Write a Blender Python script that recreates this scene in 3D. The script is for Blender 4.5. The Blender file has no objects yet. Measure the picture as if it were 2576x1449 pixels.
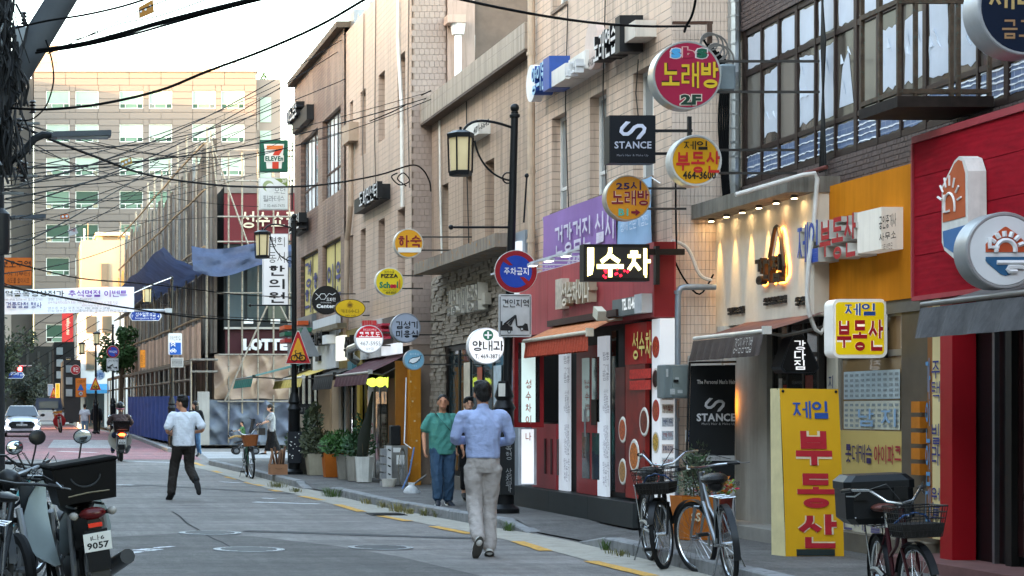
import bpy,bmesh,math,random
from mathutils import Vector,Matrix
random.seed(11)
sc=bpy.context.scene
COL=sc.collection
PI=math.pi
R=math.radians
# ---------------------------------------------------------------- camera
F,VX,VY,CH=5000.0,60.0,1035.0,1.47  # focal length and vanishing point (2576 px wide picture), eye height
cd=bpy.data.cameras.new('camera');cam=bpy.data.objects.new('camera',cd);COL.objects.link(cam)
cam.location=(0,0,CH);cam.rotation_euler=(R(90),0,0)
cd.sensor_fit='HORIZONTAL';cd.sensor_width=36.0;cd.lens=36.0*F/2576.0
cd.shift_x=(1288.0-VX)/2576.0;cd.shift_y=(VY-724.5)/2576.0
cd.clip_start=0.3;cd.clip_end=3000
sc.camera=cam
# ---------------------------------------------------------------- sky and sun
SUN_EL,SUN_AZ=R(8.5),R(248.0)  # low evening sun, behind and left of the camera (compass bearing from +Y)
wd=bpy.data.worlds.new('World');sc.world=wd;wd.use_nodes=True
nt=wd.node_tree;bg=nt.nodes['Background']
sky=nt.nodes.new('ShaderNodeTexSky');sky.sky_type='NISHITA';sky.sun_disc=False
sky.sun_elevation=SUN_EL;sky.sun_rotation=SUN_AZ;sky.air_density=1.0;sky.dust_density=1.3;sky.ozone_density=0.0
nt.links.new(sky.outputs[0],bg.inputs[0]);bg.inputs[1].default_value=0.15
sd=bpy.data.lights.new('sun','SUN');so=bpy.data.objects.new('sun',sd);COL.objects.link(so)
sd.energy=1.3;sd.angle=R(0.55);sd.color=(1.0,0.54,0.26)
dv=Vector((math.sin(SUN_AZ)*math.cos(SUN_EL),math.cos(SUN_AZ)*math.cos(SUN_EL),math.sin(SUN_EL)))
so.rotation_euler=dv.to_track_quat('Z','Y').to_euler();so.location=(-30,-30,30)
sc.view_settings.view_transform='Standard';sc.view_settings.look='None'
sc.view_settings.gamma=1.0;sc.view_settings.exposure=4.05;sc.view_settings.use_curve_mapping=False
sc.render.engine='CYCLES'
sc.cycles.max_bounces=5;sc.cycles.diffuse_bounces=3;sc.cycles.glossy_bounces=3;sc.cycles.transmission_bounces=4
sc.cycles.caustics_reflective=False;sc.cycles.caustics_refractive=False
sc.cycles.use_denoising=True
sc.cycles.sample_clamp_indirect=6

# ---------------------------------------------------------------- pixel <-> place helpers
def W(x,y,Y):return Vector(((x-VX)/F*Y,Y,CH-(y-VY)/F*Y))  # point at depth Y
def wx(x,Y):return(x-VX)/F*Y
def wz(y,Y):return CH-(y-VY)/F*Y
def fy(X,x):return F*X/(x-VX)  # depth on a street-side plane X
def fz(X,x,y):return CH-(y-VY)*X/(x-VX)
def gz(Y):return 0.006*max(0.0,Y-45.0)
def G(x,y,z=0.0):
 Y=F*(CH-z)/(y-VY)
 for _ in range(6):Y=F*(CH-z-gz(Y))/(y-VY)
 return Vector(((x-VX)/F*Y,Y,z+gz(Y)))

# ---------------------------------------------------------------- materials
def lin(h):
 return tuple(((c/12.92)if c<=0.04045 else((c+0.055)/1.055)**2.4)for c in(int(h[i:i+2],16)/255 for i in(0,2,4)))
_M={};EMK=.19
def newmat(key):
 m=bpy.data.materials.new(key);m.use_nodes=True
 nt=m.node_tree;return m,nt,nt.nodes['Principled BSDF']
def nd(nt,t,**kw):
 n=nt.nodes.new(t)
 for k,v in kw.items():
  if k.startswith('i_'):n.inputs[int(k[2:])if k[2:].isdigit()else k[2:].replace('_',' ')].default_value=v
  else:setattr(n,k,v)
 return n
def mixc(nt,fac,a,b,mode='MIX'):
 n=nt.nodes.new('ShaderNodeMix');n.data_type='RGBA';n.blend_type=mode
 for sock,v in((n.inputs[0],fac),(n.inputs[6],a),(n.inputs[7],b)):
  if hasattr(v,'links'):nt.links.new(v,sock)
  elif isinstance(v,tuple):sock.default_value=(*v[:3],1)
  else:sock.default_value=v
 return n.outputs[2]
def coords(nt,scale=(1,1,1),kind='Object'):
 tc=nt.nodes.new('ShaderNodeTexCoord');mp=nt.nodes.new('ShaderNodeMapping');mp.inputs['Scale'].default_value=scale
 nt.links.new(tc.outputs[kind],mp.inputs[0]);return mp.outputs[0]
def ramp(nt,src,p0,p1):
 n=nt.nodes.new('ShaderNodeMapRange');n.inputs[1].default_value=p0;n.inputs[2].default_value=p1;n.clamp=True
 nt.links.new(src,n.inputs[0]);return n.outputs[0]
def noise(nt,vec,scale,detail=4,rough=.6):
 n=nt.nodes.new('ShaderNodeTexNoise');n.inputs['Scale'].default_value=scale;n.inputs['Detail'].default_value=detail;n.inputs['Roughness'].default_value=rough
 nt.links.new(vec,n.inputs['Vector']);return n.outputs[0]
def bump(nt,bs,h,st,dist=.01):
 b=nt.nodes.new('ShaderNodeBump');b.inputs['Strength'].default_value=st;b.inputs['Distance'].default_value=dist
 nt.links.new(h,b.inputs['Height']);nt.links.new(b.outputs[0],bs.inputs['Normal']);return b
def mat(h,r=.6,m=0.0,n=.12,s=5.0,b=0.0,e=0.0,streak=0.0,wear=None,spec=.28,al=1.0,tr=0.0):
 """plain painted / plastic / metal / cloth: base colour with noise, optional vertical dirt streaks and worn patches"""
 k=(h,r,m,n,s,b,e,streak,wear,spec,al,tr)
 if k in _M:return _M[k]
 M,nt,bs=newmat('m_'+h);c=lin(h);v=coords(nt)
 nz=noise(nt,v,s)
 hi=tuple(min(1,x*(1+n))for x in c);lo=tuple(x*(1-n)for x in c)
 col=mixc(nt,ramp(nt,nz,.3,.7),lo,hi)
 if streak:
  sv=coords(nt,(7,7,.5));s1=noise(nt,sv,1.6,5,.65)
  f=ramp(nt,s1,.46,.7);f2=nt.nodes.new('ShaderNodeMath');f2.operation='MULTIPLY';f2.inputs[1].default_value=streak
  nt.links.new(f,f2.inputs[0]);col=mixc(nt,f2.outputs[0],col,tuple(x*.25 for x in c))
 if wear:
  wn=noise(nt,v,s*2.3,6,.7);f=ramp(nt,wn,.56,.64);col=mixc(nt,f,col,lin(wear))
 nt.links.new(col,bs.inputs['Base Color'])
 bs.inputs['Roughness'].default_value=r;bs.inputs['Metallic'].default_value=m;bs.inputs['Specular IOR Level'].default_value=spec
 if e:nt.links.new(col,bs.inputs['Emission Color']);bs.inputs['Emission Strength'].default_value=e*EMK
 if b:bump(nt,bs,noise(nt,v,s*6,5),b)
 if al<1:bs.inputs['Alpha'].default_value=al
 if tr:bs.inputs['Transmission Weight'].default_value=tr
 _M[k]=M;return M
def clothmat(h,r=.85):
 k=('cloth',h)
 if k in _M:return _M[k]
 M,nt,bs=newmat('cloth_'+h);c=lin(h);v=coords(nt,(1,1,.6));n1=noise(nt,v,7,3,.5);n2=noise(nt,coords(nt,(1,1,1.6)),16,3,.55);wv=nd(nt,'ShaderNodeTexWave');wv.bands_direction='DIAGONAL';wv.inputs['Scale'].default_value=3.5;wv.inputs['Distortion'].default_value=11;wv.inputs['Detail'].default_value=2;nt.links.new(v,wv.inputs['Vector'])
 col=mixc(nt,ramp(nt,n2,.3,.7),tuple(x*.97 for x in c),tuple(min(1,x*1.03)for x in c));nt.links.new(col,bs.inputs['Base Color']);bs.inputs['Roughness'].default_value=r;bs.inputs['Specular IOR Level'].default_value=.15
 a=nt.nodes.new('ShaderNodeMath');a.operation='ADD';nt.links.new(n1,a.inputs[0]);b=nt.nodes.new('ShaderNodeMath');b.operation='MULTIPLY';b.inputs[1].default_value=.35;nt.links.new(wv.outputs[1],b.inputs[0]);nt.links.new(b.outputs[0],a.inputs[1]);a2=nt.nodes.new('ShaderNodeMath');a2.operation='MULTIPLY_ADD';a2.inputs[1].default_value=.5;nt.links.new(n2,a2.inputs[0]);nt.links.new(a.outputs[0],a2.inputs[2])
 bump(nt,bs,a2.outputs[0],.65,.04);_M[k]=M;return M
def tarpmat(h,t=.45,va=.28):
 M,nt,bs=newmat('tarp_'+h);v=coords(nt);c=lin(h);col=mixc(nt,ramp(nt,noise(nt,v,1.3,6,.7),.35,.65),tuple(x*(1-va)for x in c),tuple(min(1,x*(1+va))for x in c));nt.links.new(col,bs.inputs['Base Color']);bs.inputs['Roughness'].default_value=.6
 b=bump(nt,bs,noise(nt,coords(nt,(1,1,1.5)),3.0,4,.5),.35,.08);tr=nt.nodes.new('ShaderNodeBsdfTranslucent');nt.links.new(col,tr.inputs[0]);mx=nt.nodes.new('ShaderNodeMixShader');mx.inputs[0].default_value=t;nt.links.new(bs.outputs[0],mx.inputs[1]);nt.links.new(tr.outputs[0],mx.inputs[2]);nt.links.new(mx.outputs[0],nt.nodes['Material Output'].inputs[0]);return M
def tilemat(key,c1,c2,mort,w,h,axis='yz',off=.5,ms=.012,streak=.0,b=.6,r=.5,var=0.0,warm=None):
 """masonry too fine to pick apart: brick texture laid in real metres on a wall plane"""
 if key in _M:return _M[key]
 M,nt,bs=newmat(key)
 tc=nt.nodes.new('ShaderNodeTexCoord');sp=nt.nodes.new('ShaderNodeSeparateXYZ');cb=nt.nodes.new('ShaderNodeCombineXYZ')
 nt.links.new(tc.outputs['Object'],sp.inputs[0])
 nt.links.new(sp.outputs['Y' if axis=='yz' else 'X'],cb.inputs[0]);nt.links.new(sp.outputs['Z'],cb.inputs[1])
 br=nt.nodes.new('ShaderNodeTexBrick');br.offset=off;br.inputs['Scale'].default_value=1.0
 br.inputs['Brick Width'].default_value=w;br.inputs['Row Height'].default_value=h;br.inputs['Mortar Size'].default_value=ms
 br.inputs['Mortar Smooth'].default_value=.3;br.inputs['Bias'].default_value=0
 br.inputs['Color1'].default_value=(*lin(c1),1);br.inputs['Color2'].default_value=(*lin(c2),1);br.inputs['Mortar'].default_value=(*lin(mort),1)
 nt.links.new(cb.outputs[0],br.inputs['Vector'])
 col=br.outputs[0]
 v=coords(nt)
 col=mixc(nt,ramp(nt,noise(nt,v,.7),.3,.75),col,tuple(x*.8 for x in lin(c1)))
 if var:col=mixc(nt,ramp(nt,noise(nt,coords(nt,(1,1,.35)),1.1,5,.7),.42,.62),col,lin(warm))
 if streak:
  s1=noise(nt,coords(nt,(5,5,.3)),1.5,6,.7);f=ramp(nt,s1,.47,.72)
  f2=nt.nodes.new('ShaderNodeMath');f2.operation='MULTIPLY';f2.inputs[1].default_value=streak;nt.links.new(f,f2.inputs[0])
  col=mixc(nt,f2.outputs[0],col,tuple(x*.22 for x in lin(c1)))
 nt.links.new(col,bs.inputs['Base Color']);bs.inputs['Roughness'].default_value=r
 inv=nt.nodes.new('ShaderNodeMath');inv.operation='SUBTRACT';inv.inputs[0].default_value=1.0;nt.links.new(br.outputs['Fac'],inv.inputs[1])
 bump(nt,bs,inv.outputs[0],b,.01)
 _M[key]=M;return M
def glassmat(h='1b2226',r=.06,key=None):
 k=('glass',h,r)
 if k in _M:return _M[k]
 M,nt,bs=newmat('glass_'+h);v=coords(nt)
 bs.inputs['Base Color'].default_value=(*lin(h),1);bs.inputs['Roughness'].default_value=r;bs.inputs['Specular IOR Level'].default_value=.9
 bump(nt,bs,noise(nt,v,1.3,2),.08,.05)
 _M[k]=M;return M

# ---------------------------------------------------------------- mesh building
class MB:
 def __init__(s):s.v=[];s.f=[]
 def add(s,vs,fs):
  o=len(s.v);s.v+=[tuple(v)for v in vs];s.f+=[tuple(i+o for i in f)for f in fs];return s
 def box(s,x0,x1,y0,y1,z0,z1):
  return s.add([(x0,y0,z0),(x1,y0,z0),(x1,y1,z0),(x0,y1,z0),(x0,y0,z1),(x1,y0,z1),(x1,y1,z1),(x0,y1,z1)],
                     [(0,3,2,1),(4,5,6,7),(0,1,5,4),(1,2,6,5),(2,3,7,6),(3,0,4,7)])
 def obox(s,c,size,M=None):
  hx,hy,hz=(q/2 for q in size);c=Vector(c);M=M or Matrix.Identity(3)
  vs=[c+M@Vector((sx*hx,sy*hy,sz*hz))for sz in(-1,1)for sy in(-1,1)for sx in(-1,1)]
  return s.add(vs,[(0,2,3,1),(4,5,7,6),(0,1,5,4),(1,3,7,5),(3,2,6,7),(2,0,4,6)])
 def bbox(s,x0,x1,y0,y1,z0,z1,b):  # box with all edges chamfered
  c=Vector(((x0+x1)/2,(y0+y1)/2,(z0+z1)/2));h=[(x1-x0)/2,(y1-y0)/2,(z1-z0)/2]
  rings=[]
  for zz,k in((-h[2],b),(-h[2]+b,0),(h[2]-b,0),(h[2],b)):
   ax,ay=h[0]-k,h[1]-k
   rings.append([c+Vector(p)for p in((-ax+b,-ay,zz),(ax-b,-ay,zz),(ax,-ay+b,zz),(ax,ay-b,zz),(ax-b,ay,zz),(-ax+b,ay,zz),(-ax,ay-b,zz),(-ax,-ay+b,zz))])
  return s.loft(rings)
 def loft(s,rings,cap=True,closed=True):
  n=len(rings[0]);vs=[p for r in rings for p in r];fs=[]
  for i in range(len(rings)-1):
   for j in range(n if closed else n-1):
    k=(j+1)%n;fs.append((i*n+j,i*n+k,(i+1)*n+k,(i+1)*n+j))
  if cap and closed:fs+=[tuple(range(n))[::-1],tuple(range((len(rings)-1)*n,len(rings)*n))]
  return s.add(vs,fs)
 def tube(s,pts,r,n=6,cap=True):
  pts=[Vector(p)for p in pts];N=len(pts);rings=[];up=None
  for i,p in enumerate(pts):
   t=(pts[min(i+1,N-1)]-pts[max(i-1,0)])
   if t.length<1e-9:t=Vector((0,0,1))
   t.normalize()
   if up is None:up=t.orthogonal().normalized()
   else:
    up=up-t*up.dot(t);up=up.normalized()if up.length>1e-6 else t.orthogonal().normalized()
   b=t.cross(up);rr=r[i]if isinstance(r,(list,tuple))else r
   rings.append([p+(up*math.cos(2*PI*k/n)+b*math.sin(2*PI*k/n))*rr for k in range(n)])
  return s.loft(rings,cap)
 def prism(s,loop,ext):
  loop=[Vector(p)for p in loop];ext=Vector(ext);n=len(loop)
  return s.add(loop+[p+ext for p in loop],[tuple(range(n)),tuple(range(2*n-1,n-1,-1))]+[(i,n+i,n+(i+1)%n,(i+1)%n)for i in range(n)])
 def cyl(s,p0,p1,r0,r1=None,n=12):return s.tube([p0,p1],[r0,r0 if r1 is None else r1],n)
 def lathe(s,prof,o=(0,0,0),n=12,axis='z'):
  o=Vector(o);rings=[]
  for r,h in prof:
   ring=[]
   for k in range(n):
    a=2*PI*k/n;c,d=r*math.cos(a),r*math.sin(a)
    ring.append(o+Vector((c,d,h)if axis=='z' else((c,h,d)if axis=='y' else(h,c,d))))
   rings.append(ring)
  return s.loft(rings)
 def ball(s,c,rx,ry=None,rz=None,n=12,m=8,M=None):
  ry=rx if ry is None else ry;rz=rx if rz is None else rz;c=Vector(c);rings=[]
  for i in range(m+1):
   a=PI*i/m-PI/2;ca=max(math.cos(a),.02)
   ring=[Vector((rx*ca*math.cos(2*PI*k/n),ry*ca*math.sin(2*PI*k/n),rz*math.sin(a)))for k in range(n)]
   rings.append([c+(M@p if M else p)for p in ring])
  return s.loft(rings)
 def ring(s,c,Rr,r,axis='y',n=24,m=6,a0=0,a1=2*PI):
  c=Vector(c);full=abs(a1-a0-2*PI)<1e-6;pts=[]
  for i in range(n+(0 if full else 1)):
   a=a0+(a1-a0)*i/n;u,v=math.cos(a),math.sin(a)
   d=Vector((u,0,v)if axis=='y' else((u,v,0)if axis=='z' else(0,u,v)))
   w=Vector((0,1,0)if axis=='y' else((0,0,1)if axis=='z' else(1,0,0)))
   pts.append([c+d*(Rr+r*math.cos(2*PI*k/m))+w*(r*math.sin(2*PI*k/m))for k in range(m)])
  if full:pts.append(pts[0])
  return s.loft(pts,cap=not full)
 def quad(s,a,b,c,d):return s.add([a,b,c,d],[(0,1,2,3)])
 def grid(s,fn,nu,nv):
  vs=[fn(i/nu,j/nv)for j in range(nv+1)for i in range(nu+1)]
  return s.add(vs,[(j*(nu+1)+i,j*(nu+1)+i+1,(j+1)*(nu+1)+i+1,(j+1)*(nu+1)+i)for j in range(nv)for i in range(nu)])
 def mesh(s,name,m=None,smooth=False):
  me=bpy.data.meshes.new(name);me.from_pydata(s.v,[],s.f)
  if m:me.materials.append(m)
  if smooth:
   me.polygons.foreach_set('use_smooth',[True]*len(me.polygons));me.set_sharp_from_angle(angle=R(42))
  return me
 def build(s,name,m,parent=None,smooth=False,world=True):
  return link(name,s.mesh(name,m,smooth),parent,world)
def link(name,me,parent=None,world=True):
 o=bpy.data.objects.new(name,me);COL.objects.link(o)
 if parent:attach(o,parent,world)
 return o
def attach(o,parent,world=True):
 o.parent=parent
 if world:
  t=parent
  while t.parent:t=t.parent
  if parent is t:o.matrix_parent_inverse=t.matrix_basis.inverted()
def tag(o,label=None,cat=None,group=None,kind=None):
 if label:o['label']=label
 if cat:o['category']=cat
 if group:o['group']=group
 if kind:o['kind']=kind
 return o
def thing(name,label,cat,loc=(0,0,0),group=None,rot=(0,0,0)):
 o=bpy.data.objects.new(name,None);COL.objects.link(o);o.location=loc;o.rotation_euler=rot;o.empty_display_size=.2
 return tag(o,label,cat,group)
def copy_tree(o,parent=None,label=None):
 c=o.copy();COL.objects.link(c);c.parent=parent
 if label:c['label']=label
 for ch in o.children:copy_tree(ch,c)
 return c

# ---------------------------------------------------------------- lettering
_T={};_TS={}
BOLDS=(0.0,.02,.035,.05,.07,.1,.12)
ALLCH=''.join(chr(i)for i in range(33,127))
def charset(bold):
 """latin characters meshed in one go: {char: (verts2d, faces, advance)}"""
 if bold in _TS:return _TS[bold]
 c=bpy.data.curves.new('t','FONT');c.body='\n'.join(ALLCH);c.offset=bold;c.resolution_u=2;c.space_line=3.0
 o=bpy.data.objects.new('t',c);m=bpy.data.meshes.new_from_object(o);n=len(ALLCH);ids=[];D={ch:([],[],.3)for ch in ALLCH}
 for v in m.vertices:
  k=max(0,min(n-1,round((.35-v.co.y)/3.0)));L=D[ALLCH[k]][0];ids.append((k,len(L)));L.append((v.co.x,v.co.y+3.0*k,0.0))
 for p in m.polygons:D[ALLCH[ids[p.vertices[0]][0]]][1].append(tuple(ids[i][1]for i in p.vertices))
 bpy.data.objects.remove(o);bpy.data.meshes.remove(m)
 for ch in ALLCH:
  if D[ch][0]:D[ch]=(D[ch][0],D[ch][1],max(q[0]for q in D[ch][0])-bold+.07)
 _TS[bold]=D;return D
# Hangul is drawn stroke by stroke: jamo as polylines in a unit box ('<' / '>' = end that butts against another stroke, 'o' = ring)
_C={'g':[((0,1),(1,1),(1,0))],'n':[((0,1),(0,0),(1,0))],'d':[((1,1),(0,1),(0,0),(1,0))],'r':[((0,1),(1,1),(1,.5),(0,.5),(0,0),(1,0))],
      'm':[((0,1),(1,1),(1,0),(0,0),(0,1),'c')],'b':[((0,1),(0,0),(1,0),(1,1)),((0,.52),(1,.52),'<','>')],'s':[((.5,1),(.5,.8),(.36,.38),(0,0)),((.48,.6),(.7,.28),(1,0),'<')],'o':[('o',)],
      'j':[((0,1),(1,1)),((.5,1),(.47,.6),(.3,.25),(0,0),'<'),((.48,.58),(.7,.25),(1,0),'<')],'ch':[((.28,1.02),(.72,1.02)),((0,.78),(1,.78)),((.5,.78),(.45,.4),(0,0),'<'),((.47,.42),(1,0),'<')],
      'k':[((0,1),(1,1),(1,0)),((0,.52),(1,.52),'>')],'t':[((1,1),(0,1),(0,0),(1,0)),((0,.5),(1,.5),'<')],'p':[((0,1),(1,1)),((.28,1),(.28,0),'<','>'),((.72,1),(.72,0),'<','>'),((0,0),(1,0))],
      'h':[((.25,1.05),(.75,1.05)),((0,.8),(1,.8)),('o',.5,.28,.3)]}
_V={'a':[((.25,1),(.25,0)),((.25,.52),(1,.52),'<')],'ya':[((.25,1),(.25,0)),((.25,.68),(1,.68),'<'),((.25,.36),(1,.36),'<')],'eo':[((.8,1),(.8,0)),((0,.55),(.8,.55),'>')],'yeo':[((.8,1),(.8,0)),((0,.7),(.8,.7),'>'),((0,.38),(.8,.38),'>')],
      'i':[((.6,1),(.6,0))],'ae':[((.15,.95),(.15,.05)),((.85,1),(.85,0)),((.15,.5),(.85,.5),'<','>')],'e':[((.5,.95),(.5,.05)),((1,1),(1,0)),((0,.52),(.5,.52),'>')],'yae':[((.15,.95),(.15,.05)),((.85,1),(.85,0)),((.15,.65),(.85,.65),'<','>'),((.15,.35),(.85,.35),'<','>')],'ye':[((.5,.95),(.5,.05)),((1,1),(1,0)),((0,.68),(.5,.68),'>'),((0,.36),(.5,.36),'>')]}
_H={'o':[((0,0),(1,0)),((.5,0),(.5,1),'<')],'yo':[((0,0),(1,0)),((.32,0),(.32,1),'<'),((.68,0),(.68,1),'<')],'u':[((0,1),(1,1)),((.5,1),(.5,0),'<')],'yu':[((0,1),(1,1)),((.32,1),(.32,0),'<'),((.68,1),(.68,0),'<')],'eu':[((0,.5),(1,.5))]}
_IN='g gg n d dd r m b bb s ss o j jj ch k t p h'.split();_VO='a ae ya yae eo e yeo ye o o+a o+ae o+i yo u u+eo u+e u+i yu eu eu+i i'.split()
_FI=' g gg g+s n n+j n+h d r r+g r+m r+b r+s r+t r+p r+h m b b+s s ss o j ch k t p h'.split(' ')
def _cons(k):
 if k in _C:return[(_C[k],0,1)]
 a,b=k.split('+')if '+' in k else(k[0],k[0]);return[(_C[a],0,.45),(_C[b],.55,1)]
def hangul(ch,bold):
 k=('H',ch,bold)
 if k in _TS:return _TS[k]
 i=ord(ch)-0xAC00;ini,vo,fi=_IN[i//588],_VO[i%588//28],_FI[i%28];hw=.034+bold*.62;vs=[];fs=[];ns=[0]
 def stroke(p,box,a=0,b=1):
  x0,y0,x1,y1=box;xa,xb=x0+(x1-x0)*a,x0+(x1-x0)*b;h=min(hw,.2*(y1-y0)+.03);ns[0]+=1;z=.07*ns[0];q=lambda u,v:Vector((xa+h+(xb-xa-2*h)*u,y0+h+(y1-y0-2*h)*v))
  if p[0]=='o':
   cx,cy,r=p[1:]if len(p)>1 else(.5,.5,.5);c=q(cx,cy);rx,ry=(xb-xa-2*h)*r,(y1-y0-2*h)*r*(1 if len(p)==1 else 1.0);n=18;o=len(vs)
   for t in range(n):
    a_=2*PI*t/n;vs.extend([(c.x+(rx+h)*math.cos(a_),c.y+(ry+h)*math.sin(a_),z),(c.x+max(rx-h,.01)*math.cos(a_),c.y+max(ry-h,.01)*math.sin(a_),z)])
   fs.extend((o+2*t,o+2*((t+1)%n),o+2*((t+1)%n)+1,o+2*t+1)for t in range(n));return
  fl=[e for e in p if isinstance(e,str)];pts=[q(*e)for e in p if not isinstance(e,str)];cl='c' in fl
  if cl:pts=pts[:-1]
  n=len(pts);d0=(pts[1]-pts[0]).normalized();d1=(pts[-1]-pts[-2]).normalized()
  if not cl:
   if '<' in fl:pts[0]=pts[0]+d0*h
   elif len(pts)==2 or True:pts[0]=pts[0]-d0*h*.95
   pts[-1]=pts[-1]-d1*h if '>' in fl else pts[-1]+d1*h*.95
  o=len(vs)
  for j in range(n):
   da=(pts[j]-pts[j-1]).normalized()if(cl or j>0)else d0;db=(pts[(j+1)%n]-pts[j]).normalized()if(cl or j<n-1)else da
   na,nb=Vector((-da.y,da.x)),Vector((-db.y,db.x));m=na+nb;m=m/max(m.length_squared,.3)*2*h/1.0 if m.length_squared>.05 else na*h
   vs.extend([(pts[j].x+m.x,pts[j].y+m.y,z),(pts[j].x-m.x,pts[j].y-m.y,z)])
  fs.extend((o+2*j,o+2*((j+1)%n),o+2*((j+1)%n)+1,o+2*j+1)for j in range(n if cl else n-1))
 hz=vo.split('+')[0]in _H;cmp_='+' in vo;F_=bool(fi);dbl=vo.split('+')[-1]in('ae','e','yae','ye')
 if cmp_:C,H,V,Fb=((.03,.56,.52,.9),(0,.3,.6,.52),(.66,.26,.9,.9),(.13,-.1,.84,.2))if F_ else((.03,.4,.52,.86),(0,.03,.6,.34),(.66,-.08,.9,.9),None)
 elif hz:C,H,V,Fb=((.14,.56,.76,.9),(0,.3,.9,.52),None,(.14,-.1,.76,.2))if F_ else((.13,.42,.77,.88),(0,0,.9,.38),None,None)
 else:C,H,V,Fb=((.03,.4,.52,.88),None,(.58,.3,.9,.92),(.15,-.1,.86,.24))if F_ else((.03,.08,.52,.82),None,(.58,-.1,.9,.92),None)
 if dbl and not cmp_:C,V=(.02,C[1],.42,C[3]),(.5,V[1],.95,V[3])
 if dbl:hw*=.82
 for j,a,b in _cons(ini):
  for st in j:stroke(st,C,a,b)
 pa=vo.split('+')
 if hz:
  for st in _H[pa[0]]:stroke(st,H)
 if not hz or cmp_:
  for st in _V[pa[-1]]:stroke(st,V)
 if F_:
  for j,a,b in _cons(fi):
   for st in j:stroke(st,Fb,a,b)
 _TS[k]=(vs,fs,.98);return _TS[k]
def glyph(s,bold=.02,ext=0.0):
 bold=min(BOLDS,key=lambda q:abs(q-bold));k=(s,bold,ext)
 if k not in _T:
  D=charset(bold);vs=[];fs=[];lines=s.split('\n')
  for li,ln in enumerate(lines):
   GL=lambda ch:hangul(ch,bold)if ord(ch)>0xABFF else D[ch];w=sum(GL(ch)[2]if ch!=' ' else.3 for ch in ln);x=-w/2
   for ch in ln:
    if ch!=' ':
     g_=GL(ch);o=len(vs);vs+=[(x+q[0],q[1]-1.05*li,q[2])for q in g_[0]];fs+=[tuple(i+o for i in f)for f in g_[1]];x+=g_[2]
    else:x+=.3
  if ext:
   n=len(vs);ed={}
   for f in fs:
    for i in range(len(f)):
     a,b=f[i],f[(i+1)%len(f)];ed[(a,b)]=1
   sides=[(a,b,b+n,a+n)for a,b in ed if(b,a)not in ed]
   vs=[(x,y,ext*(1+.02*z))for x,y,z in vs]+[(x,y,-ext)for x,y,_ in vs];fs=fs+[tuple(i+n for i in f[::-1])for f in fs]+sides
  xs=[v[0]for v in vs];ys=[v[1]for v in vs]
  _T[k]=(vs,fs,min(xs),max(xs),min(ys),max(ys))
 return _T[k]
def text_map(s,fn,m,parent,bold=.02,ext=0.0,name='lettering',box=None):
 """fn(u, v, d): u, v in 0..1 over the bounding box of the text, d the letter's depth -1..1"""
 vs,fs,x0,x1,y0,y1=glyph(s,bold,ext)
 if box:x0,x1,y0,y1=glyph(s,box,ext)[2:]
 me=bpy.data.meshes.new(name)
 me.from_pydata([fn((v[0]-x0)/(x1-x0),(v[1]-y0)/(y1-y0),(v[2]/ext)if ext else v[2])for v in vs],[],fs);me.materials.append(m)
 return link(name,me,parent)
def ctext(s,x0,y0,x1,y1,Y,m,parent,bold=.02,off=.006,dep=0.0,name='lettering',box=None):
 a,b=W(x0,y1,Y),W(x1,y0,Y)
 return text_map(s,lambda u,v,d:(a.x+(b.x-a.x)*u,Y-off-dep/2-d*(dep/2 or.0016),a.z+(b.z-a.z)*v),m,parent,bold,.05 if dep else 0,name,box)
def ftext(s,X,x0,x1,yt,yb,m,parent,bold=.02,off=.006,dep=0.0,name='lettering',box=None,xr=None):
 """on a street-side wall X: pixel x0 (far) to x1 (near); top and bottom rows yt, yb measured at xr (default x0)"""
 Ya,Yb=fy(X,x0),fy(X,x1);xr=xr or x0;zt,zb=fz(X,xr,yt),fz(X,xr,yb)
 return text_map(s,lambda u,v,d:(X-off-dep/2-d*(dep/2 or.0016),Ya+(Yb-Ya)*u,zb+(zt-zb)*v),m,parent,bold,.05 if dep else 0,name,box)
def cbox(mb,x0,y0,x1,y1,Y,dep):  # box with its face to the camera at depth Y
 a,b=W(x0,y1,Y),W(x1,y0,Y);return mb.box(a.x,b.x,Y,Y+dep,a.z,b.z)
def fbox(mb,X,x0,x1,z0,z1,out,back=0.0):  # box on street-side wall X
 return mb.box(X-out,X+back,fy(X,x1),fy(X,x0),z0,z1)
def circle_c(mb,cx,cy,r,Y,dep,n=40,ry=None):
 c=W(cx,cy,Y);q=r*Y/F;qy=(ry or r)*Y/F
 return mb.prism([(c.x+q*math.cos(2*PI*k/n),Y,c.z+qy*math.sin(2*PI*k/n))for k in range(n)],(0,dep,0))
def poly_c(mb,pts,Y,dep):return mb.prism([W(x,y,Y)for x,y in pts],(0,dep,0))
def rrect(x0,y0,x1,y1,r,n=5):
 o=[]
 for cx,cy,a in((x1-r,y0+r,-90),(x1-r,y1-r,0),(x0+r,y1-r,90),(x0+r,y0+r,180)):
  for k in range(n+1):o.append((cx+r*math.cos(R(a+90*k/n)),cy+r*math.sin(R(a+90*k/n))))
 return o
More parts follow.
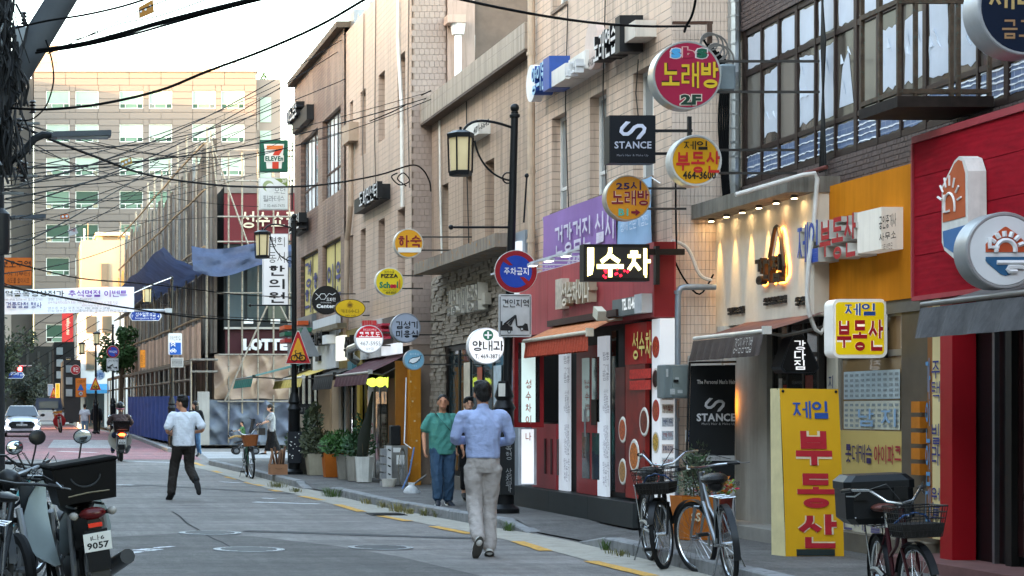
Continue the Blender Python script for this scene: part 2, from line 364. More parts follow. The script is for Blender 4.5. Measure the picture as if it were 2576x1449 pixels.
def wall_yz(mb,X,y0,y1,z0,z1,ops,depth=.2):
 """street-side wall sheet at X with openings (ya, yb, za, zb) and their reveals"""
 ys=sorted({y0,y1,*[q for o in ops for q in o[:2]]});zs=sorted({z0,z1,*[q for o in ops for q in o[2:]]})
 for i in range(len(ys)-1):
  for j in range(len(zs)-1):
   cy,cz=(ys[i]+ys[i+1])/2,(zs[j]+zs[j+1])/2
   if any(o[0]<cy<o[1]and o[2]<cz<o[3]for o in ops):continue
   mb.quad((X,ys[i],zs[j]),(X,ys[i],zs[j+1]),(X,ys[i+1],zs[j+1]),(X,ys[i+1],zs[j]))
 for a,b,c,d in ops:
  for p,q in(((a,c),(b,c)),((b,c),(b,d)),((b,d),(a,d)),((a,d),(a,c))):
   mb.quad((X,p[0],p[1]),(X,q[0],q[1]),(X+depth,q[0],q[1]),(X+depth,p[0],p[1]))
 return mb
def strike(*a):pass
METAL=lambda h='9a9ea2',r=.35:mat(h,r,.9,.1,8)
BLACK=mat('141516',.45,0,.15,6)
STEEL=mat('8d9195',.4,.8,.15,9)
WHITE=mat('e6e6e4',.5,0,.05,4)
# ================================================================ ground, road, pavement
def asphalt(key,base,patch,scale=1.0,red=None):
 M,nt,bs=newmat(key);v=coords(nt)
 big=noise(nt,v,.3,6,.7);fine=noise(nt,v,70,4,.85);mid=noise(nt,coords(nt,(2.2,.16,1)),1.4,5,.7);st=noise(nt,v,1.1,7,.75);gr=noise(nt,coords(nt,(1,.45,1)),9,4,.85)
 col=mixc(nt,ramp(nt,big,.4,.6),lin(base),lin(patch))
 f3=nt.nodes.new('ShaderNodeMath');f3.operation='MULTIPLY';f3.inputs[1].default_value=.5;nt.links.new(ramp(nt,mid,.46,.66),f3.inputs[0]);col=mixc(nt,f3.outputs[0],col,tuple(min(1,x*1.25)for x in lin(base)))
 f4=nt.nodes.new('ShaderNodeMath');f4.operation='MULTIPLY';f4.inputs[1].default_value=.45;nt.links.new(ramp(nt,st,.56,.68),f4.inputs[0]);col=mixc(nt,f4.outputs[0],col,tuple(x*.4 for x in lin(base)))
 bd=noise(nt,coords(nt,(.22,1.1,1)),1.0,6,.75);col=mixc(nt,ramp(nt,bd,.36,.64),mixc(nt,.3,col,(0,0,0)),mixc(nt,1.0,col,(1.25,1.25,1.25),'MULTIPLY'))
 col=mixc(nt,ramp(nt,gr,.3,.75),mixc(nt,.22,col,(0,0,0)),mixc(nt,1.0,col,(1.3,1.3,1.3),'MULTIPLY'))
 f=ramp(nt,fine,.35,.68);col=mixc(nt,f,mixc(nt,.5,col,(.0,.0,.0)),mixc(nt,1.0,col,(1.7,1.7,1.7),'MULTIPLY'))
 nt.links.new(col,bs.inputs['Base Color']);bs.inputs['Roughness'].default_value=.75;bs.inputs['Specular IOR Level'].default_value=.22
 bump(nt,bs,fine,.6,.008);return M
ROAD=asphalt('asphalt','787471','696663');REDROAD=asphalt('red_asphalt','8a5f62','7c6264');PATCH=asphalt('asphalt_patch','4f4f50','474748')
PALEROAD=asphalt('pale_asphalt','a09d9b','949190')
def strip(mb,rows,off):  # rows: [(Y, xa, xb)]
 for(Ya,a0,a1),(Yb,b0,b1)in zip(rows,rows[1:]):
  mb.quad((a0,Ya,gz(Ya)+off),(a1,Ya,gz(Ya)+off),(b1,Yb,gz(Yb)+off),(b0,Yb,gz(Yb)+off))
 return mb
g=MB();strip(g,[(-300,-600,600),(45,-600,600),(280,-600,600),(1500,-900,900)],-.03)
tag(g.build('ground',mat('77736c',.9,0,.2,1)),'grey city ground reaching to the horizon',kind='structure')
g=MB();strip(g,[(-60,-2.6,7.2),(16,-2.6,7.2),(30,-2.6,7.0),(45,-2.6,7.0),(56,-2.6,30),(70,-2.6,30),(75,-2.6,6.5),(135,-2.6,4.5),(200,-2.6,4.5)],0)
road=tag(g.build('road',ROAD),'grey asphalt street',kind='structure')
g=MB();strip(g,[(57.5,-2.6,5.15),(64,-2.6,5.4),(72,-2.6,5.1),(132,-2.6,3.9)],.004);g.build('red_paving',REDROAD,road)
g=MB()
p=[G(120,1127),G(300,1128),G(285,1108),G(135,1107)];g.quad(*[(q.x,q.y,q.z+.007)for q in p])
g.build('pale_patch',PALEROAD,road)
g=MB();q=[G(*a)for a in((250,1500),(1420,1500),(1010,1402),(845,1374),(640,1350),(480,1340),(280,1352))];g.add([(p.x,p.y,.004)for p in q],[tuple(range(7))]);g.build('asphalt_patch',asphalt('dark_asphalt','585553','4c4a48'),road)
def gline(name,a,b,w,m,off=.008,n=1,jag=0.0,par=None):
 a,b=G(*a),G(*b);d=(b-a);d.z=0;d.normalize();s=Vector((-d.y,d.x,0))*w/2;mb=MB();n=max(n,1)
 for i in range(n):
  q0,q1=a.lerp(b,i/n),a.lerp(b,(i+1)/n);j=lambda:random.uniform(1-jag,1+jag)
  z0,z1=gz(q0.y)+off,gz(q1.y)+off
  mb.quad((*(q0-s*j()).xy,z0),(*(q1-s*j()).xy,z1),(*(q1+s*j()).xy,z1),(*(q0+s*j()).xy,z0))
 return mb.build(name,m,par or road)
YEL=mat('c99a45',.75,0,.2,14,.2,wear='74726c');WHT=mat('d4d6d8',.75,0,.12,12,.2,wear='8f9294')
for a,b in[((487,1164),(510,1172)),((537,1185),(554,1190)),((569,1200),(599,1207)),((621,1214),(658,1223)),((681,1233),(703,1237)),((759,1249),(811,1259)),((848,1270),(911,1288)),
             ((959,1299),(1028,1312)),((1089,1325),(1183,1344)),((1300,1363),(1375,1387)),((1485,1413),(1638,1450)),((1760,1478),(1900,1512))]:
 gline('yellow_dash',a,b,.15,YEL,n=4,jag=.12)
for a,b,w in[((639,1264),(799,1269),.2),((285,1220),(335,1221),.2),((317,1161),(437,1164),.28),((147,1136),(240,1139),.3),((660,1254),(690,1256),.1),((555,1213),(612,1216),.12)]:
 gline('white_line',a,b,w,WHT,n=5,jag=.25)
for i in range(5):gline('worn_white_mark',(300+i*22,1392-i*3+(i%2)*5),(330+i*26,1388-i*3+(i%2)*4),.06+.03*(i%3),WHT,n=4,jag=.5)
for i in range(8):
 Y=57.6+i*1.08;g=MB();strip(g,[(Y,5.35+.06*i,9.6),(Y+.4,5.4+.06*i,9.6)],.008);g.build('crossing_stripe',WHT,road)
gline('tar_strip',(367,1221),(740,1243),.22,PATCH,.006,6,.2);gline('tar_strip',(616,1336),(1240,1357),.3,PATCH,.006,8,.25);gline('tar_strip',(50,1236),(367,1222),.2,PATCH,.006,6,.3)
cr=[(433,1288),(452,1299),(470,1317),(500,1334),(515,1345),(540,1358),(560,1366),(582,1379)]
for a,b in zip(cr,cr[1:]):gline('crack',a,b,.024,mat('2c2d2f',.9),.007)
# gutter strip of pale concrete beside the kerb
def kerb_pts(px,z=.13):return[G(x,y,z)for x,y in px]
KN=kerb_pts([(1490,1345),(1620,1374),(1800,1415),(1950,1449)]);d=KN[-1]-KN[0];KN+=[KN[-1]+d*.8,KN[-1]+d*3.2]
KM=kerb_pts([(819,1223),(983,1259),(1086,1276),(1173,1291),(1285,1308)])
KF=kerb_pts([(525,1158),(600,1174),(751,1211)])
KX=[G(262,1068,.13),G(333,1095,.13),G(422,1128,.13)]
allk=KX[:];line=KF+KM+KN
CONC=mat('a29d92',.85,0,.15,4,.3,wear='86837c');g=MB()
for a,b in zip(line,line[1:]):
 wa,wb=.5+.02*(20-min(a.y,40))/20,.5
 g.quad((a.x-.62,a.y,gz(a.y)+.005),(a.x+.05,a.y,gz(a.y)+.005),(b.x+.05,b.y,gz(b.y)+.005),(b.x-.62,b.y,gz(b.y)+.005))
g.build('gutter_strip',CONC,road)
# pavement sheet
PAVE=asphalt('pavement_asphalt','646260','5a5856')
def kx(Y):
 pts=sorted([(p.y,p.x)for p in line])
 if Y<=pts[0][0]:return pts[0][1]
 for(a,xa),(b,xb)in zip(pts,pts[1:]):
  if a<=Y<=b:return xa+(xb-xa)*(Y-a)/max(b-a,1e-6)
 return pts[-1][1]
def kz(Y):
 for a,b in((KN[0].y,KM[-1].y),(KM[0].y,KF[-1].y)):
  if a<Y<b:return.02+.10*max(0,max(a+.35-Y,Y-(b-.35))/.35)
 return.12
sts=sorted({-3,5,12,18,*[round(19+i*.3,2)for i in range(40)],*[round(31+i*.5,2)for i in range(48)],54.9})
g=MB()
for a,b in zip(sts,sts[1:]):
 for u0,u1 in((.14,.7),(.7,1.3),(1.3,4.2)):
  q=[]
  for Y,u in((a,u0),(a,u1),(b,u1),(b,u0)):
   t=min(1,max(0,(u-.14)/1.1));q.append((kx(Y)+u,Y,gz(Y)+kz(Y)+(.125-kz(Y))*t))
  g.quad(*q)
pave=tag(g.build('pavement',PAVE),'asphalt pavement along the shop fronts',kind='structure')
g=MB();pts=[Vector((6.9,56.5,0))];strip(g,[(70.5,6.3,14),(73,5.9,14),(90,5.1,12),(130,4.3,12)],.12)
pave2=tag(g.build('pavement',PAVE),'pavement under the scaffolding beyond the crossing',kind='structure')
KERBM=mat('8a8b8c',.8,0,.2,3,.3,0,.35,wear='6c6c6e');KTOP=KERBM
def kerb_run(pts,par,ramps=(False,False),step=1.0):
 seg=[];L=0
 for a,b in zip(pts,pts[1:]):seg.append((L,a,b));L+=(b-a).length
 def at(d):
  for l0,a,b in reversed(seg):
   if d>=l0:return a.lerp(b,min(1,(d-l0)/max((b-a).length,1e-6)))
  return pts[0]
 n=max(1,round(L/step))
 for i in range(n):
  a,b=at(L*i/n+.006),at(L*(i+1)/n-.006);d=(b-a);d.z=0;d.normalize();s=Vector((-d.y,d.x,0))*(-1 if Vector((-d.y,d.x,0)).x<0 else 1)
  ha=a.z+random.uniform(-.004,.006);hb=b.z+random.uniform(-.004,.006);w=.17;mb=MB();jo=s*random.uniform(-.006,.006)
  if i==0 and ramps[0]:ha=gz(a.y)+.02
  if i==n-1 and ramps[1]:hb=gz(b.y)+.02
  lo=gz(a.y)-.05;c=.015
  def sec(p,h):return[p+jo+Vector((0,0,lo-p.z)),p+jo+Vector((0,0,h-c-p.z)),p+jo+s*c+Vector((0,0,h-p.z)),p+jo+s*w+Vector((0,0,h-p.z)),p+jo+s*w+Vector((0,0,lo-p.z))]
  mb.loft([sec(a,ha),sec(b,hb)]);mb.build('kerb_stone',KERBM,par)
def ext(p,q,l):
 d=(q-p);d.normalize();return q+d*l
kerb_run([ext(KN[1],KN[0],.55)]+KN,pave,(True,False));kerb_run([ext(KM[1],KM[0],.45)]+KM+[ext(KM[-2],KM[-1],.6)],pave,(True,True));kerb_run(KF+[ext(KF[-2],KF[-1],.6)],pave,(False,True));kerb_run(KX,pave2)
# manhole covers and drain grate
def manhole(x,y,r,label,ribs=True):
 c=G(x,y);t=thing('manhole_cover',label,'manhole cover',(c.x,c.y,0),'manhole covers in the road');m=mat('8f9193',.5,.4,.15,10,.3)
 mb=MB();mb.lathe([(r*1.05,.004),(r*1.05,.013),(r*.97,.013),(r*.97,.006)],(c.x,c.y,0),40);mb.build('rim',mat('9a9c9e',.6,.2,.2,9),t)
 mb=MB();mb.lathe([(r*.95,.003),(r*.95,.012)],(c.x,c.y,0),40);pl=mb.build('lid',m,t)
 mb=MB()
 for i in range(-4,5):
  w=math.sqrt(max(0,.85-(i/5)**2))*r*.9
  if ribs:mb.box(c.x-w,c.x+w,c.y+i*r*.2-.01,c.y+i*r*.2+.01,.0121,.0165)
 mb.build('ribs',mat('6c6e70',.5,.5,.1),pl)
manhole(528,1342,.36,'pale rimmed manhole cover at the end of the crack');manhole(626,1384,.36,'manhole cover nearest the parked motorcycle');manhole(957,1379,.33,'round manhole cover in front of the walking man')
c=G(975,1296,0);t=thing('drain_grate','dark iron drain grate in the gutter','drain grate',(c.x,c.y,0))
mb=MB();mb.box(c.x-.25,c.x+.25,c.y-.18,c.y+.35,.006,.014);mb.build('frame',mat('3a3c3e',.6,.5),t)
for i in range(7):MB().box(c.x-.22,c.x+.22,c.y-.15+i*.07,c.y-.12+i*.07,.0145,.022).build('bar',mat('2a2b2d',.5,.6),t)
def tuft(x,y,w,h,label,green,n=60):
 c=G(x,y,.0);t=MB()
 for i in range(n):
  a=random.uniform(0,2*PI);rr=random.uniform(0,w);b=Vector((c.x+rr*.45*math.cos(a),c.y+rr*math.sin(a),gz(c.y)));l=h*random.uniform(.4,1.1)
  d=Vector((math.cos(a)*.5,math.sin(a)*.5,1)).normalized()*l;sd=Vector((-math.sin(a),math.cos(a),0))*.004;m=b+d*.55+Vector((0,0,.02))
  t.add([b-sd,b+sd,m+sd,m-sd,b+d+Vector((math.cos(a),math.sin(a),-.6))*l*.25],[(0,1,2,3),(3,2,4)])
 tag(t.build('weed_tuft',mat(('4d6433','6b6a40','8c8455')[green],.7,0,.3,30)),label,'weed','weeds growing along the kerb')
for a in[(700,1226,.5,.16,'olive weeds under the far kerb beside the lamp post',1,110),(745,1238,.3,.12,'short olive weeds at the kerb ramp',1),(838,1250,.42,.22,'bright green weed clump at the start of the kerb',0,150),(925,1268,.3,.13,'dry weeds before the kerb joint',2),
          (962,1277,.28,.15,'pale dry grass tuft on the kerb, second along',2),(1000,1288,.3,.2,'tallest pale dry grass tuft on the kerb',2,90),(1032,1293,.2,.12,'low dry tuft past the drain grate',2),(1068,1298,.16,.15,'round dry tuft near the teal shirt man',1),
          (1102,1302,.16,.15,'small grass tuft below the teal shirt man',1),(1136,1306,.14,.13,'small grass tuft nearest the walking man',1),(1278,1336,.14,.17,'green weeds behind the walking man at the kerb ramp',0),(1522,1385,.08,.16,'upright leafy weed on the kerb left of the bicycles',0,40),(1560,1398,.3,.08,'low weeds behind the parked bicycles',1)]:tuft(*a)
# the unseen left side of the street: heights, gap and dull walls shaped to shade the roadway
def block(name,label,x0,x1,y0,y1,h,c,wn=True):
 t=thing(name,label,'building',(x1,(y0+y1)/2,0));MB().box(x0,x1,y0,y1,-.5,h).build('wall',mat(c,.8,0,.1,1,0,0,.3),t);n=0
 if wn:
  mb=MB();z=3.9
  while z+2<h:
   y=y0+1
   while y+1.6<y1:mb.box(x1,x1+.06,y,y+1.4,z,z+1.5);y+=2.6
   z+=3.3
  mb.build('windows',glassmat('30383c'),t)['kind']='stuff'
 MB().box(x0-.1,x1+.15,y0,y1,h,h+.3).build('roof',mat('8a8680',.9),t)
block('shop_building','unseen shop building across the street behind the viewpoint',-14,-4.6,-34,-2,12,'7d756c');block('shop_building','unseen grey shop building across the street beside the leaning pole',-14,-4.4,-1.5,28,13.2,'75726e')
block('shop_building','unseen shop building across the street facing the tiled facade',-14,-4.5,28.5,63,13,'857c70');block('unseen_block','unseen block at the far crossing, cut short to leave a sun gap',-18,-5.5,66,108.5,15,'75726e');block('shade_block','tall unseen tower added down the opposite side to shade the office',-40,-6.5,118,226,36.5,'8a857d',False)  # tower added to shade the far office; gap lets sun onto the house
block('shade_block','broad unseen slab added behind the viewpoint to block low sky glow',-70,40,-95,-62,33,'857d73',False)  # slab added out of view to block low sky glow
# ================================================================ right-hand row of buildings
def objrand(key,c1,c2,r=.5,nb=.0,streak=.25):
 if key in _M:return _M[key]
 M,nt,bs=newmat(key);oi=nt.nodes.new('ShaderNodeObjectInfo');v=coords(nt)
 nz=noise(nt,v,40,3);ad=nt.nodes.new('ShaderNodeMath');ad.operation='MULTIPLY_ADD';ad.inputs[1].default_value=.5;nt.links.new(nz,ad.inputs[0])
 hf=nt.nodes.new('ShaderNodeMath');hf.operation='MULTIPLY';hf.inputs[1].default_value=.6;nt.links.new(oi.outputs['Random'],hf.inputs[0]);nt.links.new(hf.outputs[0],ad.inputs[2])
 nt.links.new(mixc(nt,ad.outputs[0],lin(c1),lin(c2)),bs.inputs['Base Color']);bs.inputs['Roughness'].default_value=r
 if nb:bump(nt,bs,noise(nt,v,45,5,.7),nb,.012)
 _M[key]=M;return M
def win(par,X,ya,yb,za,zb,fm,gm,ny=1,zbars=(),dep=.12,fw=.05,name='window',pane='pane',pm=None):
 mb=MB();x0,x1=X+dep,X+dep+.06
 mb.box(x0,x1,ya,ya+fw,za,zb).box(x0,x1,yb-fw,yb,za,zb).box(x0,x1,ya+fw,yb-fw,za,za+fw).box(x0,x1,ya+fw,yb-fw,zb-fw,zb)
 w=(yb-ya)/ny;zs=[za]+list(zbars)+[zb]
 for z in zbars:mb.box(x0+.004,x1-.004,ya+fw,yb-fw,z-fw/2,z+fw/2)
 for i in range(1,ny):mb.box(x0+.002,x1-.002,ya+i*w-fw/2,ya+i*w+fw/2,za+fw,zb-fw)
 f=mb.build(name,fm,par)
 for i in range(ny):
  for a,b in zip(zs,zs[1:]):MB().box(x0+.02,x0+.032,ya+i*w+fw/2+.001,ya+(i+1)*w-fw/2-.001,a+fw/2+.001,b-fw/2-.001).build(pane,(pm or(lambda i:gm))(i),f)
 return f
def rest(mb,name,m,par):
 if mb.v:mb.build(name,m,par)['kind']='stuff'
def tiles_xz(par,Y,x0,x1,z0,z1,w,h,m,pick,off=0.5,name='tile',t=.012,gap=.005):
 base=MB().box(-(w-gap)/2,(w-gap)/2,-t,0,-(h-gap)/2,(h-gap)/2).mesh(name,m);st=MB();nz=int((z1-z0)/h);n=0
 for j in range(nz):
  z=z0+(j+.5)*h;x=x0+(0 if(j%2==0)else w*off);first=True
  while x<x1-.01:
   b=min(x+w,x1);a=x;x=b
   if b-a<w*.4:continue
   if n<300 and pick(z)and abs(b-a-w)<1e-6:
    o=link(name,base,par);o.location=((a+b)/2,Y+random.uniform(-.0015,.0015),z);n+=1
   else:st.box(a+gap/2,b-gap/2,Y-t+random.uniform(-.0015,.001),Y,z-h/2+gap/2,z+h/2-gap/2)
 rest(st,name+'s',m,par)
def tiles_yz(par,X,y0,y1,z0,z1,w,h,m,pick,jit=0.0,t=.012,gap=.006,name='brick',depj=.003,avoid=()):
 base=MB().box(-t,0,-(w-gap)/2,(w-gap)/2,-(h-gap)/2,(h-gap)/2).mesh(name,m);st=MB();nz=max(1,round((z1-z0)/h));n=0
 for j in range(nz):
  z=z0+(j+.5)*h;y=y0-(w*.5 if j%2 else 0)
  while y<y1-.01:
   ww=w*random.uniform(1-jit,1+jit);a,b=max(y,y0),min(y+ww,y1);y+=ww
   if b-a<.02 or any(A<(a+b)/2<B and C<z<D for A,B,C,D in avoid):continue
   dj=random.uniform(0,depj)
   if n<300 and pick((a+b)/2,z):
    o=link(name,base,par);o.location=(X-dj,(a+b)/2,z);o.scale=(1,(b-a-gap)/(w-gap),1);n+=1
   else:st.box(X-t-dj,X,a+gap/2,b-gap/2,z-h/2+gap/2,z+h/2-gap/2)
 rest(st,name+'s',m,par)
GLD=glassmat('14191c');GLG=glassmat('5a6468',.12);ALU=mat('b9bdbe',.4,.5,.1,8);DKF=mat('2b2624',.5,.2,.15,8)
# ---- brick building (far)
XA=7.1;yA0,yA1=fy(XA,866),fy(XA,741)
BRK=tilemat('red_brown_brick','7d5f52','5c463d','2f2723',.21,.075,'yz',.5,.012,.45,.7,.5,1,'8f7868')
tA=thing('brick_building','brown brick three-storey building with tall window bands and yellow lettered windows','building',(XA,48,0))
oA=[(fy(XA,800),fy(XA,757),6.45,8.35),(fy(XA,857),fy(XA,811),6.45,8.35),(fy(XA,800),fy(XA,757),3.85,5.4),(fy(XA,857),fy(XA,811),3.85,5.4)]
wall_yz(MB(),XA,yA0,yA1,2.9,10.0,oA).build('wall',BRK,tA)
MB().box(XA+.21,16,yA0+.01,yA1-.01,0,9.9).build('body',mat('55483f',.8),tA)
MB().box(XA-.18,16,yA0-.02,yA1+.1,9.98,10.12).build('roof_edge',mat('5d5348',.9,0,.2,5,0,0,.4),tA)
MB().quad((XA,yA1,0),(XA,yA1,10),(16,yA1,10),(16,yA1,0)).build('far_wall',mat('6b5a50',.8),tA)
PAPER=mat('d8dcdc',.6,0,.08,3)
for a,b,c,d in oA[:2]:win(tA,XA,a,b,c,d,mat('4a3a33',.6),None,5,(c+.62,),.1,.05,pm=lambda i:(PAPER,glassmat('7e8a90',.15),PAPER)[i%3])
YW=mat('c7b877',.55,0,.1,2)
for k,(a,b,c,d)in enumerate(oA[2:]):
 f=win(tA,XA,a,b,c,d,mat('3d322d',.6),YW,2,(),.08,.05);w=(b-a)/2
 for j,s in enumerate((('원','의'),('한','경'))[1-k]if False else('원','의')if k else('한','경\n희')):
  y0=a+j*w
  text_map(s,lambda u,v,q,y0=y0:(XA+.075,y0+w*(.85-.7*u),c+(.25 if len(s)==1 else.1)+(.8 if len(s)==1 else 1.3)*v),mat('4a4a74',.6),f,.03)
# ---- beige tiled tall building
XT=7.14;yT0,yT1=36.6,fy(XT,866)
TILE=tilemat('beige_tile_street','c9af9c','c1a793','796a5e',2.6,.1135,'yz',.5,.006,.5,.8,.45)
TILEP=objrand('beige_tile_dimmed','958378','a08e82')  # end-face tiles toned down in colour to offset the strong sky light
tT=thing('tiled_building','tall beige tiled building with narrow windows and a dented downpipe','building',(XT,40,0))
oT=[(fy(XT,b),fy(XT,a),z0,z1)for a,b in((1000,1019),(952,968),(907,920),(880,888))for z0,z1 in((4.04,5.31),(6.87,8.23))]
wall_yz(MB(),XT,yT0,yT1,2.7,9.86,oT,.3).build('wall',TILE,tT)
MB().box(XT+.32,17,yT0+.02,yT1-.02,0,9.8).build('body',mat('6a5c52',.8),tT)
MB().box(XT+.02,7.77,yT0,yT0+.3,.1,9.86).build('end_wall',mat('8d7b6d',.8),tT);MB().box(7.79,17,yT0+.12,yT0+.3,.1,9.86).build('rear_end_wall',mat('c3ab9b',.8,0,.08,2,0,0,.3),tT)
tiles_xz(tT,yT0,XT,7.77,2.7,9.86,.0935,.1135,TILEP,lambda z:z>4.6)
for a,b,c,d in oT:win(tT,XT,a,b,c,d,mat('2e2b29',.5),GLD,1,(c+.4,),.22,.035)
for z0,z1 in((2.9,6.6),):
 mb=MB();x=XT-.09;mb.tube([(x,fy(XT,893),7.3),(x,fy(XT,893),5.9),(x,fy(XT,884),5.2),(x,fy(XT,880),3.0)],.06,8).box(x-.12,x+.1,fy(XT,902),fy(XT,884),7.25,7.65);mb.build('downpipe',mat('a8937f',.6),tT)
mb=MB();mb.tube([(XT-.05,fy(XT,1010),9.8),(XT-.05,fy(XT,1008),8.5),(XT-.05,fy(XT,1017),7.2),(XT-.05,fy(XT,1019),5.3)],.035,7);mb.build('white_conduit',mat('d9d6cd',.5),tT)
for xx in(918,948,1032):MB().tube([(XT-.02,fy(XT,xx),9.8),(XT-.03,fy(XT,xx-2),7),(XT-.02,fy(XT,xx+1),5.6)],.012,5).build('wall_wire',mat('6b6259',.7),tT)
mb=MB();mb.cyl((XT+.1,41.5,9.95),(XT+.9,41.5,10.05),.1).cyl((XT+.1,43,9.95),(XT+.7,43,9.97),.13).box(XT+.1,XT+.7,43.6,44.2,9.86,10.3);mb.build('roof_duct',METAL('a5a5a5'),tT)
# ---- pink setback wall behind the low tiled building
YS=36.7;tS=thing('pink_building','pink plaster building set back behind the low tiled parapet','building',(10,YS,0))
MB().box(wx(1121,YS),20,YS,YS+.3,0,12).build('wall',mat('a08c83',.8,0,.08,1.5,.1,0,.35),tS)
MB().box(wx(1122,YS),wx(1190,YS),YS-.15,YS-.002,6.5,12).build('pilaster',mat('ad988c',.8,0,.1,2,.1,0,.5),tS)
mb=MB();cbox(mb,1127,36,1172,56,YS-.5,.35);mb.build('gutter_box',mat('bda596',.8,0,.1,4,0,0,.4),tS)
mb=MB();c=W(1152,57,YS-.35);e=W(1152,200,YS-.35);mb.lathe([(.14,0),(.11,-.22),(.065,-.23),(.065,e.z-c.z)],c,10);mb.build('white_downpipe',mat('f0f0ee',.4),tS)
MB().tube([W(1180,0,YS-.1),W(1183,40,YS-.1),W(1191,90,YS-.1),W(1190,190,YS-.1)],.03,6).build('white_conduit',mat('e4e2dc',.5),tS)
for y in(25,112):MB().box(wx(1192,YS),13,YS-.004,YS-.001,wz(y,YS),wz(y,YS)+.02).build('joint',mat('9a8276',.9),tS)
# ---- low beige tiled building with concrete canopy and split-stone ground floor
XC=7.5;yC0,yC1=29.0,fy(XC,1086)
TILE2=tilemat('beige_tile_low','bfa38c','b59983','6b5c50',.06,.1,'yz',0,.005,.75,.8,.45)
tC=thing('low_tiled_building','low dirty beige tiled building with a concrete canopy and split-stone ground floor','building',(XC,33,0))
oC=[(fy(XC,b),fy(XC,a),4.3,5.52)for a,b in((1112,1128),(1165,1187),(1220,1243))]
wall_yz(MB(),XC,yC0,yC1,3.9,7.0,oC,.22).build('wall',TILE2,tC)
MB().box(XC+.25,16,yC0+.02,yC1-.02,0,6.9).build('body',mat('4f463f',.85),tC)
mb=MB();mb.box(XC-.2,XC+.3,yC0-.02,yC1+.06,6.72,6.76);mb.build('parapet_soffit',mat('5c5046',.9),tC)
MB().box(XC-.2,XC+.3,yC0-.02,yC1+.06,6.765,7.15).build('parapet',tilemat('parapet_tile','b5a695','a89a8b','63584d',.05,.5,'yz',0,.006,.9,.7),tC)
for a,b,c,d in oC:win(tC,XC,a,b,c,d,mat('3b322d',.6),GLG,1,(),.15,.05)
mb=MB();mb.box(6.95,XC,yC0+.3,35.4,3.9,4.1);mb.build('canopy',mat('8f8274',.85,0,.15,3,.2,0,.6,wear='a8763a'),tC)
for xx in(1110,1178):MB().tube([(XC-.03,fy(XC,xx),6.7),(XC-.04,fy(XC,xx+3),5.4),(XC-.03,fy(XC,xx+6),4.2)],.018 if xx==1110 else.01,6).build('wall_wire',mat('d6d2c8' if xx==1110 else '3a3632',.6),tC)
MB().box(XC-.01,XC+.02,fy(XC,1300),36.3,2.62,3.9).build('stone_backing',mat('4a453f',.95),tC)
STONE=objrand('split_stone','7f7466','9e9384',.9,1.0)
tiles_yz(tC,XC-.012,30.1,36.3,2.62,3.9,.22,.064,STONE,lambda y,z:True,.45,.035,.007,'stone',.045)
tiles_yz(tC,XC-.012,35.2,36.35,.15,2.62,.2,.07,STONE,lambda y,z:True,.45,.035,.007,'stone',.04)
FRD=mat('23282a',.4,.3,.1,8)
f=win(tC,XC,29.4,35.2,.35,2.62,FRD,glassmat('2c3a3e',.05),7,(),.02,.09,'shop_window');MB().box(XC-.06,XC+.1,29.3,35.25,.12,.35).build('plinth',mat('6d675f',.85,0,.15,4,.2),tC)
for yy,zz,w,h,cc in((31.3,.9,.5,1.3,'b9c9d2'),(32.6,1.0,.35,1.2,'a8523f'),(33.5,.8,.45,1.5,'d9ccb8'),(30.4,1.1,.4,1.0,'4d86a8')):MB().box(XC+.014,XC+.019,yy,yy+w,zz,zz+h).build('window_poster',mat(cc,.4,0,.3,3),f)
for(x0,x1)in((1263,1300),):pass
mb=MB();mb.box(XC-.25,XC+.1,28.75,29.35,.1,4.1);mb.build('grey_pier',mat('878f97',.5,.1,.08,2),tC)
MB().box(XC-.32,XC-.25,28.9,29.1,2.7,3.95).build('white_trim',mat('d9dcdf',.4,0,.05,3,0,.25),tC)
MB().box(XC-.3,XC-.02,fy(XC,1076),fy(XC,1076)+.25,2.95,3.4).build('meter_box',mat('8d8c88',.5,.2,.15,4,0,0,.4),tC)
# ---- tiled building with the karaoke and clinic signs
XB=7.4;yB0,yB1=22.7,29.0
TILE3=tilemat('beige_tile_clinic','d9bfaa','cfb5a0','75665a',.84,.105,'yz',.5,.006,.8,.9,.45,0,'9c7a58')
tB=thing('clinic_building','stained beige tiled building carrying the clinic and karaoke signs over a red shop','building',(XB,26,0))
oB=[(fy(XB,b),fy(XB,a),4.24,5.57)for a,b in((1388,1426),(1484,1526),(1593,1644))]+[(fy(XB,b),fy(XB,a),7.05,8.4)for a,b in((1390,1428),(1487,1529),(1597,1648))]
wall_yz(MB(),XB,yB0,yB1,2.4,9.0,oB,.2).build('wall',TILE3,tB)
MB().box(XB+.22,16,yB0+.05,yB1-.02,0,9.0).build('body',mat('5f544c',.85),tB)
MB().box(XB+.01,8.25,yB0,yB0+.3,.1,9.0).build('end_wall',mat('6f6155',.85),tB)
TILEB=objrand('beige_tile_end','d2bcaa','e0ccbb')
tiles_xz(tB,yB0,XB,8.2,.15,7.0,.0425,.105,TILEB,lambda z:2.15<z<4.05 or 4.6<z<5.0,.0,'tile',.01,.004)
for i,(a,b,c,d)in enumerate(oB):win(tB,XB,a,b,c,d,mat('e3e2dd',.45),glassmat('7d8587',.15),1 if i%2 else 2,(c+.33,),.12,.045);
for a,b,c,d in oB:MB().box(XB-.03,XB+.1,a,b,c-.04,c+.004).build('window_sill',mat('8b7a6a',.8,0,.15,4,0,0,.5),tB)
mb=MB();x=XB-.09;y=fy(XB,1352);mb.tube([(x,y,8.9),(x,y,3.4)],.055,9);[mb.lathe([(.066,0),(.066,.05)],(x,y,z),9)for z in(6.6,4.9,3.9)];mb.build('downpipe',mat('b7a48f',.55),tB)
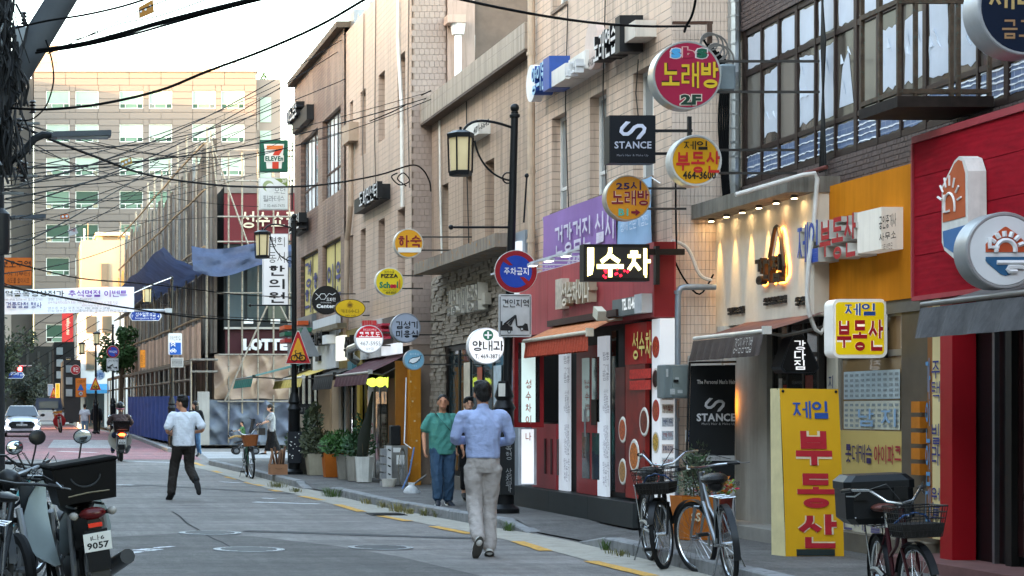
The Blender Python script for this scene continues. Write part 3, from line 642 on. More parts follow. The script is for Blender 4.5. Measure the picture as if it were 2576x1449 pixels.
for xx,z0,z1 in((1432,7,4.2),(1527,6.8,4.3),(1610,5.7,4.9)):MB().tube([(XB-.02,fy(XB,xx),z0),(XB-.03,fy(XB,xx-4),(z0+z1)/2),(XB-.02,fy(XB,xx+2),z1)],.008,5).build('wall_wire',mat('35302c',.7),tB)
# red shop front of that building
tR=thing('red_restaurant_front','red panelled restaurant front with dark plinth, red doors and lit menu strips','shop front',(7.05,25,.15))
XR=7.13;yR0,yR1=fy(XR,1645),28.6
RED=mat('b04a4e',.5,0,.14,1.2,0,0,.25);n=8
for i in range(n):
 a,b=yR0+(yR1-yR0)*i/n,yR0+(yR1-yR0)*(i+1)/n;MB().box(XR,XR+.25,a+.004,b-.004,2.54,3.39).build('fascia_panel',RED,tR)
MB().box(XR+.004,XR+.23,yR0-.006,yR0,2.54,3.39).build('fascia_end',mat('7d1f24',.5,.1,.1,2),tR)
for i in range(7):MB().box(XR-.45,XR+.2,23.7+i*.7,23.715+i*.7,3.42,3.435).build('lamp_arm',mat('c9ccce',.5),tR)
mb=MB();mb.box(XR-.46,XR-.44,23.5,28.4,3.415,3.44).box(XR+.16,XR+.18,23.5,28.4,3.415,3.44);mb.build('lamp_rail',mat('c9ccce',.5),tR)
for i in range(5):f=MB().box(XR-.5,XR-.4,24.4+i*.8,24.58+i*.8,3.38,3.415).build('floodlight',mat('d0d2d2',.4),tR);MB().box(XR-.49,XR-.41,24.41+i*.8,24.57+i*.8,3.374,3.38).build('lens',mat('f4f4ee',.4,0,.02,3,0,2.0),f)
for i in range(3):MB().box(7.03,XB+.1,22.95+i*1.85+.004,22.95+(i+1)*1.85-.004,.12,.41).build('plinth_slab',mat('2c3031',.5,0,.15,3,.1),tR)
MB().box(7.3,7.5,22.95,28.6,.41,2.54).build('back',mat('17191b',.6),tR)
DRED=mat('8e1d22',.4,0,.12,3)
def fpart(name,x0,x1,z0,z1,X,out,m,par=tR):mb=MB();fbox(mb,X,x0,x1,z0,z1,out);return mb.build(name,m,par)
LIT=mat('c9d1da',.5,0,.03,2,0,.18)
fpart('serving_hatch',1352,1413,.42,1.3,7.2,.08,mat('8f2d33',.35,0,.2,2),tR)
for k in range(3):fpart('hatch_slot',1370+k*16,1374+k*16,.62,1.1,7.12,.01,mat('3a0b0e',.5))
fpart('hatch_dark_panel',1356,1413,1.32,2.3,7.2,.02,mat('0a0a0b',.8,0,.1,5,0,0,0,None,.03))  # unlit interior put into the colour of a solid near-black panel
L1=fpart('lit_strip',1415,1437,.42,2.32,7.2,.05,LIT);L2=fpart('lit_strip',1513,1535,.42,2.4,7.2,.05,LIT)
for lp,xa,xb in((L1,1419,1434),(L2,1517,1533)):
 for z,s in((2.2,'짬뽕'),(2.05,'고기\n짬뽕'),(1.75,'삼선\n짬뽕\n백짬뽕'),(1.3,'짜장면\n간짜장\n쟁반짜장\n볶음밥'),(.85,'탕수육\n깐풍기\n유린기')):
  h=.1*(s.count('\n')+1)
  text_map(s,lambda u,v,d,z=z,h=h:(7.143,fy(7.147,xa+(xb-xa)*u),z-h+h*v),mat('6a6f86',.6),lp,.0)
dr=fpart('door',1460,1511,.42,2.3,7.2,.05,DRED)
for a,b in((1465,1484),(1490,1508)):
 fpart('pane',a,b,.62,1.2,7.15,.006,glassmat('3b3d3e',.05),dr);fpart('pane',a,b,1.34,2.15,7.15,.006,glassmat('2b2d2f',.05),dr)
MB().tube([(7.08,fy(7.15,1486),1.15),(7.08,fy(7.15,1486),1.5)],.015).build('handle',STEEL,dr);fpart('blackboard_menu',1489,1501,1.3,1.62,7.13,.012,mat('2d2620',.7),dr)
fpart('glass_bay',1545,1556,.5,2.45,7.2,.03,glassmat('27302f'));
def bowl(par,X,y,z,r,food,X2=.01):
 MB().lathe([(r,0),(r*.92,-.008),(.001,-.008)],(X,y,z),20,'x').build('bowl_print',mat('e9e4da',.4),par);MB().lathe([(r*.78,-.009),(.001,-.011)],(X,y,z),16,'x').build('dish_print',mat(food,.4,0,.6,40),par)
po=fpart('poster',1556,1580,.5,2.0,7.2,.04,mat('571216',.4,0,.5,2));bowl(po,7.155,fy(7.16,1568),1.25,.16,'b5552a');bowl(po,7.155,fy(7.16,1568),.75,.16,'a97b45')
po=fpart('poster',1584,1634,.45,2.02,7.2,.05,mat('7e1d17',.4,0,.6,1.6));bowl(po,7.145,fy(7.15,1597),.95,.2,'c06a24');bowl(po,7.145,fy(7.15,1622),1.35,.17,'6e2a1a');bowl(po,7.145,fy(7.15,1612),.66,.14,'a5331c')
bn=fpart('hung_sign',1585,1640,2.02,2.5,7.2,.06,mat('a01c1a',.45,0,.2,3));ftext('성수차',7.13,1592,1640,836,905,mat('e9d37c',.5),bn,.03)
for k in range(2):fpart('valance_print',1586,1638,1.72+k*.13,1.83+k*.13,7.14,.012,mat('c8332b',.5,0,.3,25),tR)
wp=MB().box(7.17,7.335,22.4,22.69,.4,2.52).build('food_pillar',mat('dfe2e5',.4,0,.03,3,0,.12),tR)
for k,fd in enumerate(('b8432a','2a2522','a8401f','c99a3a','55504a')):
 c=(7.168,22.545,2.2-k*.36);MB().lathe([(.125,0),(.12,-.004),(.001,-.004)],c,20,'x').build('bowl_print',mat('d9d2c6' if k%2 else 'b5302a',.4),wp);MB().lathe([(.1,-.005),(.001,-.007)],c,18,'x').build('dish_print',mat(fd,.4,0,.8,45),wp)
for k in range(9):
 z=1.75-k*.15;q=MB().box(7.19,7.32,22.395,22.399,z,z+.1).build('sticker',mat(random.choice(('cfd3d4','c9b7b0','b5bcc4','d8d2c8')),.6,0,.35,60),wp)
 text_map(('카드','010-2131','카드할인','카 드')[k%4],lambda u,v,d,z=z:(7.2+.11*u,22.393,z+.03+.05*v),mat(('a03a3a','33406a')[k%2],.6),q,.02)
# awning of the restaurant
tW=thing('awning','orange red scalloped awning over the restaurant hatch','awning',(6.6,27,2.3))
OR=mat('b8503a',.7,0,.2,30);c0,c1=fy(6.75,1490),26.6
MB().grid(lambda u,v:(7.13-.42*v,c0+(c1-c0)*u,2.62-.2*v-.01*math.sin(u*90)),60,3).build('canopy',mat('c47a4c',.7,0,.2,20),tW)
MB().grid(lambda u,v:(6.7-.03*math.sin(u*150)*v,c0+(c1-c0)*u,2.4-.2*v-.02*abs(math.sin(u*75))*(v>.9)),150,3).build('valance',OR,tW)
mb=MB();mb.cyl((6.69,c0,2.41),(6.69,c1,2.41),.025).box(6.67,6.75,c0-.06,c0,2.36,2.46);mb.build('front_bar',mat('d8cdb8',.5),tW)
mb=MB();mb.box(7.0,7.13,c0-.1,c1,2.6,2.68);mb.build('cassette',mat('3b2a26',.5),tW)
# ---- dark brick building with papered windows (over the three nearest shops)
XD=8.15;yD0,yD1=8.0,22.62
tD=thing('dark_brick_building','dark brick building with long brown framed windows covered in peeling white film','building',(XD,18,0))
DB=objrand('dark_brick','463d3c','5d4f4b',.5);fills=MB().box(XD+.02,XD+.3,yD0,yD1,3.4,4.02).box(XD+.02,XD+.3,yD0,yD1,5.78,9.5)
fills.build('wall',mat('28221f',.9),tD);MB().box(XD+.32,16,yD0+.02,yD1-.05,0,9.4).build('body',mat('3b3632',.9),tD)
tiles_yz(tD,XD+.02,15.6,yD1,3.72,4.02,.075,.05,DB,lambda y,z:y<20.3 and z>3.76,0,.014,.006,'brick')
tiles_yz(tD,XD+.02,19.5,yD1,5.78,7.2,.075,.05,DB,lambda y,z:z<6.3,0,.014,.006,'brick')
MB().box(XD-.05,XD+.05,12,17.95,3.83,3.98).build('drip_ledge',mat('2e302d',.8,0,.2,5),tD)
BRF=mat('3a2f2b',.45,.3,.15,10);FILM=mat('c4cdd9',.35,0,.07,3,.25);BLU=tilemat('blue_brick_film','5a7197','6a80a6','aab6c6',.12,.055,'yz',.5,.006,0,.2,.35)
PB=glassmat('6e6a63',.18);PA=glassmat('555049',.1);wf=MB()
ym=[22.55-.5*i for i in range(15)]
for i,y in enumerate(ym):wf.box(XD+.025,XD+.1,y-(.035 if i%3==0 else.018),y+(.035 if i%3==0 else.018),4.03,5.77)
for z,h in((4.03,.06),(4.37,.05),(5.26,.06),(5.72,.06)):wf.box(XD+.03,XD+.09,ym[-1],ym[0],z,z+h)
wfr=wf.build('window_frame',BRF,tD)
def jag(y0,y1,z0,z1,a,nn=5):
 p=[]
 for(ya,za),(yb,zb)in(((y0,z0),(y1,z0)),((y1,z0),(y1,z1)),((y1,z1),(y0,z1)),((y0,z1),(y0,z0))):
  for k in range(nn):p.append((ya+(yb-ya)*k/nn+random.uniform(-a,a),za+(zb-za)*k/nn+random.uniform(-a,a)*1.5))
 return p
for i in range(14):
 y1,y0=ym[i]-.036,ym[i+1]+.036
 for k,(z0,z1)in enumerate(((4.09,4.37),(4.42,5.26),(5.32,5.72))):
  pn=MB().box(XD+.05,XD+.058,y0-.015,y1+.015,z0,z1).build('pane',PB if(i+k)%2 else PA,wfr)
  if k==2:q=jag(y0+.03,y1-.03,z0+.02,z1-.03,.008);m=FILM
  elif k==1:
   if i in(0,2,6):continue
   q=jag(y0+.03,y1-.03,z0+.04+random.uniform(0,.07),z1-.05-random.uniform(0,.12),.018);m=FILM
   if i==5:q=[(y0+.05,z0+.1),(y1-.04,z0+.1),(y1-.12,z0+.5),(y1-.26,z1-.2)]
  else:q=jag(y0+.01,y1-.01,z0+.02,z1-.02,.008);m=BLU
  MB().prism([(XD+.047,a,b)for a,b in q],(-.003,0,0)).build('film',m,pn)
  if k==0:
   for s in range(5):
    zz=z0+.03+s*.055+random.uniform(-.01,.01);nn=8
    if random.random()<.25:continue
    up=[(XD+.042,y0+(y1-y0)*j/nn,zz+random.uniform(0,.014))for j in range(nn+1)];dn=[(XD+.038,p[1],p[2]-random.uniform(.006,.018))for p in up]
    MB().loft([up,dn],False,False).build('torn_film',mat('d5dade',.4),pn)
  elif k==1:
   for s in range(3):
    yy=random.uniform(y0+.06,y1-.1);zz=random.uniform(z0+.2,z1-.2);MB().prism([(XD+.043,yy,zz),(XD+.03,yy+.05,zz+random.uniform(-.05,.2)),(XD+.042,yy+.07,zz+.1)],(-.004,0,0)).build('torn_film',mat('c3ccd6',.4),pn)
mb=MB();mb.tube([(XD-.06,yD1+.02,7),(XD-.06,yD1+.02,.2)],.07,10);[mb.lathe([(.078,0),(.078,.02)],(XD-.06,yD1+.02,1+k*.16),10)for k in range(34)];mb.build('corrugated_duct',METAL('b8bdbf'),tD)
for k in range(4):MB().tube([(XD-.03-.01*k,20.15+.05*k,6.6),(XD-.05,20.18-.03*k,5.2),(XD-.04,20.1+.05*k,3.9)],.012,5).build('cable',mat('161616',.5),tD)
# iron cage on the dark brick building
tg=thing('iron_cage','rusty iron sign cage bolted to the dark brick wall above the red shop','cage',(7.8,17,4.05))
RU=mat('57493c',.7,.4,.3,12,.2,wear='4f5a50');xa,xb,ya,yb=7.36,8.12,16.72,17.45
for(x,y)in((xa,ya),(xa,yb),(xb,ya),(7.5,ya),(7.8,ya),(xa,17.08),(7.86,ya)):MB().box(x-.016,x+.016,y-.016,y+.016,4.12,6.2).build('post',RU,tg)
for z in(4.14,4.9,5.6):MB().box(xa-.02,xb,ya-.02,ya+.02,z,z+.04).box(xa-.02,xa+.02,ya+.02,yb,z,z+.04).build('rail',RU,tg)
MB().box(xa-.02,xb+.03,ya-.02,yb+.02,4.03,4.12).build('floor_tray',mat('2a221d',.8,.2,.3,8),tg)
# ---- grey plaster shop front
tK=thing('grey_shop_front','grey plaster shop front with a row of downlights under its concrete ledge','shop front',(7.9,21,.15))
XK=7.9;yK0,yK1=fy(XK,2048),fy(XK,1800)
MB().box(XK,XD+.4,yK0,yK1,2.43,3.66).build('fascia',mat('d8cfbf',.85,0,.08,3,.25,0,.1),tK)
MB().box(XK-.28,XD+.3,yK0-.02,yK1+.06,3.66,3.82).build('ledge',mat('7c786f',.9,0,.2,4,.3,0,.6),tK)
for i in range(6):
 y=yK0+.25+i*(yK1-yK0-.3)/5.2;f=MB().lathe([(.035,0),(.035,.03),(.05,.031)],(XK-.1,y,3.628),12).build('downlight',mat('55524d',.4,.5),tK)
 MB().lathe([(.03,-.004),(.001,-.006)],(XK-.1,y,3.628),12).build('bulb',mat('ffd9a0',.5,0,0,3,0,25),f)
 ld=bpy.data.lights.new('downlight_spot','SPOT');lo=bpy.data.objects.new('downlight_spot',ld);COL.objects.link(lo);lo.location=(XK-.1,y,3.61);lo.rotation_euler=(0,R(-9),0)
 ld.energy=4.5;ld.color=(1,.6,.18);ld.spot_size=R(30);ld.spot_blend=.9;ld.shadow_soft_size=.02;attach(lo,tK)
GP=mat('a8a59c',.85,0,.1,3,.2,0,.2)
MB().box(7.85,8.02,22.28,22.5,.15,2.43).build('pillar',mat('cfccc4',.8,0,.08,3,.1,0,.15),tK);MB().box(7.98,8.2,21.35,22.28,.15,2.43).build('wall',GP,tK)
f=win(tK,8.0,20.1,21.35,.3,2.43,mat('33312f',.4,.3),glassmat('3f3d39',.08),3,(2.05,),.04,.05,'door')
MB().tube([(7.98,20.85,.75),(7.95,20.85,.8),(7.95,20.85,1.45),(7.98,20.85,1.5)],.014).build('handle',BLACK,f)
for yy,zz,w,h,c in((21.12,1.6,.09,.22,'d7d2c8'),(21.0,1.55,.08,.2,'b8402f'),(20.9,1.2,.1,.25,'c9cdd0'),(20.3,1.7,.22,.14,'9a4b40')):MB().box(8.055,8.058,yy,yy+w,zz,zz+h).build('sticker',mat(c,.5,0,.25,40),f)
MB().box(7.6,8.3,19.8,22.5,.1,.26).build('step',mat('96938c',.85,0,.12,4,.2),tK)
# lit triangle on the pillar
lt=thing('wall_light','small black triangle lamp glowing orange on the plaster pillar','lamp',W(1837,1040,22.2))
mb=MB();poly_c(mb,[(1827,1042),(1829,1000),(1834,987),(1838,990),(1841,1040)],22.22,.02);mb.build('body',BLACK,lt)
mb=MB();poly_c(mb,[(1836,985),(1840,988),(1846,1038),(1842,1044),(1834,1045),(1841,1040)],22.235,.03);mb.build('glow',mat('ff9b30',.5,0,0,3,0,6),lt)
for k,(s,y0,y1)in enumerate((('강다짐',1062,1090),('한끼의\n든든함',1100,1130),('삼각김밥',1135,1150))):ctext(s,1830,y0,1848,y1,22.27,mat('2f2d2b',.6),lt,.03)
# brown awning
def awning(name,label,X0,X1,y0,y1,zt,zb,drop,top,val,bar='e0ddd5',txt=None):
 t=thing(name,label,'awning',(X1,(y0+y1)/2,zb));n=24
 MB().grid(lambda u,v:(X0+(X1-X0)*v,y0+(y1-y0)*u,zt+(zb-zt)*v-.015*math.sin(PI*v)*(1+.3*math.sin(u*25))),n,5).build('canopy',mat(top,.75,0,.15,6,.15),t)
 MB().grid(lambda u,v:(X1-.015-.02*math.sin(u*60)*v-.05*v,y0+(y1-y0)*u,zb-.03-drop*v),60,3).build('valance',mat(val,.8,0,.2,10,.15),t)
 MB().cyl((X1,y0,zb),(X1,y1,zb),.022).box(X1-.035,X1+.045,y0-.05,y0,zb-.035,zb+.045).build('front_bar',mat(bar,.4,.2),t)
 MB().tube([(X0,y0+.05,zt-.15),((X0+X1)/2-.1,y0+.05,zb-.05),(X1,y0+.05,zb-.01)],.018).build('arm',mat('55514c',.5,.4),t);return t
aw=awning('awning','brown fabric awning with white lettering on the grey shop',7.95,7.35,fy(7.35,1925),fy(7.35,1747),2.46,2.27,.22,'6b4a42','4a403c')
text_map('강다짐 삼각김밥',lambda u,v,d:(7.26+.03*v-.012,fy(7.35,1868+46*u),2.06+.16*v),mat('b5b0aa',.6),aw,.0)
# ---- orange estate agent's front
tO=thing('orange_shop_front','orange metal fascia over a silver framed shop window full of listings','shop front',(8.05,19,.15))
XO=8.05;yO0,yO1=17.9,fy(XO,2075)
MB().box(XO,XD+.2,yO0,yO1,2.5,3.72).build('fascia',mat('c87c1c',.8,0,.12,1.5,0,0,.16,None,.05),tO)
MB().box(XO+.02,XD+.1,yO0,yO1+.02,2.38,2.5).build('soffit',mat('6e6b66',.6,.3),tO)
f=win(tO,8.12,18.33,19.82,.45,2.42,mat('a09c92',.4,.5,.1),glassmat('8d7350',.07),1,(2.02,),0,.06,'shop_window')
MB().box(8.1,8.3,19.83,20.05,.2,2.45).build('side_panel',mat('d9d4c2',.6,0,.06),tO);ftext('지\n물',8.1,2086,2098,945,1010,mat('35406c',.6),tO,.03)
MB().box(8.09,8.3,17.3,18.32,.2,2.45).build('side_panel',mat('5d554a',.5,.2,.15,4),tO)
for r_ in range(2):
 for k in range(10):
  y1=19.66-k*.126;MB().box(8.11,8.114,y1-.12,y1,1.3+r_*.29,1.57+r_*.29).build('listing_sheet',mat('b4c2c6' if r_ else 'c6c7b8',.5,0,.08,6),f)
  for q in range(5):MB().box(8.106,8.1085,y1-.1,y1-.03,1.32+r_*.29+q*.05,1.345+r_*.29+q*.05).build('print',mat('8a9496',.6,0,.5,90),f)
ftext('남 지',8.1,2160,2255,1028,1072,mat('8fb0cf',.5),f,.03)  # reflected lettering painted onto the glass as flat pale blue letters
sh=MB().box(8.095,8.11,18.3,19.84,.7,1.285).build('window_sheet',mat('c6ae69',.5,0,.06,2),tO)
ftext('롯데캐슬',8.09,2128,2195,1116,1163,mat('3a2f5e',.5),sh,.03);ftext('아이파크',8.09,2200,2268,1118,1166,mat('a52b37',.5),sh,.03)
MB().box(8.1,8.118,18.3,19.84,.3,.69).build('lower_sheet',mat('d3cdb9',.6,0,.08,3),tO);ftext('전세 월세',8.095,2120,2250,1270,1330,mat('6a6484',.6),tO,.02)
MB().box(7.95,8.3,17.6,19.9,.1,.3).build('step',mat('6f675a',.85,0,.15,4),tO)
f=MB().box(8.0,8.06,17.34,17.5,.35,2.45).build('vertical_board',mat('d8c692',.55,0,.06,3),tO);ftext('주\n택\n \n빌\n라\n \n원\n룸',7.995,2345,2366,908,1330,mat('3b3f78',.6),f,.025)
f=MB().box(8.02,8.08,17.53,17.64,.35,2.45).build('vertical_board',mat('8a5a33',.55,0,.2,3),tO);ftext('가\n인\n임\n대',8.015,2330,2342,900,1330,mat('5d8fb8',.6),f,.025)
for k in range(5):MB().box(8.0,8.08,17.75,17.92,.9+k*.14,1.0+k*.14).build('orange_rack',mat('b8701f',.5,0,.2,5),tO)
# ---- red wood-grain shop front
M,nt,bs=newmat('red_wood_board');v=coords(nt,(1,2.2,9));nz=noise(nt,v,2.2,6,.6);wv=nd(nt,'ShaderNodeTexWave');wv.bands_direction='Z';wv.inputs['Scale'].default_value=1.6;wv.inputs['Distortion'].default_value=14;wv.inputs['Detail'].default_value=3;wv.inputs['Detail Scale'].default_value=.7
nt.links.new(coords(nt,(1,.5,4)),wv.inputs['Vector']);nt.links.new(mixc(nt,ramp(nt,nz,.35,.7),lin('a01a28'),lin('861723')),bs.inputs['Base Color']);bs.inputs['Roughness'].default_value=.85;bs.inputs['Specular IOR Level'].default_value=.06;bump(nt,bs,wv.outputs[1],.22,.004);RWOOD=M
tE=thing('red_shop_front','red wood-grain boarded shop front with dark glass doors','shop front',(7.75,16,.15))
XE=7.75;yE0,yE1=11.5,fy(XE,2300);zz=[2.47,2.82,3.16,3.5,3.8]
for z0,z1 in zip(zz,zz[1:]):MB().box(XE,XD+.2,yE0,yE1,z0+.003,z1-.003).build('board',RWOOD,tE)
mb=MB();mb.box(XE-.02,XE+.04,yE0,yE1+.01,3.8,3.86).box(XE-.02,XE+.04,yE0,yE1+.01,2.43,2.47).box(XE-.018,XE+.04,yE1+.002,yE1+.03,2.47,3.8);mb.build('trim',mat('a03a42',.5),tE)
aw=awning('awning','dark grey awning below the red boarded front',7.8,7.15,11.6,fy(7.15,2320),2.5,2.32,.24,'55524f','504f51','77736e')
MB().box(7.8,8.0,16.7,16.92,.15,2.45).build('post',mat('98141f',.4,0,.08,2),tE)
MB().box(8.02,8.12,12,17.28,.15,2.5).build('dark_frame',mat('121315',.4),tE)
MB().box(8.0,8.018,14.2,16.1,.3,2.4).build('door_glass',glassmat('2a1516',.05),tE);MB().box(7.96,8.0,16.3,16.34,.2,2.45).build('pull_bar',mat('8a8d90',.3,.9),tE)
for k in range(3):MB().box(7.95,8.015,16.0-k*.6,16.1-k*.6,.2,2.45).build('mullion',BLACK,tE)
MB().box(7.5,8.3,11,17.5,.1,.22).build('step',mat('6b4b48',.8,0,.2,4),tE)
# ================================================================ far small shop fronts under the brick and tiled buildings
def fb(name,X,x0,x1,yt,yb,out,m,par,xr=None,back=0.0):
 xr=xr or x1;mb=MB();fbox(mb,X,x0,x1,fz(X,xr,yb),fz(X,xr,yt),out,back);return mb.build(name,m,par)
t=thing('convenience_shop_front','grey convenience shop front with orange, green and red sign blocks','shop front',(7.1,50,.1))
fb('fascia',7.1,735,796,790,893,.12,mat('6f7274',.4,.3),t);fb('glass',7.15,735,796,900,1160,.0,glassmat('24282c'),t,None,.1)
for x,y,c in((763,811,'c8552a'),(772,828,'1f5c45'),(773,845,'b82f2c'),(727,822,'c8552a'),(727,838,'1f5c45'),(728,855,'a9302d')):fb('sign_block',6.95,x,x+13,y,y+10,.25,mat(c,.45),t,x)
for k in range(4):fb('mullion',7.1,742+k*15,745+k*15,900,1165,.05,mat('2a2b2d',.5),t)
t=thing('white_shop_front','white fascia shop front with black raised letters above a black awning','shop front',(7.1,46,.1))
fb('fascia',7.08,797,857,790,925,.1,mat('cdd0d2',.5,0,.06,2,0,0,.2),t);ftext('도파민',6.97,798,829,838,874,BLACK,t,.05,.0,.18);fb('lamp_box',6.9,833,844,842,864,.2,WHITE,t);fb('vent',6.97,798,808,894,908,.05,BLACK,t)
fb('curtain',7.1,800,832,962,1180,.0,mat('a98e6c',.6,0,.15,2),t,None,.1);fb('curtain',7.1,834,856,955,1185,.0,mat('b0977a',.6,0,.1,2),t,None,.1)
fb('glass',7.12,798,815,985,1170,-.02,glassmat('3a3226'),t,None,.1);fb('post',7.05,856,862,930,1190,.04,mat('8f8272',.6),t)
t=thing('ochre_shop_front','ochre shop front with a concrete ledge and a lit white box','shop front',(7.1,43,.1))
fb('wall',7.1,858,918,822,925,.06,mat('8c7a45',.7,0,.15,3,.1,0,.3),t);fb('ledge',7.0,806,872,812,824,.2,mat('7d735f',.85,0,.1,3,0,0,.3),t,872)
fb('lit_box',7.0,858,873,843,906,.12,mat('f0efe0',.5,0,.03,3,0,.3),t);ftext('수다',6.98,876,893,846,905,mat('2b2520',.6),t,.04,0,.1);fb('hanging_lock',6.98,886,897,908,930,.1,mat('3f6d76',.5),t)
fb('wall',7.1,862,882,930,1195,.02,mat('97a0a2',.5,.2,.1,3),t);fb('drainpipe',7.05,875,880,925,1195,.05,mat('6d5d4e',.6),t);fb('dark_door',7.1,884,905,940,1200,.0,glassmat('17191b'),t,None,.1);fb('yellow_post',7.08,905,912,935,1205,.06,mat('a98a32',.6),t)
fb('glass',7.1,912,930,940,1208,.0,glassmat('2d3330'),t,None,.1)
t=thing('walnut_cake_front','walnut cake shop front with red letters, glass door and orange side pillar','shop front',(7.1,39,.1))
fb('fascia',7.1,918,972,800,897,.1,mat('c9c8c4',.5,0,.06,2,0,0,.25),t);fb('fascia',7.08,972,1000,795,880,.08,mat('5d5751',.6),t);fb('lit_box',7.05,972,1013,862,889,.1,mat('d8dde2',.5,0,.05,2,0,.25),t)
ftext('코코호도',6.95,951,983,820,858,mat('b5394a',.45),t,.05,0,.16)
for k in range(5):fb('red_stripe',6.98,920+k*6,923+k*6,806,820,.08,mat('c43a3c',.5),t)
ftext('호두과자',6.97,932,940,1060,1120,mat('a8383c',.6),t,.03)
fb('side_panel',7.1,930,943,955,1210,.03,mat('c8c6c0',.5),t);d=fb('door',7.1,944,975,950,1215,.0,mat('4b4a46',.4,.4),t,None,.1)
for a,b in((946,957),(960,973)):fb('pane',7.09,a,b,985,1205,.005,glassmat('4b463a',.05),d)
fb('inner_wall',7.1,976,1004,950,1220,.0,mat('8a5a22',.6,0,.1,2),t,None,.2);fb('window',7.08,1004,1026,945,1120,.0,glassmat('3a3630'),t,None,.1);fb('counter',7.06,975,1026,1118,1220,.02,mat('6d675f',.6),t)
MB().box(wx(1029,36.4),wx(1056,36.4),36.3,36.55,.12,2.28).build('orange_pillar',mat('c8811f',.5,0,.1,2,0,0,.2,wear='c99044'),t);MB().box(wx(996,36.5),wx(1030,36.5),36.56,36.6,.12,2.4).build('orange_back',mat('8f5c1c',.55),t)
for k in range(5):MB().box(wx(1031+5*(k%4),36.3),wx(1035+5*(k%4),36.3),36.295,36.2995,2.0-k*.36,2.03-k*.36).build('sticker',mat('d9c9a0',.6),t)
mb=MB();pts=[(6.9,41.2,2.5),(6.75,41.1,2.62),(6.7,40.8,2.75),(6.8,40.4,2.8),(7.05,40.2,2.8)];mb.tube(pts,.085,10);[mb.ring(W(0,0,1)*0+Vector(q),.09,.012,'z',12,5)for q in()];mb.build('flexible_duct',METAL('c5c5c0',.3),t)
awning('awning','pale yellow awning over the convenience shop',7.1,6.45,45.9,51.0,2.5,2.27,.2,'c9b05a','c2ab5c');awning('awning','black scalloped awning beside the pale yellow one',7.1,6.62,42.4,45.2,2.45,2.26,.28,'34322f','2c2a29','34322f')
awning('awning','dark maroon awning over the walnut cake shop',7.14,6.42,36.9,40.8,2.55,2.2,.2,'4d2830','4a2c30','b5b2ab');awning('awning','dark green awning in front of the scaffolded building',7.3,5.7,49.3,53.5,2.75,2.33,.22,'1f5f55','1c5a50','3a4a45')
t=thing('balloon_lamp','glowing yellow green flower lamp hanging under the maroon awning','lamp',W(950,962,37.0));LG=mat('c3d84a',.4,0,.03,3,0,.8)
for x,y,r in((937,962,12),(957,961,13.5),(968,958,9),(930,961,9)):c=W(x,y,37.0+.03*(x-930)/10);MB().ball(c,r/F*37,None,r/F*36,14,9).build('petal',LG,t,True)
mb=MB();poly_c(mb,[(966,962),(977,948),(976,975)],37.1,.06);mb.build('fin',LG,t);MB().cyl(W(955,974,37.0),W(955,1000,37.0),.015).build('stem',STEEL,t)
# ================================================================ projecting signs
GR='signs projecting over the pavement'
def rsign(label,cx,cy,r,Y,face,texts,rim='c9c8c2',dep=.14,rw=4,wall=None,e=0.0,ry=None,extra=None,fr=.4,arms=True,rimr=.35):
 c=W(cx,cy,Y);s=F/Y;t=thing('round_sign',label,'sign',W(cx,cy+(ry or r),Y),GR)
 mb=MB();circle_c(mb,cx,cy,r,Y,dep,44,ry);mb.ring((c.x,Y+.006,c.z),(r-rw/2)/s,rw*.55/s,'y',44,6)if not ry else None;mb.build('casing',mat(rim,rimr,.3,.1,6),t,True)
 mb=MB();circle_c(mb,cx,cy,r-rw,Y-.006,.005,44,(ry-rw)if ry else None);fc=mb.build('face',mat(face,fr,0,.06,3,0,e),t)
 for q in texts:
  s_,x0,y0,x1,y1,col=q[:6];b=q[6]if len(q)>6 else.035
  if len(q)>7:ctext(s_,x0,y0,x1,y1,Y,mat(q[7],.5,0,0,3,0,e),fc,b+.045,.009,0,'lettering_outline',b)
  ctext(s_,x0,y0,x1,y1,Y,mat(col,.5,0,0,3,0,e*.6),fc,b,.012)
 if extra:extra(fc,Y,e)
 if wall:
  yy=Y+dep/2
  for k in((-.45,.45)if arms else(0,)):MB().box(c.x+r/s*.85,wall+.02,yy-.012,yy+.012,c.z+k*r/s-.012,c.z+k*r/s+.012).build('bracket',mat('4a4744',.6,.5),t)
 return t
def px(fc,pts,Y,h,e=0,off=.013,nm='emblem'):mb=MB();poly_c(mb,pts,Y-off,.004);return mb.build(nm,mat(h,.5,0,0,3,0,e),fc)
rsign('large crimson round karaoke sign with yellow letters and chrome rim',1729,189,86,20.2,'9c1f3f',[('s',1687,122,1712,147,'4f9fd0',.05,'d8c8c8'),('b',1717,119,1747,147,'9c1f3f',.05,'d9a8a0'),('s',1751,122,1779,147,'1f5a44',.05,'d8c8c8'),('노래방',1664,156,1806,222,'d2b02a',.05,'3a1418'),('2F',1711,238,1763,264,'1d3b2c',.06,'d8c9b8')],'b5b5b0',.18,5,8.1,rimr=.2)
rsign('yellow round estate agent sign with a phone number above the grey ledge',1751,404,65,20.8,'e2a51c',[('제일',1719,355,1779,377,'26211f'),('부동산',1700,381,1810,435,'c9302c',.06),('464-3600',1717,430,1800,451,'26211f')],'d9d8d3',.16,7,8.1)
rsign('orange round sign with an arrow reading a basement floor',1580,498,57,22.2,'cf8a26',[('25시',1549,456,1612,478,'33294f'),('노래방',1538,479,1631,517,'7f2333',.045,'d6b8a0'),('B1',1555,525,1580,543,'5ab4a0')],'b9b2a4',.14,3,XB,extra=lambda fc,Y,e:px(fc,[(1588,531),(1599,531),(1599,526),(1611,534),(1599,543),(1599,537),(1588,537)],Y,'7f2333'))
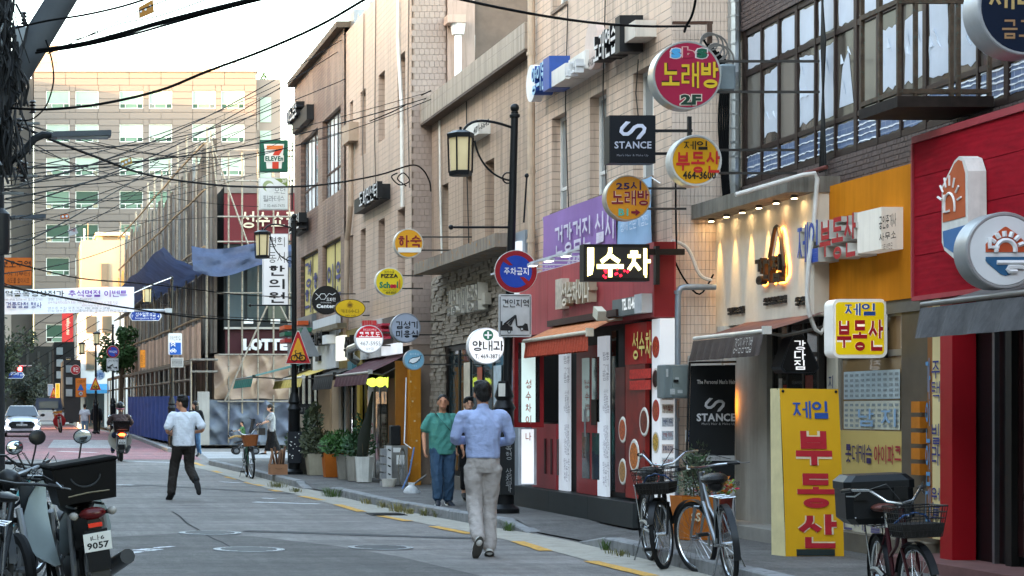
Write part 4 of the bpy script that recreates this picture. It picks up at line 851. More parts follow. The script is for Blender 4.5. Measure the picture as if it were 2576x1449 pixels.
rsign('small orange round boarding house sign with a white bar',1028,612,37,33.5,'db9a25',[('하숙',1002,592,1060,623,'86252a',.06)],'c9c4b8',.14,3,7.55,extra=lambda fc,Y,e:px(fc,[(1001,623),(1059,623),(1059,635),(1001,635)],Y,'e9e5dc'))
def pizza(fc,Y,e):
 for k,(x,y)in enumerate(((986,720),(993,720))):
  mb=MB();circle_c(mb,x,y,5,Y-.014,.003,14);mb.build('tomato_emblem',mat('c4283a',.5),fc)
 px(fc,[(1003,726),(1003,706),(1005,701),(1007,706),(1007,726)],Y,'d8862c')
rsign('yellow round pizza sign with green lettering and red dots',980,709,36,35.6,'e6c928',[('피자스쿨',967,681,992,687,'3a3420',.02),('PIZZA',958,689,1001,699,'2a2620',.06),('Sch',954,709,981,725,'1e7d5c',.06),('l',998,708,1001,725,'1e7d5c',.06),('성수쇼핑센터점',963,728,999,733,'3a3420',.0),('464-6003',970,733,996,739,'3a3420',.02)],'d7d4cc',.14,2.5,XT,extra=pizza)
def hexes(fc,Y,e):
 for cx,cy in((812,746),):
  p=[(cx+9*math.cos(R(60*k)),cy+8*math.sin(R(60*k)))for k in range(7)];mb=MB();mb.tube([W(a,b,Y-.016)for a,b in p],.008,4)
  for a,b in(((794,738),(803,746)),((794,754),(803,746)),((821,746),(828,738)),((828,738),(836,742)),((836,742),(844,737))):mb.tube([W(*a,Y-.016),W(*b,Y-.016)],.008,4)
  mb.build('emblem',mat('e8e8e8',.5),fc)
rsign('black round sign with a white molecule emblem',821,755,36,42.6,'1d1b1b',[('도파민',821,749,844,758,'ececec',.05),('DOPAMINE',807,760,833,763,'cfcfcf',.0),('Center',796,765,842,775,'ececec',.05)],'1a1818',.14,2,7.1,extra=hexes)
rsign('yellow oval cafe sign with a black rim',881,776,38,41.0,'d9b321',[('카페수다',857,778,904,788,'4a3a18',.0),('cafe suda',868,791,895,796,'6a5520',.0)],'1f1c18',.12,1.6,7.14,ry=23.5,extra=lambda fc,Y,e:[px(fc,[(873,772),(872,765),(877,760),(880,756),(884,761),(889,765),(887,772),(881,776)],Y,'b98f1c'),px(fc,[(876,771),(876,764),(885,764),(885,771)],Y,'7a5f20',0,.016)])
def coco(fc,Y,e):
 p=[(929+33.2*math.cos(R(a)),853-33.2*math.sin(R(a)))for a in range(6,175,8)];px(fc,p,Y,'c01c30',e*.5,.0085)
rsign('white and red round walnut cake sign with a phone number',929,853,35.5,37.6,'eef1f3',[('호두과자전문점',913,827,946,833,'f2f2f2',.0),('코코호도',903,835,956,848,'f6f6f6',.06),('467-5955',906,859,957,869,'77797c',.0),('성수점',920,874,939,881,'77797c',.0)],'d5d8da',.14,2.5,XT,.18,extra=coco)
rsign('pale lilac round hairdresser sign with bold black letters',1021,825,37.5,35.2,'a9b0c0',[('김성기',996,808,1050,827,'22242a',.05),('미용실',996,831,1051,849,'22242a',.05)],'8f949e',.16,3,7.6)
def wing(fc,Y,e):
 px(fc,[(1027,914),(1029,905),(1038,899),(1052,897),(1061,893),(1058,899),(1060,901),(1055,904),(1056,907),(1050,909),(1051,911),(1045,913),(1038,916),(1032,913)],Y,'2f4a5c',0,.011);px(fc,[(1029,912),(1031,905),(1039,901),(1052,899),(1058,896),(1056,899),(1057,901),(1052,904),(1053,906),(1048,908),(1048,910),(1043,912),(1038,914),(1033,911)],Y,'eef2f4',0,.015)
rsign('light blue round sign with a white wing',1042,905,26,34.8,'7fb2cc',[('봄미용실',1030,888,1053,893,'d6e6ee',.0),('서울숲',1036,918,1049,922,'cfe0ea',.0)],'9fa9b0',.12,2,7.6,extra=wing)
def cross(fc,Y,e):
 mb=MB();circle_c(mb,1228,843,13,Y-.01,.003,24);mb.build('emblem',mat('3d8a6c',.5),fc);px(fc,[(1226,834),(1230,834),(1230,841),(1237,841),(1237,845),(1230,845),(1230,852),(1226,852),(1226,845),(1219,845),(1219,841),(1226,841)],Y,'f4f4f4',e*.6,.015)
rsign('glowing white round clinic sign with a green cross',1224,870,46,28.6,'f1f3f5',[('양내과',1188,857,1265,883,'2c2c30',.06),('T. 469-3871',1194,891,1256,902,'3a3a40',.02)],'dfe2e4',.16,2,7.5,.25,extra=cross)
def horizon(cx,cy,k,fc,Y,oc='b5502f',off=.013):
 P=lambda x,y:(cx+x*k,cy+y*k)
 px(fc,[P(-50,2),P(-50,-18),P(-45,-24),P(-30,-40),P(-5,-60),P(0,-62),P(5,-60),P(30,-42),P(50,-22),P(50,2)],Y,oc,0,off);px(fc,[P(-50,14),P(50,14),P(50,28),P(12,58),P(0,62),P(-12,58),P(-45,30),P(-50,24)],Y,'2d5c82',0,off)
 mb=MB();Z=lambda x,y:W(*P(x,y),Y-off-.004);q=.011*k*1.6
 mb.tube([Z(24*math.cos(R(a)),-4-24*math.sin(R(a)))for a in range(-15,200,12)],q,5)
 for a in(20,45,70,95,120,145):mb.tube([Z(33*math.cos(R(a)),-4-33*math.sin(R(a))),Z(47*math.cos(R(a)),-4-47*math.sin(R(a)))],q,5)
 mb.tube([Z(-40,-32),Z(-40,-10),Z(-18,-10)],q,5);mb.tube([Z(-24,-10),Z(-24,2)],q,5);mb.tube([Z(-22,28),Z(45,28)],q,5);mb.tube([Z(45,40),Z(8,40),Z(4,46),Z(8,51),Z(28,50)],q,5);mb.build('sun_emblem',mat('dfe2e4',.5),fc)
rsign('weathered white round sign with an orange sunrise and blue water emblem',2527,630,97,14.7,'d3d6d8',[],'9fa1a2',.2,10,7.75,extra=lambda fc,Y,e:horizon(2530,632,1.0,fc,Y),arms=False)
rsign('navy round credit cooperative sign with gold letters at the top corner',2584,16,124,15.2,'141f33',[('새마을',2486,-44,2690,24,'b9a06a',.05),('금고',2519,50,2600,98,'9d7c5a',.03)],'a9adb2',.25,9,8.1,arms=False)
# square and rectangular projecting signs
def bsign(name,label,x0,y0,x1,y1,Y,face,texts,dep=.14,frame='8d8d8d',rad=0,brd=3,e=0.0,wall=None,wy=(.2,.8),cat='sign',group=GR):
 t=thing(name,label,cat,W((x0+x1)/2,y1,Y),group);mb=MB()
 if rad:poly_c(mb,rrect(x0,y0,x1,y1,rad),Y,dep)
 else:cbox(mb,x0,y0,x1,y1,Y,dep)
 mb.build('casing',mat(frame,.45,.1,.08,5,0,e*.5),t);mb=MB()
 if rad:poly_c(mb,rrect(x0+brd,y0+brd,x1-brd,y1-brd,max(rad-brd,1)),Y-.006,.005)
 else:cbox(mb,x0+brd,y0+brd,x1-brd,y1-brd,Y-.006,.005)
 fc=mb.build('face',mat(face,.45,0,.05,3,0,e),t)
 for q in texts:
  s_,a,b,c,d,col=q[:6];bo=q[6]if len(q)>6 else.035
  if len(q)>7:ctext(s_,a,b,c,d,Y,mat(q[7],.5,0,0,3,0,e),fc,bo+.05,.009,0,'lettering_outline',bo)
  ctext(s_,a,b,c,d,Y,mat(col,.5,0,0,3,0,e*.5),fc,bo,.012)
 if wall:
  for v in wy:z=wz(y0+(y1-y0)*v,Y);MB().box(wx(x1,Y),wall+.03,Y+dep/2-.015,Y+dep/2+.015,z-.015,z+.015).build('bracket',mat('2a2a2b',.5,.5),t)
  MB().box(wall-.02,wall+.02,Y+dep/2-.02,Y+dep/2+.02,wz(y1,Y),wz(y0,Y)).build('wall_plate',mat('2a2a2b',.5,.5),t)
 return t,fc
def swoosh(fc,Y,x,y,k,col='cfd2e2',off=.012):
 P=lambda a,b:W(x+a*k,y+b*k,Y-off);mb=MB()
 mb.tube([P(-6,-17),P(-14,-15),P(-26,-2),P(-28,6),P(-22,12),P(-12,12),P(-4,6),P(4,-4),P(12,-8),P(22,-8),P(28,-2),P(26,6),P(14,20),P(8,24)],[.002]+[.0095*k*Y/10]*12+[.002],5)
 for i,v in enumerate(mb.v):mb.v[i]=(v[0],Y-off+(v[1]-(Y-off))*.1,v[2])
 mb.build('emblem',mat(col,.5),fc)
t,fc=bsign('square_sign','black square hair salon sign with a white swoosh',1533,290,1649,410,22.0,'15171d',[('STANCE',1545,356,1638,374,'b9bccb',.02),("Man's Hair & Make Up",1551,388,1630,395,'8a8d98',.0)],.2,'1b1c20',0,2,0,XB,(.3,.78));swoosh(fc,21.994,1592,325,1.05)
bsign('square_sign','bright yellow rounded square estate agent sign hanging from the orange fascia',2095,752,2232,900,18.6,'d9bb12',[('제일',2124,763,2201,794,'274f96',.05,'e8e2c8'),('부동산',2104,804,2220,883,'9c1a24',.05,'ece6d4')],.2,'e9e8e4',17,8,.12,8.1,(.5,))
# triangular black sign
t=thing('triangle_sign','black rounded triangle sign with white vertical letters','sign',W(2010,940,19.9),GR)
tri=lambda o:[(1966+o,930-o),(1964+o,922),(1990,852+o),(1999,842+o),(2015,840+o),(2026,848+o),(2056-o,912),(2060-o,926),(2050-o,938-o),(1974+o,938-o)]
mb=MB();poly_c(mb,tri(0),19.9,.25);mb.build('casing',mat('1e2126',.4),t);mb=MB();poly_c(mb,tri(4),19.893,.006);fc=mb.build('face',mat('0e0f12',.4),t)
ctext('강\n다\n짐',1997,856,2026,930,19.893,mat('e8e8ea',.5,0,0,3,0,.3),fc,.03)
# signs at the far end of the brick building, one below the other
YQ=52.5
def seven(fc,Y):
 px(fc,[(664,362),(715,362),(708,424),(671,424)],Y,'e3e0d8',0,.009);px(fc,[(671,366),(712,366),(712,375),(701,392),(701,424),(685,424),(685,392),(694,376),(671,376)],Y,'c8402c',0,.014);px(fc,[(671,366),(712,366),(712,371),(708,376),(671,376)],Y,'d8743a',0,.018)
 px(fc,[(665,391),(714,391),(714,407),(665,407)],Y,'e3e0d8',0,.021)
t,fc=bsign('square_sign','green and white convenience store sign with a red numeral, topmost of the stack',654,352,725,432,YQ,'1f5a46',[],.2,'234a3c',0,2,0,7.1,(.5,));seven(fc,YQ);ctext('ELEVEn',667,393,712,405,YQ,mat('1f5a46',.5),fc,.06,.024)
t,fc=bsign('square_sign','white and olive fitness studio sign under the convenience store sign',653,447,725,527,YQ,'dfe2e0',[('모던',690,473,717,487,'44484a',.0),('필라테스',662,492,716,507,'44484a',.0),('T 02-465-7475',664,514,716,521,'70746e',.0)],.2,'c9cbc8',0,2,0,7.1,(.5,))
px(fc,[(690,449),(723,449),(723,470)],YQ,'7f9152',0,.01);mb=MB();circle_c(mb,675,468,14,YQ-.013,.003,24);mb.build('emblem',mat('9aa87c',.5),fc);mb=MB();circle_c(mb,680,473,12,YQ-.017,.003,24);mb.build('emblem',mat('dfe2e0',.5),fc);ctext('3F',709,452,721,460,YQ,mat('e6e6e0',.5),fc,.02,.014)
bsign('vertical_sign','tall white clinic sign with a column of black brush letters',662,588,725,768,YQ,'d6d8da',[('경희',675,596,716,622,'2a2a2c',.01),('동서',675,634,716,661,'2a2a2c',.01),('한',677,668,716,694,'242426',.05),('의',677,702,716,727,'242426',.05),('원',677,735,716,762,'242426',.05)],.2,'c6c8ca',0,2,.12,7.1,(.1,.9))
# facade lettering signs
def chan(s,X,x0,x1,yt,yb,face,side,par,dep=.15,bold=.05):
 ftext(s,X,x0,x1,yt,yb,mat(side,.5,.1,.1,5),par,bold,0,dep,'lettering_side',bold);ftext(s,X,x0,x1,yt,yb,mat(face,.5,0,.05,5),par,bold*.6,dep+.004,0,'lettering',bold)
t=thing('lettering_sign','raised white metal letters on the split-stone wall','sign',(XC-.2,33,3.3))
chan('김성기미용실',XC-.1,1147,1228,732,796,'6f6a62','cfcabe',t,.16,.05);fb('end_box',XC-.1,1213,1236,735,765,.1,mat('b5aea0',.6),t)
t=thing('lettering_sign','cream raised letters of the Chinese restaurant on its red fascia','sign',(XR-.1,25,2.8))
chan('성수차이나',XR-.02,1432,1503,712,772,'efe6d2','b5a78e',t,.1,.06);fb('emblem_panel',XR,1416,1432,700,776,.1,mat('cfc4b2',.5,0,.2,12),t)
t=thing('phone_sign','grey box sign with the restaurant telephone number','sign',(XR-.1,23.5,2.7));fb('casing',XR,1561,1640,741,786,.1,mat('6f7674',.5),t);fb('end_cap',XR-.002,1622,1641,738,786,.12,mat('cfcfcf',.5),t);ftext('TEL. 02-462-3377',XR-.1,1566,1618,752,782,mat('e9e9e6',.5,0,0,3,0,.2),t,.04)
t=thing('lettering_sign','blue and red raised letters of the estate agent on the orange fascia','sign',(XO-.15,19,3))
chan('제일',XO-.02,2056,2110,565,668,'2f4fa8','c9c6be',t,.2,.05);chan('부동산',XO-.02,2114,2207,555,660,'b0222f','c9c6be',t,.2,.05)
t=thing('box_sign','white rounded box sign beside the blue and red letters','sign',(XO-.2,18.3,3));fb('casing',XO,2210,2272,535,638,.2,mat('d4d0c6',.5,0,.06,4,0,.1,.15),t,2210)
ftext('공인중개사',XO-.2,2213,2256,545,578,mat('33332f',.5),t,.03);ftext('사무소',XO-.2,2213,2256,588,608,mat('33332f',.5),t,.03);ftext('대표:이만근',XO-.2,2220,2247,615,630,mat('33332f',.5),t,.02)
t=thing('lettering_sign','black backlit logo with a glowing teardrop outline on the grey plaster','sign',(XK-.08,21,3));Z=lambda x,y:Vector((XK-.05,fy(XK,x),fz(XK,x,y)))
tr=[(1948,648),(1953,620),(1958,590),(1962,573),(1966,569),(1970,573),(1976,600),(1981,640),(1985,670),(1983,690),(1975,702),(1967,706)]
MB().tube([Z(*q)for q in tr],.02,6).build('outline',mat('2a211c',.5),t);MB().tube([Z(*q)+Vector((.045,-.05,-.02))for q in tr],.016,6).build('glow',mat('ff9a3a',.5,0,0,3,0,5),t)
ftext('강다짐',XK-.02,1915,1977,652,718,mat('1f1a18',.5),t,.07,0,.07);ftext('강다짐',XK-.005,1915,1977,654,721,mat('ff9a3a',.5,0,0,3,0,5),t,.1,0,.005,'glow',.07)
for s,a,b,y0,y1 in(('밥에 힘을 싣다',1836,1875,775,793),('삼각김밥전문점',1926,1980,750,769),('성수점',2006,2025,748,770)):ftext(s,XK-.003,a,b,y0,y1,mat('2c2a28',.5),t,.05,0,.03)
# clinic and karaoke letter signs high on the tiled facade
t=thing('lettering_sign','blue raised clinic letters with a white cross disc on the tiled facade','sign',(XB-.2,27,5.8));chan('양의원',XB-.05,1382,1420,172,243,'9cc4dc','2f4f9c',t,.25,.05);fb('end_block',XB-.05,1418,1434,140,222,.28,mat('34549c',.45),t)
MB().lathe([(.26,0),(.26,-.14)],(XB-.1,fy(XB,1378),fz(XB,1378,210)),24,'x').build('cross_disc',mat('dedfe2',.45),t);fb('cross',XB-.242,1374,1382,203,214,.004,mat('b5a0b8',.5),t);fb('cross',XB-.242,1376.5,1379.5,194,224,.004,mat('b5a0b8',.5),t)
t=thing('box_sign','white box sign with a phone number between the clinic and karaoke letters','sign',(XB-.2,25.5,5.8));fb('casing',XB,1436,1480,158,198,.3,mat('d9d6ce',.5,0,.05,4,0,0,.2),t,1480);fb('casing',XB,1478,1522,125,172,.25,mat('dcd9d1',.5,0,.05,4,0,0,.2),t,1522);ftext('내과',XB-.3,1440,1470,165,200,mat('cfd0d0',.5),t,.05,0,.1);ftext('469-3871',XB-.25,1480,1497,150,172,mat('3a3632',.5),t,.03)
t=thing('lettering_sign','black and white raised karaoke practice room letters below the roof','sign',(XB-.2,24,6));chan('노래연습장',XB-.05,1537,1612,92,165,'d6d3cf','17171a',t,.22,.07);fb('end_block',XB-.03,1606,1618,38,130,.28,mat('1a1b1e',.5),t)
MB().lathe([(.3,0),(.3,-.1)],(XB-.1,fy(XB,1527),fz(XB,1527,115)),24,'x').build('number_disc',mat('cbb8ae',.5),t);ftext('25시',XB-.2,1522,1532,92,138,mat('b06a72',.5),t,.04);fb('box',XB,1616,1652,50,92,.25,mat('cfc6ba',.5,0,.08,4,0,0,.3),t,1652)
t=thing('phone_box_sign','white box sign with a phone number behind the lamp post lantern','sign',(XC-.1,31,5));fb('casing',XC,1185,1234,300,336,.2,mat('d6d3cb',.5,0,.05,4,0,0,.25),t);ftext('471-6645',XC-.2,1192,1232,322,338,mat('3a3632',.5),t,.03)
t=thing('lettering_sign','black raised letter sign high on the brick building','sign',(XA-.2,50,9));chan('피아노교습소',XA-.05,742,768,280,318,'c9c9c9','17181a',t,.22,.05);fb('backing',XA,752,790,262,300,.18,mat('17181a',.5),t)
t=thing('lettering_sign','black boxed white letter sign projecting over the narrow windows','sign',(XT-.2,39,5.8));fb('backing',XT,915,982,462,500,.2,mat('191a1c',.5),t,982);chan('도파민센터',XT-.2,916,962,485,524,'d0d0d0','17181a',t,.1,.05)
t=thing('lettering_sign','black raised letter sign on the brick building behind the lamp post','sign',(XA-.2,50,5.4));chan('한의원',XA-.1,745,772,552,590,'c6c6c4','17181a',t,.2,.05);fb('backing',XA,752,776,548,580,.16,mat('1a1b1d',.5),t)
# LED sign
t=thing('led_sign','black LED sign with glowing yellow and red characters','sign',W(1555,708,22.3));YL=22.3;mb=MB();cbox(mb,1468,614,1634,707,YL,.16);mb.build('casing',mat('141416',.5),t);mb=MB();cbox(mb,1477,622,1628,699,YL-.004,.003);fc=mb.build('screen',mat('2b2b2a',.5),t)
LY=mat('ffe98a',.5,0,0,3,0,2.6);LR=mat('e0182c',.5,0,0,3,0,2.2)
ctext('수',1501,623,1568,697,YL,LY,fc,.05,.01);ctext('차',1577,625,1636,692,YL,LY,fc,.05,.01)
for q in([(1478,623),(1494,623),(1494,668),(1490,690),(1478,695)],[(1623,626),(1627,626),(1627,698),(1623,698)]):px(fc,q,YL,'ffe98a',2.6,.011)
for k in range(14):x=random.choice((random.uniform(1509,1527),random.uniform(1545,1582)));y=random.uniform(675,698);px(fc,[(x,y),(x+4,y-2),(x+6,y+3),(x+2,y+5)],YL,'e0182c',2.2,.014)
MB().box(wx(1634,YL),XR+.3,YL+.04,YL+.1,wz(640,YL),wz(625,YL)).build('bracket',BLACK,t);MB().box(wx(1652,YL),wx(1662,YL),YL+.03,YL+.12,wz(715,YL),wz(618,YL)).build('bracket_plate',BLACK,t)
# purple clinic banner
t=thing('banner','faded purple and blue health check banner tied under the clinic windows','banner',(XB-.05,25,3.6));Xb=XB-.06;ya,yb,ym_=fy(Xb,1640),fy(Xb,1365),fy(Xb,1552)
def bcloth(y0,y1,c,nm):MB().grid(lambda u,v:(Xb-.012*math.sin(u*9+v*3),y0+(y1-y0)*u,3.42+(4.22-3.42)*v-.03*math.sin(u*2.2)*(1-v)),16,5).build(nm,mat(c,.6,0,.08,2),t)
bcloth(ym_,yb,'9370ae','purple_cloth');bcloth(ya,ym_,'8fb2d0','blue_cloth')
ftext('건강검진 실시',Xb-.02,1397,1545,572,643,mat('d9d2e0',.6),t,.04);ftext('469-3871',Xb-.02,1425,1520,648,690,mat('cbc0d8',.6),t,.05);ftext('국민건강보험',Xb-.02,1372,1396,660,684,mat('d0c6da',.6),t,.01);ftext('생애 전환기검진',Xb-.02,1562,1632,560,585,mat('d3deea',.6),t,.02)
for y,z in((ya,3.4),(ya,4.2),(yb,4.2)):MB().tube([(Xb,y,z),(XB,y+(.12 if y>ya else-.12),z-.08)],.008,5).build('cord',WHITE,t)
# flat house-shaped sign on the red boards
t=thing('house_sign','tall house shaped orange and blue sign fixed flat on the red boards','sign',(XE-.15,16.6,2.9));P=lambda x,y,o=0:(XE-.16-o,fy(XE,x),fz(XE,x,y))
ol=[(2418,470),(2450,405),(2462,393),(2474,398),(2484,430),(2486,600),(2470,655),(2460,660),(2425,630),(2418,610)]
MB().prism([P(*q)for q in ol],(.15,0,0)).build('casing',mat('d8d6d0',.5,0,.1,8,0,0,.2),t);io=[(2421,474),(2451,412),(2461,402),(2470,405),(2478,435),(2479,545),(2421,560)]
MB().prism([P(*q,.004)for q in io],(.003,0,0)).build('face',mat('b5562c',.5,0,.08),t);MB().prism([P(*q,.004)for q in[(2421,582),(2479,566),(2479,600),(2466,648),(2424,620)]],(.003,0,0)).build('face',mat('3f6da0',.5),t)
mb=MB();V=lambda x,y:Vector(P(x,y,.008))
mb.tube([V(2440+14*math.cos(R(a)),520-34*math.sin(R(a)))for a in range(-20,210,18)],.012,5)
for a in(15,40,65,90,115,140,165):mb.tube([V(2440+21*math.cos(R(a)),515-48*math.sin(R(a))),V(2440+31*math.cos(R(a)),515-74*math.sin(R(a)))],.01,5)
mb.tube([V(2427,490),V(2427,534),V(2440,530)],.012,5);mb.build('sun_emblem',mat('e0dcd8',.5),t)
# ================================================================ far end of the street
# ---- office building closing the view
YF=205.0;tF=thing('office_building','pale panelled office building closing the street, its top storeys sunlit','building',(12,YF,gz(YF)))
PANEL=objrand('wall_panel','6f655f','776d67',.6)
xs0,xs1,zT=wx(85,YF),wx(645,YF),wz(181,YF)
MB().box(xs0+.1,xs1-.1,YF+.3,YF+20,0,zT-.1).build('body',mat('6a6562',.9),tF)
cols=[(116,175),(190,248),(301,360),(375,433),(484,542),(557,615)];rows=[228+84*k for k in range(8)];rects=[(wx(a,YF),wx(b,YF),wz(r+45,YF),wz(r,YF))for r in rows for a,b in cols]
def panel_wall(par,Y,x0,x1,z0,z1,pw,ph,holes,m,cap=300):
 zs=[z0];
 while zs[-1]<z1-.3:zs.append(min(zs[-1]+ph,z1))
 n=0;st=MB();pool={}
 for j in range(len(zs)-1):
  a,b=zs[j],zs[j+1];cut=sorted({x0,x1,*[q for h in holes for q in h[:2]if h[2]<b-.02 and h[3]>a+.02]});segs=[]
  for u,v in zip(cut,cut[1:]):
   bl=[h for h in holes if h[0]-.01<=u and v<=h[1]+.01 and h[2]<b-.02 and h[3]>a+.02];lo,hi=a,b;parts=[(a,b)]
   for h in bl:parts=[q for q in((a,min(b,h[2])),(max(a,h[3]),b))if q[1]-q[0]>.03]
   k=max(1,round((v-u)/pw))
   for lo,hi in parts:
    for i in range(k):segs.append((u+(v-u)*i/k,u+(v-u)*(i+1)/k,lo,hi))
  for u,v,lo,hi in segs:
   g_=.02
   if n<cap and lo>wz(780,Y):
    key=(round(v-u,3),round(hi-lo,3))
    if key not in pool:w,h=key;pool[key]=MB().box(-w/2+g_,w/2-g_,0,.28,-h/2+g_,h/2-g_).mesh('panel',m)
    o=link('panel',pool[key],par);o.location=((u+v)/2,Y,(lo+hi)/2);n+=1
   else:st.box(u+g_,v-g_,Y,Y+.28,lo+g_,hi-g_)
 rest(st,'panels',m,par)
panel_wall(tF,YF,xs0,xs1,wz(880,YF),zT,3.4,.7,rects,PANEL)
WF=mat('e3e4e0',.5);gl=[mat(c,.35,0,.15,.25,0,0,0,None,.3)for c in('86a092','64806f','26493c','9dada2')]
for k,(x0,x1,z0,z1)in enumerate(rects):
 mb=MB();y=YF+.12;q=.07;zb=z0+(z1-z0)*.28
 mb.box(x0,x1,y,y+.1,z0,z0+q).box(x0,x1,y,y+.1,z1-q,z1).box(x0,x0+q,y+.003,y+.1,z0+q,z1-q).box(x1-q,x1,y+.003,y+.1,z0+q,z1-q).box(x0+q,x1-q,y+.003,y+.1,zb-q/2,zb+q/2);w=(x1-x0)/4
 for i in(1,3):mb.box(x0+i*w-.03,x0+i*w+.03,y+.006,y+.1,z0+q,zb-q/2)
 f=mb.build('window',WF,tF);r=k//6
 MB().box(x0+q,x1-q,y+.05,y+.06,zb+q/2,z1-q).build('pane',gl[0]if r==0 else gl[3]if r<3 else gl[2]if(k+r)%3 else gl[1],f)
 for i,(a,b)in enumerate(((0,1),(1,3),(3,4))):MB().box(x0+a*w+.06,x0+b*w-.06,y+.05,y+.06,z0+q,zb-q/2).build('pane',gl[1]if i==1 else(gl[2]if(k+i)%3 else glassmat('2a2d2b')),f)
MB().box(xs0-.2,xs1+.2,YF-.15,YF+20,zT,zT+.35).build('parapet',mat('a3978d',.7),tF)
for k in range(14):MB().box(wx(100+41*k,YF),wx(100+41*k,YF)+.06,YF+.5,YF+.56,zT+.35,zT+1.1+(1.6 if k==5 else 0)).build('rail_post',mat('77726c',.6),tF)
mb=MB();mb.tube([(wx(100+41*k,YF),YF+.53,zT+1.0+.08*math.sin(k*2.1))for k in range(14)],.03,4);mb.build('rail_wire',mat('77726c',.6),tF)
MB().box(wx(28,YF),wx(84,YF),YF+3,YF+18,0,wz(185,YF)).build('recess_wall',mat('6a6561',.8,0,.06,.4),tF);MB().box(wx(-60,YF),wx(28,YF),YF+1,YF+18,0,wz(170,YF)).build('left_wing',mat('938b86',.8,0,.06,.4),tF)
MB().box(wx(85,YF),wx(147,YF),YF+4,YF+12,zT+.4,wz(96,YF)).build('stair_tower',mat('98897c',.8,0,.08,.5),tF);MB().box(wx(147,YF),wx(160,YF),YF+5,YF+10,zT+.4,wz(160,YF)).build('roof_box',mat('8d8580',.8),tF)
MB().box(wx(647,YF),wx(712,YF),YF+2,YF+14,0,wz(192,YF)).build('right_wing',mat('92857d',.8,0,.06,.4),tF)
for r in range(7):
 z1=wz(245+r*84,YF+2);MB().box(wx(660,YF),wx(688,YF),YF+1.93,YF+2,z1-2.6,z1).build('window',gl[3]if r<3 else gl[1],tF);MB().box(wx(652,YF),wx(656,YF),YF+1.9,YF+1.96,z1-3.4,z1).build('downpipe',mat('b3a59b',.6),tF)if r==0 else None
mb=MB()
for k in range(500):
 a=random.uniform(0,2*PI);h=random.random();rr=(1-h)*.75*random.uniform(.6,1);c=Vector((wx(676,YF)+rr*math.cos(a),YF+4+rr*math.sin(a),wz(192,YF)+h*1.1));n=Vector((random.uniform(-1,1),random.uniform(-1,1),random.uniform(-.3,1)))*.09;p=n.orthogonal().normalized()*.08;mb.add([c-p,c+n,c+p],[(0,1,2)])
o=mb.build('crown',mat('4f6a2c',.8,0,.3,3));ts=thing('roof_shrub','small conical green shrub on the office roof','shrub',(wx(676,YF),YF+4,wz(192,YF)));attach(o,ts);MB().cyl((wx(676,YF),YF+4,wz(192,YF)-.1),(wx(676,YF),YF+4,wz(192,YF)+.5),.06).build('trunk',mat('4a3a2a',.9),ts)
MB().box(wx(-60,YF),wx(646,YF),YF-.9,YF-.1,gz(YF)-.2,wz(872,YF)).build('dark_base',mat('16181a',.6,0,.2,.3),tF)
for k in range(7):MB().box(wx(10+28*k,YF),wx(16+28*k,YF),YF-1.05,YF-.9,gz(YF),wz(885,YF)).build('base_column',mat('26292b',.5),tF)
# ---- sunlit house and white shop house below it
YH=118.0;tH=thing('sunlit_house','sunlit cream house with a white lower front and blue shop awning','building',(5,YH,gz(YH)))
MB().box(wx(205,YH),wx(336,YH),YH,YH+12,wz(786,YH),wz(604,YH)).build('upper_wall',mat('a8957d',.8,0,.06,.6),tH);MB().box(wx(200,YH),wx(338,YH),YH-.15,YH+12,gz(YH),wz(787,YH)).build('lower_wall',mat('d4d4d2',.7,0,.05,.6),tH)
MB().box(wx(247,YH),wx(336,YH),YH+2,YH+9,wz(604,YH),wz(586,YH)).build('roof_room',mat('cdb48f',.8),tH);MB().box(wx(243,YH),wx(338,YH),YH+1.6,YH+9,wz(586,YH),wz(578,YH)).build('roof_slab',mat('d8ccb6',.8),tH)
for x0,x1,y0,y1,c in((253,273,662,722,'upper'),(216,243,795,838,'low'),(256,281,795,838,'low'),(216,239,883,931,'low'),(256,281,883,931,'low'),(260,300,588,602,'room')):
 dy=0 if c=='upper' else(2 if c=='room' else-.15);f=MB().box(wx(x0,YH),wx(x1,YH),YH+dy-.1,YH+dy-.004,wz(y1,YH),wz(y0,YH)).build('window',mat('8a7a66',.6),tH);MB().box(wx(x0+2,YH),wx(x1-2,YH),YH+dy-.12,YH+dy-.1,wz(y1-2,YH),wz(y0+2,YH)).build('pane',glassmat('5a5a54'),f)
for k in range(8):MB().box(wx(297+5*k,YH),wx(300+5*k,YH),YH-.4,YH-.2,wz(775,YH),wz(700-9*k,YH)).build('timber_prop',mat('b98a4a',.8),tH)
MB().tube([(wx(213,YH),YH+.5,wz(604,YH)),(wx(213,YH),YH+.5,wz(573,YH))],.06,8).build('roof_pipe',mat('c9c9c4',.5),tH);MB().tube([(wx(222,YH),YH+.5,wz(604,YH)),(wx(222,YH),YH+.5,wz(560,YH))],.03,6).build('aerial',mat('8d7a60',.5),tH)
MB().grid(lambda u,v:(wx(192,YH)+1.9*u,YH-.2-1.0*v,wz(966,YH)-.35*v),6,3).build('blue_awning',mat('3f86b5',.7),tH);MB().box(wx(192,YH),wx(192,YH)+1.9,YH-1.22,YH-1.2,wz(990,YH),wz(981,YH)).build('awning_valance',mat('3f86b5',.7),tH)
MB().box(wx(215,YH),wx(262,YH),YH-.2,YH-.16,gz(YH),wz(990,YH)).build('shop_glass',glassmat('3c4448'),tH)
